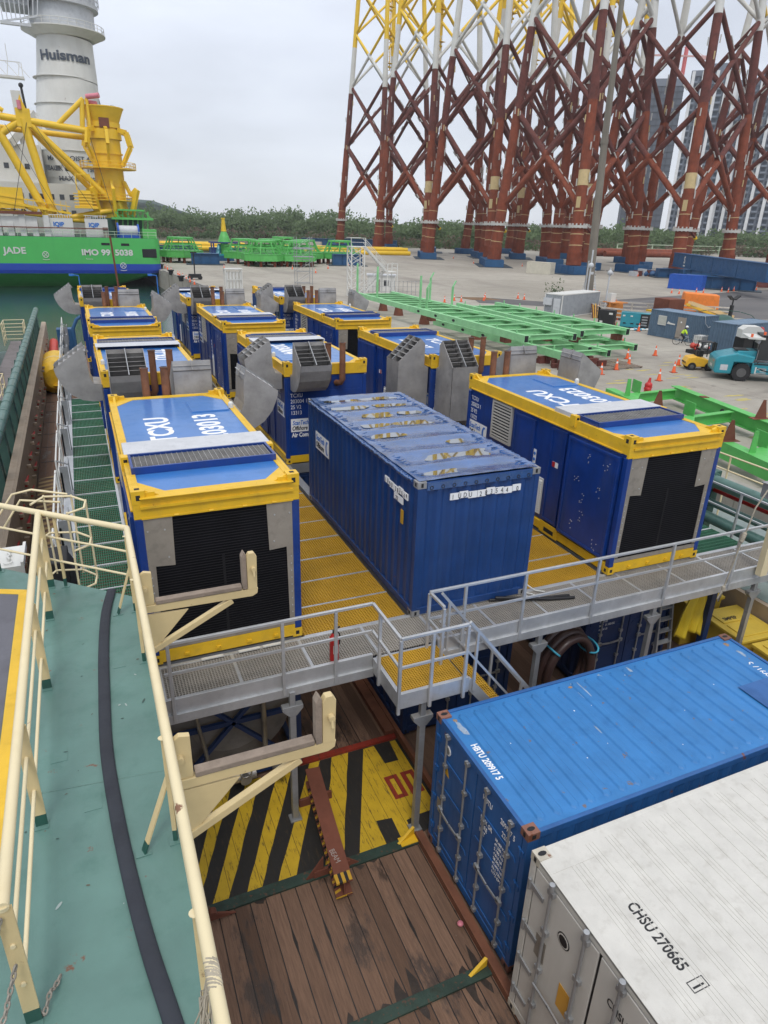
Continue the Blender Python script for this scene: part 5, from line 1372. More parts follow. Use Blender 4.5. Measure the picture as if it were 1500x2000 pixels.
b = MB(); rr = random.Random(8)
for (x, y) in ((39, 39), (40.5, 37.5), (36.5, 33.5), (38, 42), (43, 41), (34, 36), (38.5, 30), (35, 28), (37, 26), (33.2, 24)):
    for k in range(4):
        cx, cy = x+rr.uniform(-1.2, 1.2), y+rr.uniform(-1.2, 1.2)
        b.add([(cx+rr.uniform(.2, .7)*math.cos(q)*1.3, cy+rr.uniform(.05, .16)*math.sin(q), ZQ+.004+.0005*k) for q in [2*PI*i/9 for i in range(9)]], [tuple(range(9))])
structure(b, 'yellow_paint_marks', mat('faded_yellow_mark', (.46, .38, .10), .8, .15, .5))
b = MB(); b.add([(48, 72, ZQ+.004), (54, 88, ZQ+.004), (50, 93, ZQ+.004), (46, 90, ZQ+.004)][::-1], [(0, 1, 2, 3)]); 
b.add([(55.4, 89, ZQ+.005), (52, 80, ZQ+.005), (50.8, 82, ZQ+.005), (52.4, 90, ZQ+.005)], [(0, 1, 2, 3)])
o = MB(); o.add([(53.5, 90.5, ZQ+.010), (62, 82, ZQ+.010), (60, 77.5, ZQ+.010), (51, 84, ZQ+.010)], [(3, 2, 1, 0)]); structure(o, 'asphalt_patch', ASPH)
o = MB(); o.add([(51, 92, ZQ+.013), (56, 90.5, ZQ+.013), (56.5, 86.5, ZQ+.013), (52, 87.5, ZQ+.013)], [(3, 2, 1, 0)]); structure(o, 'rusty_stain', mat('rust_stain', (.17, .10, .05), .9, .3, .4))

# ---- traffic cones
def mk_cone():
    t = thing('traffic_cone', '', 'traffic cone', (0, 0, 0), 0, 'orange traffic cones on the yard')
    g = MB(); g.box(-.20, .20, -.20, .20, 0, .035); g.build('base', CONEB, t)
    g = MB(); g.tube((0, 0, .035), (0, 0, .42), .145, .078, 14, cap=False); g.tube((0, 0, .54), (0, 0, .72), .058, .03, 14); g.build('cone_body', ORNG, t)
    g = MB(); g.tube((0, 0, .42), (0, 0, .54), .078, .058, 14, cap=False); g.build('white_band', CONEW, t)
    return t
CONEB = mat('cone_base', (.35, .07, .03), .7, .2)
proto = mk_cone()
cones = [((34.7, 39.2), 'traffic cone nearest the stacked light green frames, by the pallets'), ((37.1, 40.3), 'traffic cone right of the one by the pallets, level with the red hydrant'),
 ((41.3, 43.8), 'farther one of the close pair of cones beside the end of the light green frames'), ((39.4, 41.5), 'nearer one of the close pair of cones beside the end of the light green frames'),
 ((44.7, 48.3), 'traffic cone at the far right corner of the stacked light green frames'), ((44.9, 44.4), 'traffic cone standing alone midway between the cyclist and the red hydrant'),
 ((37.4, 36.2), 'traffic cone just behind the red hydrant, on faded yellow paint'), ((40.8, 38.2), 'traffic cone left of the yellow forklift, the nearer of two'),
 ((43.5, 40.4), 'traffic cone left of the yellow forklift, the farther of two'), ((54.3, 56.6), 'traffic cone in front of the teal generator'), ((54.6, 60.4), 'traffic cone left of the black generator'),
 ((28.6, 21.0), 'large-looking foreground cone on an orange spot near the bright green frame'), ((69.6, 77.8), 'traffic cone behind the grey pit railing'),
 ((77.3, 90.7), 'traffic cone at the foot of the folding ladder, right one'), ((78.1, 92.9), 'traffic cone at the foot of the folding ladder, left one'),
 ((95.3, 93.1), 'traffic cone at the left end of the row before the royal blue container'), ((95.5, 91.6), 'second cone of the row before the royal blue container'),
 ((101.5, 93.5), 'third cone of the row, in front of the door end of the royal blue container'), ((101.8, 92.2), 'fourth cone of the row, at the right corner of the royal blue container'),
 ((108.7, 94.4), 'cone in front of the blue girders right of the royal blue container, left of three'), ((108.9, 93.1), 'cone in front of the blue girders right of the royal blue container, middle of three'),
 ((112.6, 95.1), 'cone in front of the blue girders right of the royal blue container, right of three'), ((119.5, 95.9), 'cone near the dark steel rack at the right edge, left one'), ((125, 96.5), 'cone at the right edge near the dark steel rack, right one'),
 ((46.2, 85.2), 'cone beside the green uprights, left of three'), ((48.7, 87.0), 'cone beside the green uprights, middle of three'), ((49.1, 85.7), 'cone beside the green uprights, right of three'),
 ((53.2, 86.4), 'cone on the rusty stain, nearer of two'), ((55.0, 89.1), 'cone on the rusty stain, farther of two'), ((60.3, 88.4), 'cone on the asphalt left of the white and grey container, left one'), ((60.4, 86.9), 'cone on the asphalt left of the white and grey container, right one'),
 ((101.4, 158.2), 'cone in front of the second large blue footing from the right'), ((112.6, 164.6), 'cone at the right end of the second large blue footing from the right'), ((104, 176), 'cone at the left end of the second large blue footing from the right'), ((103.8, 201), 'cone in front of the middle large blue footing'), ((112, 202.4), 'cone right of the middle large blue footing'),
 ((100.1, 135.5), 'striped cone in front of the cream container'), ((125.8, 128.6), 'cone among the blue bundles, left one'), ((133, 132.9), 'cone among the blue bundles, right one'), ((121.5, 129.9), 'cone before the dark bundles'),
 ((29.0, 151), 'cone between the single green cradle and the green cradle group'), ((43.5, 150), 'cone in front of the green cradle group'), ((45.2, 139), 'cone nearest to us before the green cradle group, by the scaffold'), ((52.4, 152.2), 'cone in front of the right blue girders by the cradles'), ((61, 162), 'cone far right of the green cradles')]
qn = ['farthest', 'second farthest', 'third farthest', 'fourth farthest', 'middle', 'fourth nearest', 'third nearest', 'second nearest', 'nearest']
for i, yy in enumerate((151.5, 147.6, 142, 132.7, 130.5, 126.6, 122.7, 118.7, 114.2)): cones.append(((17.15, yy), 'orange cone of the line along the quay edge by the green ship, '+qn[i]))
for i, ((x, y), lab) in enumerate(cones):
    if i == 0: o = proto
    else:
        o = dup(proto, lab, (x, y, ZQ))
    o.location = (x, y, ZQ); o['label'] = lab; s_ = 1.08 + .0*(i % 3); o.scale = (s_, s_, s_*1.1); o.rotation_euler.z = i*1.1

# ---- light green ladder frames, stacked two high
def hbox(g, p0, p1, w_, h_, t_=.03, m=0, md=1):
    """solid rectangular beam, dark plates on both ends painted as a shaded hollow"""
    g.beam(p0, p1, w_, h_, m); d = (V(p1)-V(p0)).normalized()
    g.beam(V(p0)-d*.003, V(p0)+d*.002, w_-.08, h_-.08, md); g.beam(V(p1)-d*.002, V(p1)+d*.003, w_-.08, h_-.08, md)  # dark end plates stand in for the shade inside an open beam
def frame(label, L_, W_, loc, rotz, cross=7, mt=LGRN, h_=.55, group='green steel frames lying on the yard', fins=True, holes=True, name='steel_grillage'):
    t = thing(name, label, 'steel frame', loc, rotz, group)
    for x in (0, W_):
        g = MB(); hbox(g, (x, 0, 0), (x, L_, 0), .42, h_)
        if holes and x == 0:
            for y in (L_*.55, L_*.72, L_*.9): g.ext([(-.213, y+.22*math.cos(q)*1.2, .12*math.sin(q)) for q in [2*PI*i/12 for i in range(12)]], (-.003, 0, 0), 1)
        if fins:
            for k in range(7): y = L_*(k+.5)/7; g.box(x-.02, x+.02, y-.12, y+.02, h_/2, h_/2+.32)
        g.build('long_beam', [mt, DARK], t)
    for k in range(cross):
        y = L_*(k+.25)/cross; g = MB(); g.ibeam((.2, y, 0), (W_-.2, y, 0), .30, h_*.7)
        g.ext([(.21, y-.8, .1), (.21, y, .1), (.9, y, .1)], (0, 0, .03)); g.ext([(W_-.21, y-.8, .1), (W_-.9, y, .1), (W_-.21, y, .1)], (0, 0, .03))
        g.build('cross_beam', mt, t)
    return t
ra = rad(-1.5)
frame('light green box-beam frame, upper one of the stack nearest the containers', 19.5, 4.6, (30.9, 43.6, 1.7), rad(1.2))
frame('light green box-beam frame, lower one of the stack nearest the containers', 19.5, 4.4, (33.3, 41.8, .62), rad(3))
frame('light green box-beam frame, upper one of the stack behind', 20, 4.8, (37.1, 44.8, 1.72), rad(1.0), holes=False)
frame('light green box-beam frame, lower one of the stack behind', 20, 4.8, (37.1, 43.6, .62), rad(1.0), holes=False)
t = frame('long light green frame with tall uprights, behind the stacked frames', 17.5, 5.0, (32.0, 63.8, 1.35), rad(1.5), cross=8, h_=.5, fins=False, holes=False)
for (x, y, h_) in ((0, .4, 3.4), (0, 11, 3.6), (0, 16.9, 3.6), (5.0, 2.5, 2.7), (5.0, 7.5, 3.2), (.9, .6, 2.8)):
    g = MB(); g.box(x-.12, x+.12, y-.04, y+.04, -.2, h_-.6); g.box(x-.04, x+.04, y-.12, y+.12, -.2, h_-.6)
    g.beam((x, y, h_-.6), (x+(.35 if x > .5 else 0), y, h_), .2, .1) ; g.build('upright', LGRN, t)
b = MB()
for (x, y) in ((31.3, 47), (31.2, 60), (35.3, 47), (35.4, 60)): b.box(x-.3, x+.3, y-.4, y+.4, .92, 1.40)
for (x, y) in ((37.4, 46), (37.2, 62), (41.8, 46), (41.8, 62)): b.box(x-.3, x+.3, y-.4, y+.4, .92, 1.42)
split_tag(b, 'spacer_block', RUST, 'rusty spacer block between stacked light green frames', 'spacer block', 'rusty spacer blocks between the stacked green frames')
for i, (x, y) in enumerate(((33.9, 78), (33.9, 73.5), (33.6, 66.2), (34, 56), (36.6, 70))):
    b = MB(); b.tube((x, y, ZQ), (x, y, .9 if i < 3 else .3), .62, .35, n=8); b.box(x-.4, x+.4, y-.4, y+.4, .9 if i < 3 else .3, 1.0 if i < 3 else .35)
    tag(b.build('support_pedestal', RUST), 'rusty pedestal under the long green frame, '+('farthest', 'second farthest', 'middle', 'second nearest', 'nearest')[i], 'pedestal', 'rusty pedestals under the green frames')
b = MB()
for k in range(9):
    x = 36+(k % 3)*1.3; y = 40.3+(k//3)*1.1; 
    for j in range(4): b.box(x, x+1.1, y+j*.25, y+j*.25+.12, ZQ+.10, ZQ+.14+.02*(k % 2))
    b.box(x, x+.1, y, y+.9, ZQ, ZQ+.1); b.box(x+1, x+1.1, y, y+.9, ZQ, ZQ+.1)
tag(b.build('timber_pallets', TIMB), 'weathered wooden pallets and dunnage under the end of the light green frames', 'pallets')
b = MB(); rr = random.Random(12)
for k in range(26):
    x, y = 32.5+rr.uniform(0, 4), 42+rr.uniform(-1, 3); b.box(x, x+rr.uniform(.3, .9), y, y+rr.uniform(.2, .4), ZQ, ZQ+rr.uniform(.2, .7))
tag(b.build('scrap_blocks', PILED), 'pile of dark timber and steel blocks below the light green frames', 'scrap pile')

# bright green foreground frame on the quay edge
t = thing('steel_grillage', 'bright green steel frame with brown triangular plates, right of the foreground container', 'steel frame', (28.5, 31.2, .45), rad(180-12), 'green steel frames lying on the yard')
# local +y runs towards the camera side of the quay
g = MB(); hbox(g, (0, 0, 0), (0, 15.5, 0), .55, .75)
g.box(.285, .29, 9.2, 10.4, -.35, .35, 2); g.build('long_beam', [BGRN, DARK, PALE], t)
g = MB(); g.ibeam((-4.6, -.4, 0), (-4.6, 15.5, 0), .55, .75); g.tube((-4.33, 4.6, .05), (-4.26, 4.6, .05), .16, n=14, m=1); g.build('long_beam', [BGRN, DARK], t)
for k, y in enumerate((1.2, 6.4, 11.8)):
    g = MB(); g.ibeam((-.28, y, 0), (-4.32, y-1.5+.4, 0), .35, .55); g.box(-1.4, -1.36, y-1.1, y-.2, .2, .95); g.ext([(-.28, y+1.4, .26), (-.28, y+.1, .26), (-1.6, y-.4, .26)], (0, 0, .03))
    g.build('cross_beam', BGRN, t)
for x, y in ((-.1, 4.8), (-4.5, 7.2), (-.1, 10.6), (-4.5, 2.6)):
    g = MB()
    if y != 2.6: g.ext([(x-.35, y, .376), (x+.35, y, .376), (x+.05, y, 1.35), (x-.08, y, 1.35)], (0, .05, 0)); g.box(x-.5, x+.5, y-.25, y+.2, .376, .40)
    else: g.box(x-.2, x+.2, y-.2, y+.2, .376, .41)
    g.build('triangular_plate', RUST, t)
for y in (1.9, 12.3): g = MB(); g.ext([(-.2, y, .3), (.15, y, .3), (.1, y, 1.35), (-.1, y, 1.35)], (0, .04, 0)); g.build('fin_plate', BGRN, t)
# red hydrant cover
b = MB(); b.tube((33.4, 33.1, ZQ), (33.4, 33.1, .25), .24, .22, n=10); b.ball((33.4, 33.1, .3), .25, 10, sz=.9); b.tube((33.4, 33.1, .45), (33.46, 33.1, .78), .12, .06, n=8); b.tube((33.05, 33.0, .12), (33.75, 33.2, .12), .10, n=8); b.ball((33.25, 32.95, .05), .16, 8)
tag(b.build('hydrant', RED), 'red hydrant-like valve on the quay behind the bright green frame', 'hydrant')

# ================================================================ jackets
def interp(z):                                           # plan shrinks towards the top
    return 1-.30*(z/66.0)
def jacket_proto():
    t = thing('wind_jacket', '', 'steel jacket', (0, 0, 1.6), 0, 'offshore wind jackets standing on the yard')
    Sd = 25.0; C = (-Sd*0+Sd/2, Sd/2)                    # local: FR leg (0,0), FL (0,S), BR (S,0), BL (S,S)
    corners = [(0, 0), (0, Sd), (Sd, Sd), (Sd, 0)]
    def at(c, z):
        k = interp(z) if z > 0 else 1
        return V((C[0]+(c[0]-C[0])*k, C[1]+(c[1]-C[1])*k, z))
    Z1, Z2, ZT = 50.5, 64.5, 92
    lv = [12.5, 33.5, 52.5, 68.5, 82]
    rr = random.Random(31)
    AN = mat('pale_anode', (.50, .49, .46), .6, .1)
    for k, c in enumerate(corners):
        g = MB()
        g.tube(at(c, 0), at(c, .9), 1.75, n=18, m=0); g.tube(at(c, .9), at(c, 3.2), 1.62, n=18, m=0); g.tube(at(c, 3.2), at(c, 8.2), 1.5, n=18, m=0)
        for z in (4.3, 6.7): g.tube(at(c, z), at(c, z+.16), 1.53, n=18, m=4)
        for i in range(20):
            q = 2*PI*i/20; p = at(c, 1.6); g.box(p.x+1.66*math.cos(q)-.05, p.x+1.66*math.cos(q)+.05, p.y+1.66*math.sin(q)-.05, p.y+1.66*math.sin(q)+.05, .2, 3.0, 0)
        p = at(c, 8.2); g.tube(p, p+V((0, 0, .55)), 2.15, n=14, m=5)
        for i in range(14): q = 2*PI*i/14; g.box(p.x+2.0*math.cos(q)-.12, p.x+2.0*math.cos(q)+.12, p.y+2.0*math.sin(q)-.12, p.y+2.0*math.sin(q)+.12, 8.1, 9.1, 5)
        g.tube(at(c, 8.75), at(c, 16), 1.36, 1.36, n=18, m=0); g.tube(at(c, 16), at(c, 34), 1.22, 1.1, n=18, m=0); g.tube(at(c, 34), at(c, Z1), 1.02, .92, n=18, m=1)
        g.tube(at(c, Z1), at(c, Z2), .90, .80, n=18, m=2); g.tube(at(c, Z2), at(c, ZT), .80, .72, n=18, m=3)
        for z in (11.6,): g.tube(at(c, z), at(c, z+.14), 1.39, n=18, m=4)
        for i in range(26):                               # anodes and lifting stubs
            z = rr.uniform(9.5, 47); q = rr.uniform(0, 6.28); p = at(c, z); r_ = (1.38 if z < 16 else 1.22 if z < 34 else 1.05)+.22
            a_ = p+V((r_*math.cos(q), r_*math.sin(q), 0)); g.beam(a_, a_+V((0, 0, 1.5)), .20, .20, 5 if i % 6 else 4)
        if k == 0:
            p = at(c, 17.0); g.tube(p, at(c, 20.2), 1.235, n=18, m=4)
            p = at(c, 13.2); g.box(p.x-1.44, p.x-1.38, p.y-.9, p.y+.2, 12.4, 14.7, 4)
        g.build('leg', [PILE, PILED, JWH, JYE, mat('tan_marker_paint', (.52, .40, .20), .6, .1), AN], t)
    for f_ in range(4):
        a_, b_ = corners[f_], corners[(f_+1) % 4]
        for i in range(4):
            z0, z1 = lv[i], lv[i+1]
            for (p, q) in ((a_, b_), (b_, a_)):
                g = MB(); A, B = at(p, z0), at(q, z1); r_ = (.66, .54, .44, .40)[i]
                for (u0, u1) in ((0, .12), (.12, .44), (.44, .56), (.56, 1)):
                    zz = (A+(B-A)*((u0+u1)/2)).z
                    m_ = 0 if zz < 26 else 1 if zz < Z1 else 2 if zz < Z2 else 3
                    g.tube(A+(B-A)*u0, A+(B-A)*u1, r_*(1.12 if u0 in (0, .44) else 1), n=12, m=m_, cap=False)
                if z0 < Z1-8:
                    d = (B-A).normalized()
                    for k in range(7 if i == 0 else 5):
                        u = rr.uniform(.06, .94); c_ = A+(B-A)*u
                        if c_.z > 50: continue
                        o_ = V((rr.uniform(-1, 1), rr.uniform(-1, 1), rr.choice((-1, 1)))); o_ = (o_-d*o_.dot(d)).normalized()*(r_+.16)
                        g.beam(c_+o_-d*.8, c_+o_+d*.8, .20, .20, 4)
                g.build('brace', [PILE, PILED, JWH, JYE, AN], t)
    g = MB(); x, y = Sd/2, Sd/2
    for z0 in range(56, 92, 4):                          # ladder and boat landing inside the upper part
        for dx in (-.5, .5): g.tube((x-7+dx, y-8, z0), (x-7+dx, y-8, z0+4), .16, n=6)
        for k in range(3): g.box(x-7.5, x-6.5, y-8.06, y-7.94, z0+k*1.3, z0+k*1.3+.1)
        if z0 % 8 == 0: g.tube((x-9, y-8.5, z0+1), (x-6, y-8, z0+1), .28, n=8); g.box(x-8.5, x-5.5, y-9, y-7.4, z0+2, z0+2.1)
    g.build('access_ladder', JYE, t)
    g = MB(); p = at(corners[0], 10.5); g.tube(p, p+V((4.5, -1.0, -3.6)), .30, n=10); e_ = p+V((4.5, -1.0, -3.6)); g.tube(e_, e_+V((.35, -.08, -.3)), .45, n=10, m=1); g.build('grout_pipe', [PILED, JYE], t)
    return t
jp = jacket_proto()
JA = rad(-2)  # plan rotation of every jacket (u axis turned towards +y)
rotJ = rad(16)
rowA = [(104, 244), (105, 208.5), (107, 173), (108, 137), (130, 127)]
rowB = [(143, 213.5), (143, 178), (172, 135)]
lab = ['leftmost of the front row', 'second from the left in the front row', 'middle of the front row', 'front row, just left of the lamp post', 'front row, behind the girder with the S',
       'back row, seen behind the middle of the front row', 'back row, seen behind the lamp post', 'back row, cut by the right picture edge']
FOOT = []
for i, (x, y) in enumerate(rowA+rowB):
    o = jp if i == 0 else copy_tree(jp)
    o.location = (x, y, 1.6); o.rotation_euler.z = rotJ; o['label'] = 'brown, white and yellow lattice jacket, '+lab[i]
    for (lx, ly) in ((0, 0), (0, 25), (25, 0), (25, 25)):
        c, s = math.cos(rotJ), math.sin(rotJ); FOOT.append((x+lx*c-ly*s, y+lx*s+ly*c, i, (lx, ly)))
# blue footings: one under each neighbouring pair of legs
def footing(cx, cy, L_, rz, label):
    t = thing('jacket_footing', label, 'footing', (cx, cy, ZQ), rz, 'blue steel footings under the jackets')
    g = MB(); W_ = 4.6
    g.box(-W_/2, W_/2, -L_/2, L_/2, 1.80, 1.90); g.box(-W_/2+.6, W_/2-.6, -L_/2+.1, L_/2-.1, .1, 1.80); g.box(-W_/2, -W_/2+.12, -L_/2, L_/2, .1, 1.8); g.box(W_/2-.12, W_/2, -L_/2, L_/2, .1, 1.8)
    n_ = max(2, int(L_/2.2))
    for k in range(n_+1):
        y = -L_/2+L_*k/n_; g.box(-W_/2-.12, W_/2+.12, y-.05, y+.05, .12, 1.8)
    g.build('girder', STBL, t)
    g = MB(); g.box(-W_/2-2.6, W_/2+1.6, -L_/2-.4, L_/2+.4, .004, .10); g.build('base_plate', mat('dark_mat', (.035, .055, .075), .8, .2, .3), t)
    return t
fl = ['at the far left', 'second from the left', 'third from the left', 'in the middle of the front row', 'front row right of the middle', 'at the right of the front row']
ft = None
k = 0
pairs = []
for r_i, row in enumerate((rowA, rowB)):
    base = r_i*5
    for side in (0, 25):
        NJ = 4 if r_i == 0 else 2
        for j in range(NJ+1):
            c, s = math.cos(rotJ), math.sin(rotJ)
            P = []
            if j < NJ: x, y = row[j]; lx, ly = side, 25; P.append((x+lx*c-ly*s, y+lx*s+ly*c))   # this jacket's left leg
            if j > 0: x, y = row[j-1]; lx, ly = side, 0; P.append((x+lx*c-ly*s, y+lx*s+ly*c))  # previous jacket's right leg
            cx = sum(p[0] for p in P)/len(P); cy = sum(p[1] for p in P)/len(P)
            if len(P) == 2: rz = math.atan2(P[1][0]-P[0][0], -(P[1][1]-P[0][1])); L_ = math.dist(P[0], P[1])+5.5
            else: rz = 0; L_ = 7
            pairs.append((cx, cy, L_, rz, r_i, side, j))
for jj, (jx, jy) in enumerate((rowA[4], rowB[2])):
    for (lx, ly) in ((0, 0), (0, 25), (25, 0), (25, 25)):
        c, s = math.cos(rotJ), math.sin(rotJ)
        footing(jx+lx*c-ly*s, jy+lx*s+ly*c, 6, .3, 'blue footing of the %s jacket on the right, %s leg' % (('S girder', 'cut off')[jj], {(0, 0): 'nearest', (0, 25): 'left', (25, 0): 'right', (25, 25): 'farthest'}[(lx, ly)]))
ordn = ['leftmost', 'second from the left', 'third from the left', 'fourth from the left', 'fifth from the left', 'rightmost']
for (cx, cy, L_, rz, r_i, side, j) in pairs:
    where = ('front row jackets, near legs', 'front row jackets, far legs', 'back row jackets, near legs', 'back row jackets, far legs')[r_i*2+(side > 0)]
    footing(cx, cy, L_, rz, 'ribbed blue steel footing of the %s, %s' % (where, ordn[j]))

# ================================================================ yard objects
# S girders and loose footings at the right
SGA, SGB = (127.3, 124.6), (105.8, 83.9)
t = thing('box_girder', 'long blue box girder with white S emblem laid over the far footings', 'girder', (118.3, 108.0, ZQ), 0)
def wpt(x, y, z): return (x-118.3, y-108.0, z+.3)
g = MB(); A = V(wpt(SGA[0], SGA[1], 3.75)); B = V(wpt(SGB[0], SGB[1], 3.75)); 
d = (B-A).normalized()
for k in range(4):
    a_ = A+d*(k*12.1); c_ = a_+d*11.9
    g2 = MB(); g2.beam(a_, c_, 1.6, 2.7); g2.beam(a_+V((0, 0, 1.41)), c_+V((0, 0, 1.41)), 2.0, .12); g2.beam(a_-V((0, 0, 1.41)), c_-V((0, 0, 1.41)), 2.0, .12)
    n_ = V((d.y, -d.x, 0))
    for q in (.0, .33, .66, 1): p = a_+(c_-a_)*q; g2.beam(p-n_*(-.86), p-n_*(-.86)+V((0, 0, .01)), .01, .01); g2.box(p.x-.9, p.x+.9, p.y-.9, p.y+.9, p.z-1.35, p.z-1.34)
    g2.build('girder_section', STBL, t)
ang = math.atan2(d.y, d.x)
p = A+d*4.6+V((-d.y, d.x, 0))*-.0
nn = V((d.y, -d.x, 0)); nn = nn if nn.dot(V((-1, -1, 0))) > 0 else -nn
q_ = A+d*7.3+nn*.83; txt = text('S', 2.0, SHIPW, t, (q_.x, q_.y, q_.z-.45), (PI/2, 0, ang), name='emblem', sx=1.0, bold=.06)
g = MB(); g.beam(A+d*7.3+nn*.83+V((0, 0, -.95)), A+d*8.5+nn*.83+V((0, 0, -.95)), .02, .28); g.build('emblem_bar', SHIPW, t)
def girder_block(label, x, y, L_, H_, rz, W_=2.4, plate=True):
    t = thing('steel_girder', label, 'girder', (x, y, ZQ), rz, 'blue girders standing in the yard')
    g = MB(); g.box(0, L_, 0, W_, H_-.12, H_); g.box(.0, L_, .4, W_-.4, .15, H_-.12)
    n_ = max(3, int(L_/2.4))
    for k in range(n_+1): xx = L_*k/n_; g.box(xx-.05, xx+.05, .02, W_-.02, .15, H_-.12)
    g.build('web', STBL, t)
    if plate: g = MB(); g.box(-1.2, L_+1.2, -1.4, W_+1, .0, .15); g.build('base_plate', MATS['dark_mat'], t)
girder_block('blue girder under the one with the white S emblem, behind the royal blue container', 124, 126, 15, 2.0, rad(-25))
girder_block('blue girder right of the royal blue container, nearer one', 109.5, 101.0, 10, 2.3, rad(-50))
girder_block('blue girder right of the royal blue container, set back and lower', 111.5, 106, 8, 2.2, rad(-50))
girder_block('blue girder standing left of the green cradle group', 33.5, 191, 9, 2.6, rad(0), plate=False)
girder_block('blue girder block in front of the single green cradle', 24.4, 164, 6, 2.4, rad(-8))
girder_block('blue girder block at the right end of the green cradle group', 57.5, 163, 7, 2.6, rad(-10))
girder_block('blue girders behind the green ship stern at the far left of the yard', 18.5, 208, 14, 2.4, rad(-8), plate=False)
girder_block('far blue girder between the cradles and the first jacket leg', 108, 300, 26, 3, rad(-38), plate=False)
girder_block('far blue girder left of the first jacket leg', 90, 296, 14, 3, rad(-30), plate=False)
# royal blue container and other containers in the yard
RBLU = mat('royal_blue_container', (.010, .085, .42), .4, .08, .2, .05)
t = std_container('yard_container', 'royal blue shipping container standing alone in the yard behind the cones', 'container', (101.9, 104.2, ZQ), rad(-90-22), None, RBLU, RBLU, roof='corr', end0='corr')
t.location = (105.6, 96.3, ZQ); t.rotation_euler.z = rad(28)
t = std_container('yard_container', 'cream shipping container behind the lamp post jacket footing', 'container', (99.6, 134.3, ZQ), rad(28), None, CREAMC, CREAMC, end0='doors')
std_container('yard_container', 'small cream container far beyond the green cradles', 'container', (86, 258, ZQ), rad(60), None, CREAMC, CREAMC, L=9, end0='corr')
std_container('yard_container', 'white container far behind the green ship stern', 'container', (27, 255, ZQ), rad(80), None, SHIPW, SHIPW, end0='corr')
t = std_container('site_office', 'grey blue container office with barred window and door, behind the cyclist', 'container', (0, 0, 0), 0, None, OFFB, OFFB, roof='corr', end0='corr', mroof=mat('office_roof', (.16, .23, .31), .5, .1, .3))
t.location = (53.95, 48.35, ZQ); t.rotation_euler.z = rad(5)
g = MB(); g.box(-.02, .0, 4.0, 5.0, 1.2, 2.1, 0); g.box(-.03, -.02, 4.0, 5.0, 1.2, 1.25, 1); g.box(-.03, -.02, 4.0, 5.0, 2.05, 2.1, 1)
for i in range(8): g.box(-.04, -.025, 4.02+i*.135, 4.05+i*.135, 1.2, 2.1, 1)
g.build('barred_window', [mat('office_blind', (.42, .43, .38), .6, .1), SHIPW], t)
g = MB(); g.box(-.03, .01, 1.7, 2.65, .18, 2.2); dd = g.build('office_door', mat('door_taupe', (.30, .26, .22), .5, .05, .2), t)
g = MB(); g.tube((-.032, 2.2, 1.75), (-.04, 2.2, 1.75), .08, n=12); g.build('door_notice', WHITE, dd)
g = MB(); g.ext([(-.012, 3.9, 1.4), (-.012, 2.9, 1.38), (-.012, 2.9, 1.5), (-.012, 3.5, 1.55), (-.012, 3.75, 1.65)], (-.01, 0, 0)); g.build('white_logo', SHIPW, t)
g = MB(); g.path([(.3, -.05, 2.6), (.5, -.1, 1.9), (1.0, -.12, 1.5), (1.6, -.1, 1.7)], .025, 6); g.build('cable', PALE, t)
t = std_container('yard_container', 'grey blue container beside the site office, behind the teal forklift', 'container', (0, 0, 0), 0, None, OFFB, OFFB, roof='corr', end0='corr', mroof=MATS['office_roof'])
t.location = (51.9, 45.4, ZQ); t.rotation_euler.z = rad(-82)
b = MB(); b.path([(52.6, 44.2, -.2), (52.3, 43.9, .6), (52.2, 43.9, 1.5), (52.4, 43.9, 1.9)], .05, 8); tag(b.build('white_pipe', SHIPW), 'white pipe leaning on the grey blue container beside the site office', 'pipe')
t = std_container('yard_container', 'white roofed grey and white container behind the lamp post base', 'container', (0, 0, 0), 0, None, mat('grey_container_paint', (.27, .29, .31), .5, .1, .2), SHIPW, roof='flat', mroof=SHIPW, end0='corr', H=2.7, L=9)
t.location = (51.3, 69.6, ZQ); t.rotation_euler.z = rad(-68)
g = MB(); g.box(-.08, .0, .5, 1.6, .3, 2.3, 0); g.box(.0, 1.1, -.25, -.01, 1.4, 2.2, 1); g.box(1.3, 2.2, -.06, -.005, .2, 2.2, 1); g.build('door_and_cabinet', [SHIPW, PALE], t)
b = MB()
for i in range(7): b.beam((56.6+i*.12, 66.8, ZQ), (56.7+i*.2, 67.5, 1.3-.1*(i % 3)), .08, .12, i % 2)
split_tag(b, 'plank', [RUST, CAT], 'upright plank leaning beside the white and grey container', 'plank', 'upright planks beside the white and grey container')
# lamp post with its orange base
t = thing('lamp_post', 'very tall tapering grey lamp post standing in front of the jackets', 'lamp post', (63.9, 77.0, ZQ))
g = MB(); g.tube((0, 0, 0), (-.9, 0, 20), .60, .42, n=14); g.tube((-.9, 0, 20), (-1.2, 0, 34), .42, .30, n=14); g.tube((-.9, 0, 19.7), (-.9, 0, 20.2), .48, n=14); g.tube((-1.2, 0, 34), (-1.4, 0, 46), .3, .2, n=12); g.tube((0, 0, 0), (0, 0, 1), .9, n=14); g.build('pole', mat('post_concrete', (.19, .17, .14), .7, .12, .3, streak=True, scale=.4), t)
g = MB()
for dx in (-1.9, 1.4): g.tube((dx, -2, 0), (dx, -2, 7.4 if dx < 0 else 5.2), .10, n=8); g.ball((dx, -2, 5.5 if dx < 0 else 4.6), .35, 8); g.box(dx-.05, dx+.5, -2.1, -1.9, 4.4, 4.7)
g.tube((-1.2, -.6, 0), (-1.2, -.6, 6), .07, n=8); g.build('camera_masts', PALE, t)
b = MB(); b.ext([(58.7, 66.9, ZQ), (60.4, 66.0, ZQ), (60.2, 66.0, 1.4), (58.8, 66.8, 1.4)], (.9, 1.4, 0)); b.box(58.9, 61.2, 66.3, 68.2, 1.4, 1.5)
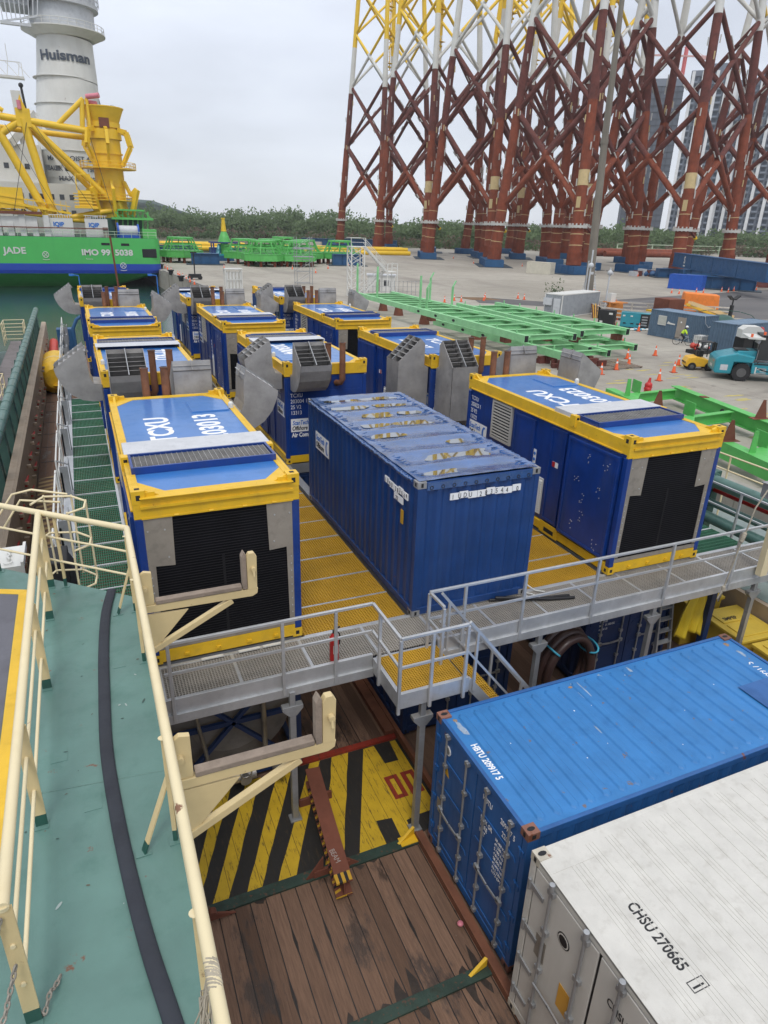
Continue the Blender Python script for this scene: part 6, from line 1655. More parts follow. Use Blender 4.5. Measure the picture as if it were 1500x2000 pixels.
tag(b.build('post_guard', mat('orange_black_guard', (.55, .20, .04), .6, .1, .3)), 'orange and black block at the foot of the lamp post', 'guard block')
b = MB(); 
for z in (1.0, 1.25): b.box(58.85, 61.0, 66.4, 68.0, z, z+.12)
b = MB(); b.box(59.1, 59.8, 67, 67.7, 1.5, 2.5); tag(b.build('control_box', SHIPW), 'small white control box above the orange block', 'control box')
rr = random.Random(3); b = MB()
for i in range(260):
    p = V((rr.gauss(0, .7), rr.gauss(0, .5), abs(rr.gauss(1.2, .9)))); d1 = V((rr.uniform(-1, 1), rr.uniform(-1, 1), rr.uniform(-.5, 1))).normalized()*.22; d2 = d1.cross(V((0, 0, 1))).normalized()*.1
    b.quad(p-d1, p+d2, p+d1, p-d2)
for i in range(8): b.tube((0, 0, 0), (rr.gauss(0, .5), rr.gauss(0, .4), 1.8), .02, n=5)
tag(b.build('bush', SHRB, loc=(62.1, 82, ZQ)), 'small scrubby bush at the foot of the lamp post', 'bush')
# folding ladder
b = MB()
for dx in (-.5, .5):
    b.beam((77+dx, 91.5, ZQ), (76.6+dx*.6, 92.5, 4.3), .09, .09); b.beam((77+dx, 94, ZQ), (76.6+dx*.6, 92.6, 4.3), .09, .09)
for k in range(9): b.box(76.5, 77.4, 91.5+.1*k, 91.75+.1*k, .2+k*.45, .26+k*.45)
b.path([(76.1, 92.3, 4.3), (76.0, 92.3, 5), (76.6, 92.3, 5.3), (77.2, 92.3, 5), (77.1, 92.3, 4.3)], .04, 6)
tag(b.build('platform_ladder', PALE), 'tall grey platform ladder standing on the yard right of the lamp post', 'ladder')
# pit railing
def pitrail(label, A, B, n_):
    t = thing('pit_railing', label, 'railing', (*A, ZQ)); A_ = V((0, 0, 0)); B_ = V((B[0]-A[0], B[1]-A[1], 0)); g = MB()
    for z in (.4, .85, 1.3): g.beam(A_+V((0, 0, z)), B_+V((0, 0, z)), .15, .15)
    for k in range(n_+1): p = A_+(B_-A_)*k/n_; g.box(p.x-.09, p.x+.09, p.y-.09, p.y+.09, 0, 1.37)
    g.build('rails_and_posts', mat('pit_rail_grey', (.48, .45, .40), .7, .15, .3), t)
pitrail('grey steel railing along the near side of the pit behind the generators', (57.2, 66.5), (61.5, 57.5), 7)
pitrail('grey steel railing along the far side of the pit behind the generators', (60.5, 73.5), (75, 63), 9)
pitrail('grey steel railing at the left end of the pit', (57.2, 66.5), (60.5, 73.5), 3)
b = MB(); b.ext([(58, 66, ZQ+.005), (61.5, 58.5, ZQ+.005), (72, 64, ZQ+.005), (61, 72, ZQ+.005)], (0, 0, .01)); structure(b, 'pit_floor', DARK)
b = MB(); b.box(62.5, 66, 62, 64.5, .0, .9); b.box(66.5, 69.0, 65, 67.5, 0, 1.9, 1); tag(b.build('pit_machinery', [YEL, RUST]), 'yellow and rusty machinery inside the railed pit', 'machinery')
# generators
t = thing('generator', 'teal and black canopy generator in front of the pit railing', 'generator', (54.05, 59.3, ZQ), rad(-52))
g = MB(); g.box(0, 2.05, 0, 1.25, .15, 1.6, 0); g.box(2.05, 2.95, 0, 1.25, .15, 1.6, 1); g.box(-.02, 2.97, -.02, 1.27, 1.6, 1.68, 0); g.build('canopy', [TEAL, BLK], t, bevel=.04)
g = MB()
for x in (.3, 1.1, 1.7): g.box(x, x+.3, -.03, 0, .5, .62)
for x in (.2, 1.0): g.box(x, x+.25, -.03, 0, 1.25, 1.4, 1)
for k in range(4): g.box(2.2, 2.8, -.02, 0, .4+k*.28, .55+k*.28, 2)
g.box(-.05, 3.0, -.05, 1.3, 0, .15); g.build('skid_and_vents', [BLK, SHIPW, GALV], t)
t = thing('generator', 'black canopy generator left of the teal one', 'generator', (52.5, 61.1, ZQ), rad(-52))
g = MB(); g.box(0, 1.7, 0, 1.2, .12, 1.75); g.build('canopy', BLK, t, bevel=.04); g = MB(); g.box(1.1, 1.5, -.02, 0, 1.3, 1.5); g.box(.2, .5, -.02, 0, .4, .6); g.build('label_plates', SHIPW, t)
b = MB()
for i in range(9): b.ball((53.4+i*.28, 57.6+.2*math.sin(i*2)-i*.1, ZQ+.1), .3, 8, sz=.45, m=i % 2)
tag(b.build('plastic_sheeting', [SHIPW, LBLUE]), 'crumpled white and blue sheeting lying in front of the generators', 'sheeting')
# orange barrier, beam and work light behind the site office
b = MB(); b.ext([(74.2, 70.3, ZQ), (78.0, 67.5, ZQ), (77.8, 67.6, 2.0), (74.3, 70.2, 2.2)], (1.2, 1.6, 0)); tag(b.build('orange_container', mat('orange_barrier_paint', (.80, .22, .03), .5, .1, .2), bevel=.15), 'orange rounded tank standing behind the site office', 'tank')
t = thing('tilted_beam', 'long pale yellow box beam tilting down behind the site office roof', 'beam', (76, 69, ZQ)); g = MB(); g.beam((-7.4, -5.2, 1.9), (.3, -5.2, .05), .6, .45); g.beam((-7.9, -5.2, 1.75), (-1.2, -5.8, -.2), .3, .3, 1); g.build('box_beam', [mat('pale_orange', (.66, .48, .24), .5, .1), CAT], t)
t = thing('work_light', 'small black work light on a stand behind the site office', 'work light', (66, 55.5, ZQ)); g = MB(); g.tube((0, 0, 0), (0, 0, 3.2), .08, n=8); g.box(-.15, .15, -.15, .15, 1.0, 2.6); g.build('stand', BLK, t)
for s_ in (-1, 1): g = MB(); g.beam((s_*.15, 0, 3.2), (s_*.75, 0, 3.6), .5, .12); g.build('lamp_head', BLK, t)
b = MB()
for k in range(7): q = k/6*PI; b.beam((62.5+2.6*math.cos(q)-0, 53.5-2*math.cos(q), 1.3+.8*math.sin(q)), (62.5+2.6*math.cos(q+.5), 53.5-2*math.cos(q+.5), 1.3+.8*math.sin(q+.5)), .06, .06)
b.ball((62.5, 53.5, .7), 1.6, 12, sz=.6); tag(b.build('green_netting_heap', DKGRN), 'dark green netted heap between the office containers and the work light', 'netting')
b = MB()
for k in range(5): b.beam((118+k*.3, 99+k*1.1, .3+.05*k), (140, 92+k*1.6, .3+.05*k), .3, .5)
split_tag(b, 'steel_bar', PILED, 'dark steel bar lying at the right edge beyond the road', 'bar', 'dark steel bars beyond the road')
rr = random.Random(6); b = MB()
for i in range(34): b.ball((124+rr.uniform(0, 15), 131.5+rr.uniform(-2.5, 3.5), .2), rr.uniform(.6, 1.2), 7, sz=.7, k=4)
tag(b.build('tarped_bundles', mat('blue_bundle', (.03, .09, .20), .6, .3)), 'low heap of blue tarped bundles behind the royal blue container', 'bundles')
b = MB()
for i in range(9): b.box(121+i*1.2, 122+i*1.2, 130.5-i*.1, 132.5-i*.1, ZQ, .5+rr.uniform(0, .9), i % 2)
split_tag(b, 'steel_bundle', [PALE, PILED], 'grey or dark steel bundle in the row left of the royal blue container', 'bundle', 'steel bundles left of the royal blue container')
# yellow pipes at the far side of the yard
b = MB()
for k in range(4): b.tube((26, 232+k*2.2, .5+(k % 2)), (52, 232+k*2.2, .5+(k % 2)), .8, n=10)
for k in range(4): b.tube((58, 225+k*2.2, .3+(k % 2)), (104, 218+k*2.2, .3+(k % 2)), .75, n=10)
split_tag(b, 'steel_pipe', SHIPY, 'long yellow pipe lying along the far side of the yard', 'pipe', 'yellow pipes along the far side of the yard')
b = MB(); b.tube((190, 233, 1.2), (240, 236, 1.2), 1.5, n=16); b.tube((196, 230, .8), (235, 227, .8), 1.1, n=16)
split_tag(b, 'steel_pile', PILE, 'long rusty tubular pile lying behind the jacket legs', 'pile', 'rusty piles lying behind the jackets')
b = MB()
for k in range(9): x = 230+k*18; b.box(x, x+.4, 262-k*3, 262.4-k*3, 0, 4); b.beam((x, 262-k*3, 2), (x+18, 259-k*3, 2), .3, .3); b.beam((x, 262-k*3, 3.8), (x+18, 259-k*3, 3.8), .3, .3)
tag(b.build('pale_green_fence', mat('pale_green_rail', (.42, .50, .36), .6, .1)), 'pale green rail fence at the far right side of the yard', 'fence')

# green cradles (transition ring frames)
def cradle_proto():
    t = thing('jacket_cradle', '', 'steel cradle', (0, 0, 0), 0, 'green ring-topped cradles on the yard')
    def ring(r_, n_, z): return [V((r_*math.cos(2*PI*i/n_), r_*math.sin(2*PI*i/n_), z)) for i in range(n_)]
    g = MB(); R8 = ring(5.4, 8, 0)
    g.ext([(p.x, p.y, 2.05) for p in R8], (0, 0, .12)); g.ext([(p.x*.72, p.y*.72, .9) for p in R8], (0, 0, 1.14))
    for i in range(8): g.beam(R8[i]+V((0, 0, 1.5)), R8[(i+1) % 8]+V((0, 0, 1.5)), .2, 1.0)
    g.build('octagonal_deck', BGRN, t)
    g = MB(); R = ring(2.9, 16, 4.3); Rl = ring(3.5, 16, 3.3)
    for i in range(16):
        g.beam(R[i], R[(i+1) % 16], .5, .35); g.beam(Rl[i], Rl[(i+1) % 16], .3, .25)
        if i % 2 == 0: g.beam(ring(4.3, 16, 2.1)[i], R[i], .18, .3); g.beam(Rl[i], ring(4.6, 16, 2.1)[(i+1) % 16], .12, .12)
    g.ext([(p.x*.93, p.y*.93, 4.35) for p in R], (0, 0, .12)); g.build('ring_support', BGRN, t)
    g = MB()
    for i in range(8):
        p = R8[i]; g.tube((p.x*.95, p.y*.95, 2.17), (p.x*.95, p.y*.95, 3.2), .05, n=5); q = R8[(i+1) % 8]
        for z in (2.7, 3.2): g.tube((p.x*.95, p.y*.95, z), (q.x*.95, q.y*.95, z), .045, n=5)
    g.build('guard_rail', BGRN, t)
    g = MB()
    for i in range(8): p = ring(4.4, 8, 0)[i]; g.tube((p.x, p.y, 0), (p.x, p.y, 1.0), .35, n=8)
    g.build('foot_posts', PILE, t)
    return t
cp = cradle_proto()
cl = [((23.5, 173), 'single green ring-topped cradle nearest the ship stern'), ((37.6, 170), 'green ring-topped cradle at the left end of the group, mostly hidden'), ((39.8, 160.5), 'green ring-topped cradle, front left of the group'),
      ((54.3, 196), 'green ring-topped cradle standing highest behind the group'), ((47.5, 161.0), 'green ring-topped cradle, front right of the group behind the scaffold'), ((52.8, 172), 'green ring-topped cradle between the front right and rightmost ones'), ((62.5, 172.5), 'green ring-topped cradle, rightmost of the group behind blue girders'), ((44.5, 172), 'green ring-topped cradle hidden in the middle of the group')]
for i, ((x, y), lb) in enumerate(cl):
    o = cp if i == 0 else copy_tree(cp); o.location = (x, y, ZQ); o['label'] = lb; o.rotation_euler.z = i*.2; o.scale = (.93, .93, 1.22)
# hydraulic cone tool on blue stand (green and yellow)
t = thing('hammer_stand', 'green cone with yellow tip on a dark blue gantry left of the cradle group', 'stand', (35, 180, ZQ)); t.scale = (.62, .62, .50)
g = MB()
for x in (-4.6, 4.6):
    for y in (-2.5, 2.5): g.beam((x, y, 3), (x*1.05, y, 8.2), .5, .5)
g.beam((-5.8, -2.5, 8.4), (5.8, -2.5, 8.4), .6, .6); g.beam((-5.8, 2.5, 8.4), (5.8, 2.5, 8.4), .6, .6); g.build('gantry', mat('indigo_paint', (.02, .035, .18), .5, .1), t)
g = MB(); g.tube((0, 0, 2.4), (0, 0, 8.4), 1.6, n=12); g.tube((0, 0, 8.4), (0, 0, 10.8), 2.6, 2.0, n=12); g.tube((0, 0, 10.8), (0, 0, 13.5), 2.0, 1.0, n=12); g.build('green_cone', BGRN, t)
g = MB(); g.tube((0, 0, 13.5), (0, 0, 19), 1.1, .6, n=12); g.tube((0, 0, 19), (0, 0, 19.6), .8, n=10); g.build('yellow_tip', SHIPY, t)
g = MB()
for x in (-3, 3): g.tube((x, -1, 3), (x*.6, 1, 7.5), .8, n=10)
g.box(-4, 4, -2.5, 2.5, 2.4, 3.2); g.build('hydraulics', TEAL, t)
g = MB(); g.box(-3, 3, -2.5, 2.5, 0, 2.4); g.build('blue_base', STBL, t)

# white stair tower
t = thing('stair_tower', 'white lattice access tower with stairs beside the green uprights', 'stair tower', (35.6, 93.4, ZQ), rad(-3))
g = MB()
for x in (0, 1.9):
    for y in (0, 1.9): g.beam((x, y, 0), (x, y, 6.6), .14, .14)
for k in range(6):
    z = k*1.1
    for y in (0, 1.9): g.beam((0, y, z), (1.9, y, z+1.1), .07, .07); g.beam((1.9, y, z), (0, y, z+1.1), .07, .07)
    g.beam((0, 0, z), (0, 1.9, z+1.1), .07, .07)
g.box(-.1, 2.0, -.1, 2.0, 6.6, 6.7)
for x in (-.1, 2.0):
    g.beam((x, -.1, 6.7), (x, -.1, 7.8), .07, .07)
g.beam((-.1, -.1, 7.8), (2.0, -.1, 7.8), .06, .06); g.beam((-.1, -.1, 7.25), (2.0, -.1, 7.25), .05, .05); g.beam((-.1, 2, 7.8), (2.0, 2, 7.8), .06, .06); g.beam((-.1, -.1, 7.8), (-.1, 2, 7.8), .06, .06)
g.build('lattice_tower', SHIPW, t)
for k, (a_, c_) in enumerate((((2.0, .1, 6.7), (5.4, .1, 3.4)), ((5.4, 1.2, 3.4), (2.2, 1.2, .2)))):
    g = MB(); A, B = V(a_), V(c_)
    for y in (0, .9): g.beam(A+V((0, y, 0)), B+V((0, y, 0)), .06, .22); g.beam(A+V((0, y, 1.0)), B+V((0, y, 1.0)), .06, .06); g.beam(A+V((0, y, .5)), B+V((0, y, .5)), .05, .05)
    for i in range(13): p = A+(B-A)*i/12; g.box(p.x-.12, p.x+.12, p.y, p.y+.9, p.z, p.z+.04)
    for i in range(5): p = A+(B-A)*i/4; g.beam(p, p+V((0, 0, 1)), .05, .05)
    g.build('stair_flight', SHIPW, t)
g = MB(); g.box(5.4, 6.9, 0, 2.2, 3.35, 3.42)
for x in (5.4, 6.9):
    for y in (0, 2.2): g.beam((x, y, 0), (x, y, 4.5), .12, .12)
for z in (3.9, 4.5): g.beam((5.4, 0, z), (6.9, 0, z), .06, .06); g.beam((6.9, 0, z), (6.9, 2.2, z), .06, .06)
g.beam((5.4, 0, .1), (6.9, 0, 3.3), .06, .06); g.beam((6.9, 0, .1), (5.4, 0, 3.3), .06, .06); g.build('side_landing', SHIPW, t)
t = thing('security_hut', 'small pale hut behind the green uprights', 'hut', (40.7, 99.9, ZQ), rad(-22))
g = MB(); g.box(0, 4.2, 0, 2.3, 0, 2.4); g.build('wall', SHIPW, t); g = MB(); g.box(-.15, 4.35, -.15, 2.45, 2.4, 2.6); g.build('roof', PALE, t)
g = MB(); g.box(1.3, 1.9, -.02, 0, .2, 1.9, 0); g.build('door', TAN, t); g = MB(); g.box(2.5, 3.2, -.02, 0, 1.0, 1.8); g.build('window', GLASS, t)
b = MB()
for k in range(14): b.beam((38+k*.65, 96.2-k*.1, ZQ), (38+k*.65, 96.2-k*.1, 1.7), .05, .05)
for z in (.2, .9, 1.65): b.beam((38, 96.2, z), (47, 94.8, z), .04, .04)
tag(b.build('mesh_fence', GALV), 'low grey mesh fence in front of the small pale hut', 'fence')
t = thing('scaffold_tower', 'slender grey scaffold tower in front of the green cradles', 'scaffold', (33.4, 112.5, ZQ)); g = MB()
for x in (0, 2.6):
    for y in (0, 1.4): g.tube((x, y, 0), (x, y, 7.4), .05, n=6)
for k in range(4):
    z = 1.8*k+.3
    for y in (0, 1.4): g.tube((0, y, z), (2.6, y, z), .04, n=6); g.tube((0, y, z), (2.6, y, z+1.6), .03, n=6)
g.box(-.3, 2.9, -.2, 1.6, 5.5, 5.65); g.box(-.3, 2.9, -.2, 1.6, 4.3, 4.4); g.build('scaffold_tubes', GALV, t)
t = thing('bottle_cage', 'white framed cage rack standing on the quay behind the middle row', 'cage', (20.2, 104.5, ZQ)); g = MB()
for i in range(5): g.tube((.25+i*.5, .3, .1), (.25+i*.5, .3, 2.6), .20, n=10)
for x in (0, 2.4):
    for y in (0, 1.2): g.beam((x, y, 0), (x, y, 2.9), .12, .12)
for z in (.1, 1.5, 2.9): g.beam((0, 0, z), (2.4, 0, z), .08, .08); g.beam((0, 1.2, z), (2.4, 1.2, z), .08, .08)
g.box(-.1, 2.5, -.1, 1.3, 2.9, 3.05); g.build('cage_frame', SHIPW, t)
t = thing('mobile_light_stand', 'dark wheeled light mast on the quay near the line of cones', 'light stand', (18.8, 124, ZQ)); g = MB(); g.tube((0, 0, .4), (0, 0, 4.3), .10, n=8); g.box(-1, 1, -.5, .5, .3, .9); g.tube((-.8, -.6, .35), (-.8, .6, .35), .35, n=10); g.tube((.8, -.6, .35), (.8, .6, .35), .35, n=10); g.box(-.5, .5, -.1, .1, 4.2, 4.4); g.build('mast_and_chassis', BLK, t)
for i, yy in enumerate((120.5, 134, 150)): b = MB(); b.tube((16.0+.1*i, yy, ZQ), (16.0+.1*i, yy, .4), .35, .45, n=10); b.tube((16.0+.1*i, yy, .4), (16.0+.1*i, yy, .6), .6, n=10); tag(b.build('bollard', BLK), 'black mooring bollard on the quay edge, '+('nearest', 'middle', 'farthest')[i], 'bollard', 'bollards on the quay edge')

# IBC and air conditioner
t = thing('ibc_tank', 'white caged plastic tank in front of the site office end', 'tank', (52.3, 46.4, ZQ), rad(8)); g = MB(); g.box(.05, .95, .05, .95, .15, 1.05); g.build('plastic_bottle', SHIPW, t, bevel=.06)
g = MB()
for i in range(5):
    for s_ in (0, 1): g.tube((i*.25, s_, .1), (i*.25, s_, 1.1), .015, n=5); g.tube((s_, i*.25, .1), (s_, i*.25, 1.1), .015, n=5)
for z in (.15, .6, 1.08): g.beam((0, 0, z), (1, 0, z), .03, .03); g.beam((0, 0, z), (0, 1, z), .03, .03); g.beam((1, 0, z), (1, 1, z), .03, .03)
g.box(0, 1, 0, 1, 0, .12); g.build('cage', GALV, t)
t = thing('air_conditioner', 'white air conditioner unit beside the caged plastic tank', 'air conditioner', (52.9, 45.2, ZQ), rad(-50)); g = MB(); g.box(0, .95, 0, .35, .05, .85); g.build('casing', SHIPW, t, bevel=.02); g = MB(); g.tube((.35, -.01, .45), (.35, .0, .45), .28, n=16); g.tube((.35, -.02, .45), (.35, -.01, .45), .07, n=10, m=1); g.build('fan_grille', [PALE, BLK], t)
b = MB(); rr = random.Random(14)
for i in range(14): b.ball((50.0+rr.uniform(-.9, .9), 44.4+rr.uniform(-.5, .5), .1+rr.uniform(0, .4)), rr.uniform(.12, .28), 7, m=i % 3, k=4)
b.box(49, 51, 43.8, 45, ZQ, .0, 2); tag(b.build('loose_gear', [SALR, SHIPW, BLK]), 'jumble of red, white and black gear on a pallet behind the yellow forklift', 'gear')

# ---- cyclist
t = thing('bicycle', 'bicycle ridden past the site office', 'bicycle', (51.9, 48.25, ZQ), rad(-50))
for k, x in enumerate((-.55, .55)):
    g = MB(); g.path([(x+.33*math.cos(q), 0, .34+.33*math.sin(q)) for q in [2*PI*i/20 for i in range(20)]], .022, 7, closed=True)
    for i in range(8): q = PI*i/8; g.tube((x+.32*math.cos(q), 0, .34+.32*math.sin(q)), (x-.32*math.cos(q), 0, .34-.32*math.sin(q)), .004, n=4, m=1)
    g.build('wheel', [BLK, GALV], t)
g = MB()
for a_, c_ in (((-.55, 0, .34), (-.12, 0, .30)), ((-.12, 0, .30), (-.22, 0, .85)), ((-.22, 0, .80), (.38, 0, .82)), ((-.12, 0, .30), (.38, 0, .75)), ((-.55, 0, .34), (-.20, 0, .75)), ((.38, 0, .90), (.55, 0, .34))): g.tube(a_, c_, .02, n=6)
g.build('bicycle_frame', PALE, t)
g = MB(); g.path([(.28, -.26, 1.0), (.40, -.15, 1.02), (.38, 0, .98), (.40, .15, 1.02), (.28, .26, 1.0)], .014, 6); g.build('handlebar', BLK, t)
g = MB(); g.ext([(-.36, -.07, .88), (-.06, -.025, .88), (-.06, .025, .88), (-.36, .07, .88)], (0, 0, .05)); g.build('saddle', BLK, t)
def skinned(name, verts, edges, radii, m, parent, lv=2, root=0):
    me = bpy.data.meshes.new(name); me.from_pydata(verts, edges, []); me.materials.append(m)
    o = bpy.data.objects.new(name, me); COL.objects.link(o); o.parent = parent
    sk = o.modifiers.new('skin', 'SKIN'); sk.use_smooth_shade = True
    for i, sv in enumerate(me.skin_vertices[0].data):
        r_ = radii[i]; sv.radius = (r_, r_) if not isinstance(r_, tuple) else r_; sv.use_root = (i == root)
    s_ = o.modifiers.new('sub', 'SUBSURF'); s_.levels = lv; s_.render_levels = lv
    return o
pt = thing('person', 'cyclist in a yellow high visibility jacket, dark trousers and white helmet', 'person', (51.9, 48.25, ZQ), rad(-50))
vs = [(-.20, 0, .98), (-.12, 0, 1.12), (.0, 0, 1.32), (.06, 0, 1.46), (.10, 0, 1.54), (.14, 0, 1.62),
      (.06, -.19, 1.42), (.20, -.27, 1.20), (.30, -.25, 1.03), (.06, .19, 1.42), (.20, .27, 1.20), (.30, .25, 1.03),
      (-.18, -.10, .95), (.12, -.13, .78), (-.04, -.13, .42), (.06, -.13, .36), (-.18, .10, .95), (.10, .13, .62), (-.10, .13, .22), (.0, .13, .17)]
ed = [(0, 1), (1, 2), (2, 3), (3, 4), (4, 5), (3, 6), (6, 7), (7, 8), (3, 9), (9, 10), (10, 11), (0, 12), (12, 13), (13, 14), (14, 15), (0, 16), (16, 17), (17, 18), (18, 19)]
ra_ = [.13, .13, .15, .10, .055, .05, .06, .045, .03, .06, .045, .03, .09, .07, .045, .035, .09, .07, .045, .035]
skinned('body', vs, ed, ra_, NAVYC, pt)
skinned('jacket', [(-.17, 0, 1.02), (-.12, 0, 1.12), (.0, 0, 1.32), (.06, 0, 1.44), (.06, -.19, 1.42), (.20, -.27, 1.20), (.28, -.255, 1.07), (.06, .19, 1.42), (.20, .27, 1.20), (.28, .255, 1.07)],
        [(0, 1), (1, 2), (2, 3), (3, 4), (4, 5), (5, 6), (3, 7), (7, 8), (8, 9)], [.15, .16, .18, .12, .08, .065, .05, .08, .065, .05], HIVIS, pt)
g = MB(); g.ball((.17, 0, 1.66), .10, 14, sz=1.15, sx=.95, sy=.82, k=9); g.ext([(.262, -.012, 1.66), (.262, .012, 1.66), (.285, 0, 1.635)], (0, 0, .02)); g.ball((.17, -.083, 1.655), .022, 6); g.ball((.17, .083, 1.655), .022, 6)
g.box(.255, .262, -.035, -.02, 1.672, 1.682, 1); g.box(.255, .262, .02, .035, 1.672, 1.682, 1); g.box(.252, .259, -.02, .02, 1.61, 1.618, 1)
g.build('head', [SKIN, BLK], pt)
for s_ in (-1, 1):
    g = MB(); c = V((.31, s_*.25, 1.02)); g.ball(c, .042, 8, sz=.6)
    for i in range(4): g.path([c+V((.02, (i-1.5)*.02, .01)), c+V((.052, (i-1.5)*.021, .0)), c+V((.045, (i-1.5)*.021, -.03))], .009, 6)
    g.path([c+V((-.01, -s_*.035, .0)), c+V((.02, -s_*.05, -.012)), c+V((.04, -s_*.045, -.03))], .010, 6)
    g.build('hand', SKIN, pt)
g = MB(); g.ball((.16, 0, 1.71), .125, 14, sz=.80); g.tube((.18, 0, 1.675), (.18, 0, 1.69), .15, n=16); g.build('helmet', WHITE, pt)

# ---- teal forklift
t = thing('forklift', 'large teal heavy forklift with dark cab, parked at the right edge of the yard', 'forklift', (41.9, 35.6, ZQ), rad(-38))
# local: +x runs forward (to the right in the photo), counterweight at x=0, width along y
g = MB()
g.ext([(0, 0, .55), (.15, 0, .45), (1.2, 0, .45), (1.25, 0, 1.3), (2.5, 0, 1.3), (2.6, 0, 1.75), (1.4, 0, 1.95), (.25, 0, 1.65), (.0, 0, 1.45)], (0, 2.5, 0))
g.build('counterweight', TEAL, t, bevel=.08)
g = MB(); g.ext([(2.5, .12, .55), (5.3, .12, .55), (5.3, .12, 1.25), (2.5, .12, 1.30)], (0, 2.26, 0)); g.ext([(1.15, .5, .5), (2.6, .5, .5), (2.6, .5, 1.35), (1.15, .5, 1.35)], (0, 1.5, 0)); g.ext([(1.3, .45, 1.8), (2.75, .45, 1.6), (2.75, .45, 2.1), (1.5, .45, 2.05)], (0, 1.6, 0)); g.build('chassis', TEAL, t, bevel=.04)
g = MB(); g.box(1.35, 2.2, .7, 1.8, 2.04, 2.12); g.box(2.62, 5.3, .08, .12, 1.22, 1.3); g.build('engine_grille', BLK, t)
g = MB(); g.ext([(2.75, .35, 1.5), (4.25, .35, 1.5), (4.25, .35, 2.6), (4.0, .35, 3.15), (2.95, .35, 3.15), (2.75, .35, 2.6)], (0, 1.8, 0)); cabo = g.build('cab', GLASS, t, bevel=.05)
g = MB()
for x0, z0, x1, z1 in ((2.75, 1.4, 2.75, 2.6), (2.75, 2.6, 2.95, 3.2), (4.25, 1.4, 4.25, 2.6), (4.25, 2.6, 4.0, 3.2)):
    for y in (.33, 2.17): g.beam((x0, y, z0), (x1, y, z1), .10, .10)
g.box(2.85, 4.1, .28, 2.22, 3.16, 3.26); g.build('cab_frame', BLK, cabo)
g = MB(); g.box(1.9, 3.0, .2, 2.3, 2.95, 3.1); g.tube((2.1, .3, 3.1), (2.1, .3, 3.32), .09, n=8, m=1); g.tube((2.9, .3, 3.3), (2.9, .3, 3.5), .09, n=8, m=1); g.build('roof_beacon_bar', [SHIPW, ORNG], t, bevel=.02)
def wheel(p, x, y0, y1, z, r_, mt=RUBB):
    g = MB(); g.tube((x, y0, z), (x, y1, z), r_, n=26); g.tube((x, y0-.01, z), (x, y1+.01, z), r_*.88, n=26)
    for i in range(26):
        q = 2*PI*i/26; c_ = V((x+r_*math.cos(q), 0, z+r_*math.sin(q))); g.beam((c_.x, y0, c_.z), (c_.x, y1, c_.z), .07, .05)
    o = g.build('wheel', mt, p)
    g = MB(); g.tube((x, y0-.02, z), (x, y0+.05, z), r_*.52, n=18); g.tube((x, y0-.06, z), (x, y0-.02, z), r_*.2, n=12); g.tube((x, y1-.05, z), (x, y1+.02, z), r_*.52, n=18); g.build('rim', mat('wheel_rim', (.10, .10, .10), .6, .2), o); return o
wheel(t, 1.85, -.12, .38, .62, .62); wheel(t, 1.85, 2.12, 2.62, .62, .62); wheel(t, 5.6, -.15, .5, .75, .75); wheel(t, 5.6, 2.0, 2.65, .75, .75)
g = MB()
for y in (.7, 1.7): g.beam((6.5, y, .2), (6.4, y, 4.0), .22, .18)
g.beam((6.4, .7, 3.9), (6.4, 1.7, 3.9), .15, .15); g.beam((6.45, .7, 2.0), (6.45, 1.7, 2.0), .15, .15); g.tube((3.4, .5, 3.0), (6.4, .9, 3.9), .12, n=10); g.box(4.4, 6.2, .2, 2.2, 3.35, 3.47); g.build('mast', BLK, t)
g = MB(); g.box(2.9, 3.5, .115, .119, .85, .92); g.box(3.1, 3.5, .112, .119, .72, .77); g.box(2.75, 2.85, .112, .119, .6, 1.05); g.box(2.75, 3.05, .112, .119, .55, .62); g.box(3.6, 4.4, .112, .119, 1.02, 1.06); g.build('side_decals', SHIPW, t)
g = MB(); g.path([(2.9, .3, 1.4), (2.8, .15, 1.0), (3.4, .1, .8), (4.6, .1, .7), (6.2, .6, .9)], .035, 6); g.path([(6.35, 1.0, .8), (6.2, .9, 1.8), (6.3, .9, 2.8), (6.35, .9, 3.7)], .04, 6); g.path([(6.35, 1.15, .8), (6.15, 1.1, 1.9), (6.3, 1.1, 3.0), (6.35, 1.1, 3.7)], .04, 6); g.build('hydraulic_hoses', RUBB, t)
g = MB(); g.box(2.9, 3.5, .02, .30, .60, .66); g.box(2.95, 3.45, .0, .28, .95, 1.0); g.beam((2.72, .28, 1.4), (2.72, .20, 2.5), .035, .035); g.build('access_steps', GALV, t)
g = MB(); g.box(2.62, 2.68, -.05, .15, 2.3, 2.65); g.build('side_mirror', BLK, t)
g = MB(); g.box(.4, .9, .0-.004, .0, .7, 1.1); g.box(-.006, .0, .9, 1.6, .75, .95); g.build('counterweight_marks', PALE, t)
g = MB(); g.box(2.2, 2.5, .05, .12, 1.32, 1.45); g.box(-.01, .0, .5, .7, 1.2, 1.3); g.build('tail_light', SALR, t)
b = MB(); b.ext([(46.2, 37.9, 2.3), (47.6, 37.2, 2.3), (47.6, 37.2, 2.9), (47.3, 37.35, 3.15), (46.5, 37.75, 3.15), (46.2, 37.9, 2.9)], (-.5, -.9, 0)); b.tube((47.5, 36.9, 2.65), (47.6, 36.85, 2.65), .42, n=20, m=1); b.tube((47.6, 36.85, 2.65), (47.63, 36.83, 2.65), .2, n=16)
b.box(46.0, 47.4, 36.9, 37.8, ZQ, 2.28, 2); tag(b.build('tank_on_stand', [SHIPW, RED, BLK]), 'white rounded box with red ringed end above the teal forklift cab', 'tank')
t = thing('forklift', 'small yellow forklift with black overhead guard behind the teal one', 'forklift', (42.6, 38.8, ZQ), rad(-30))
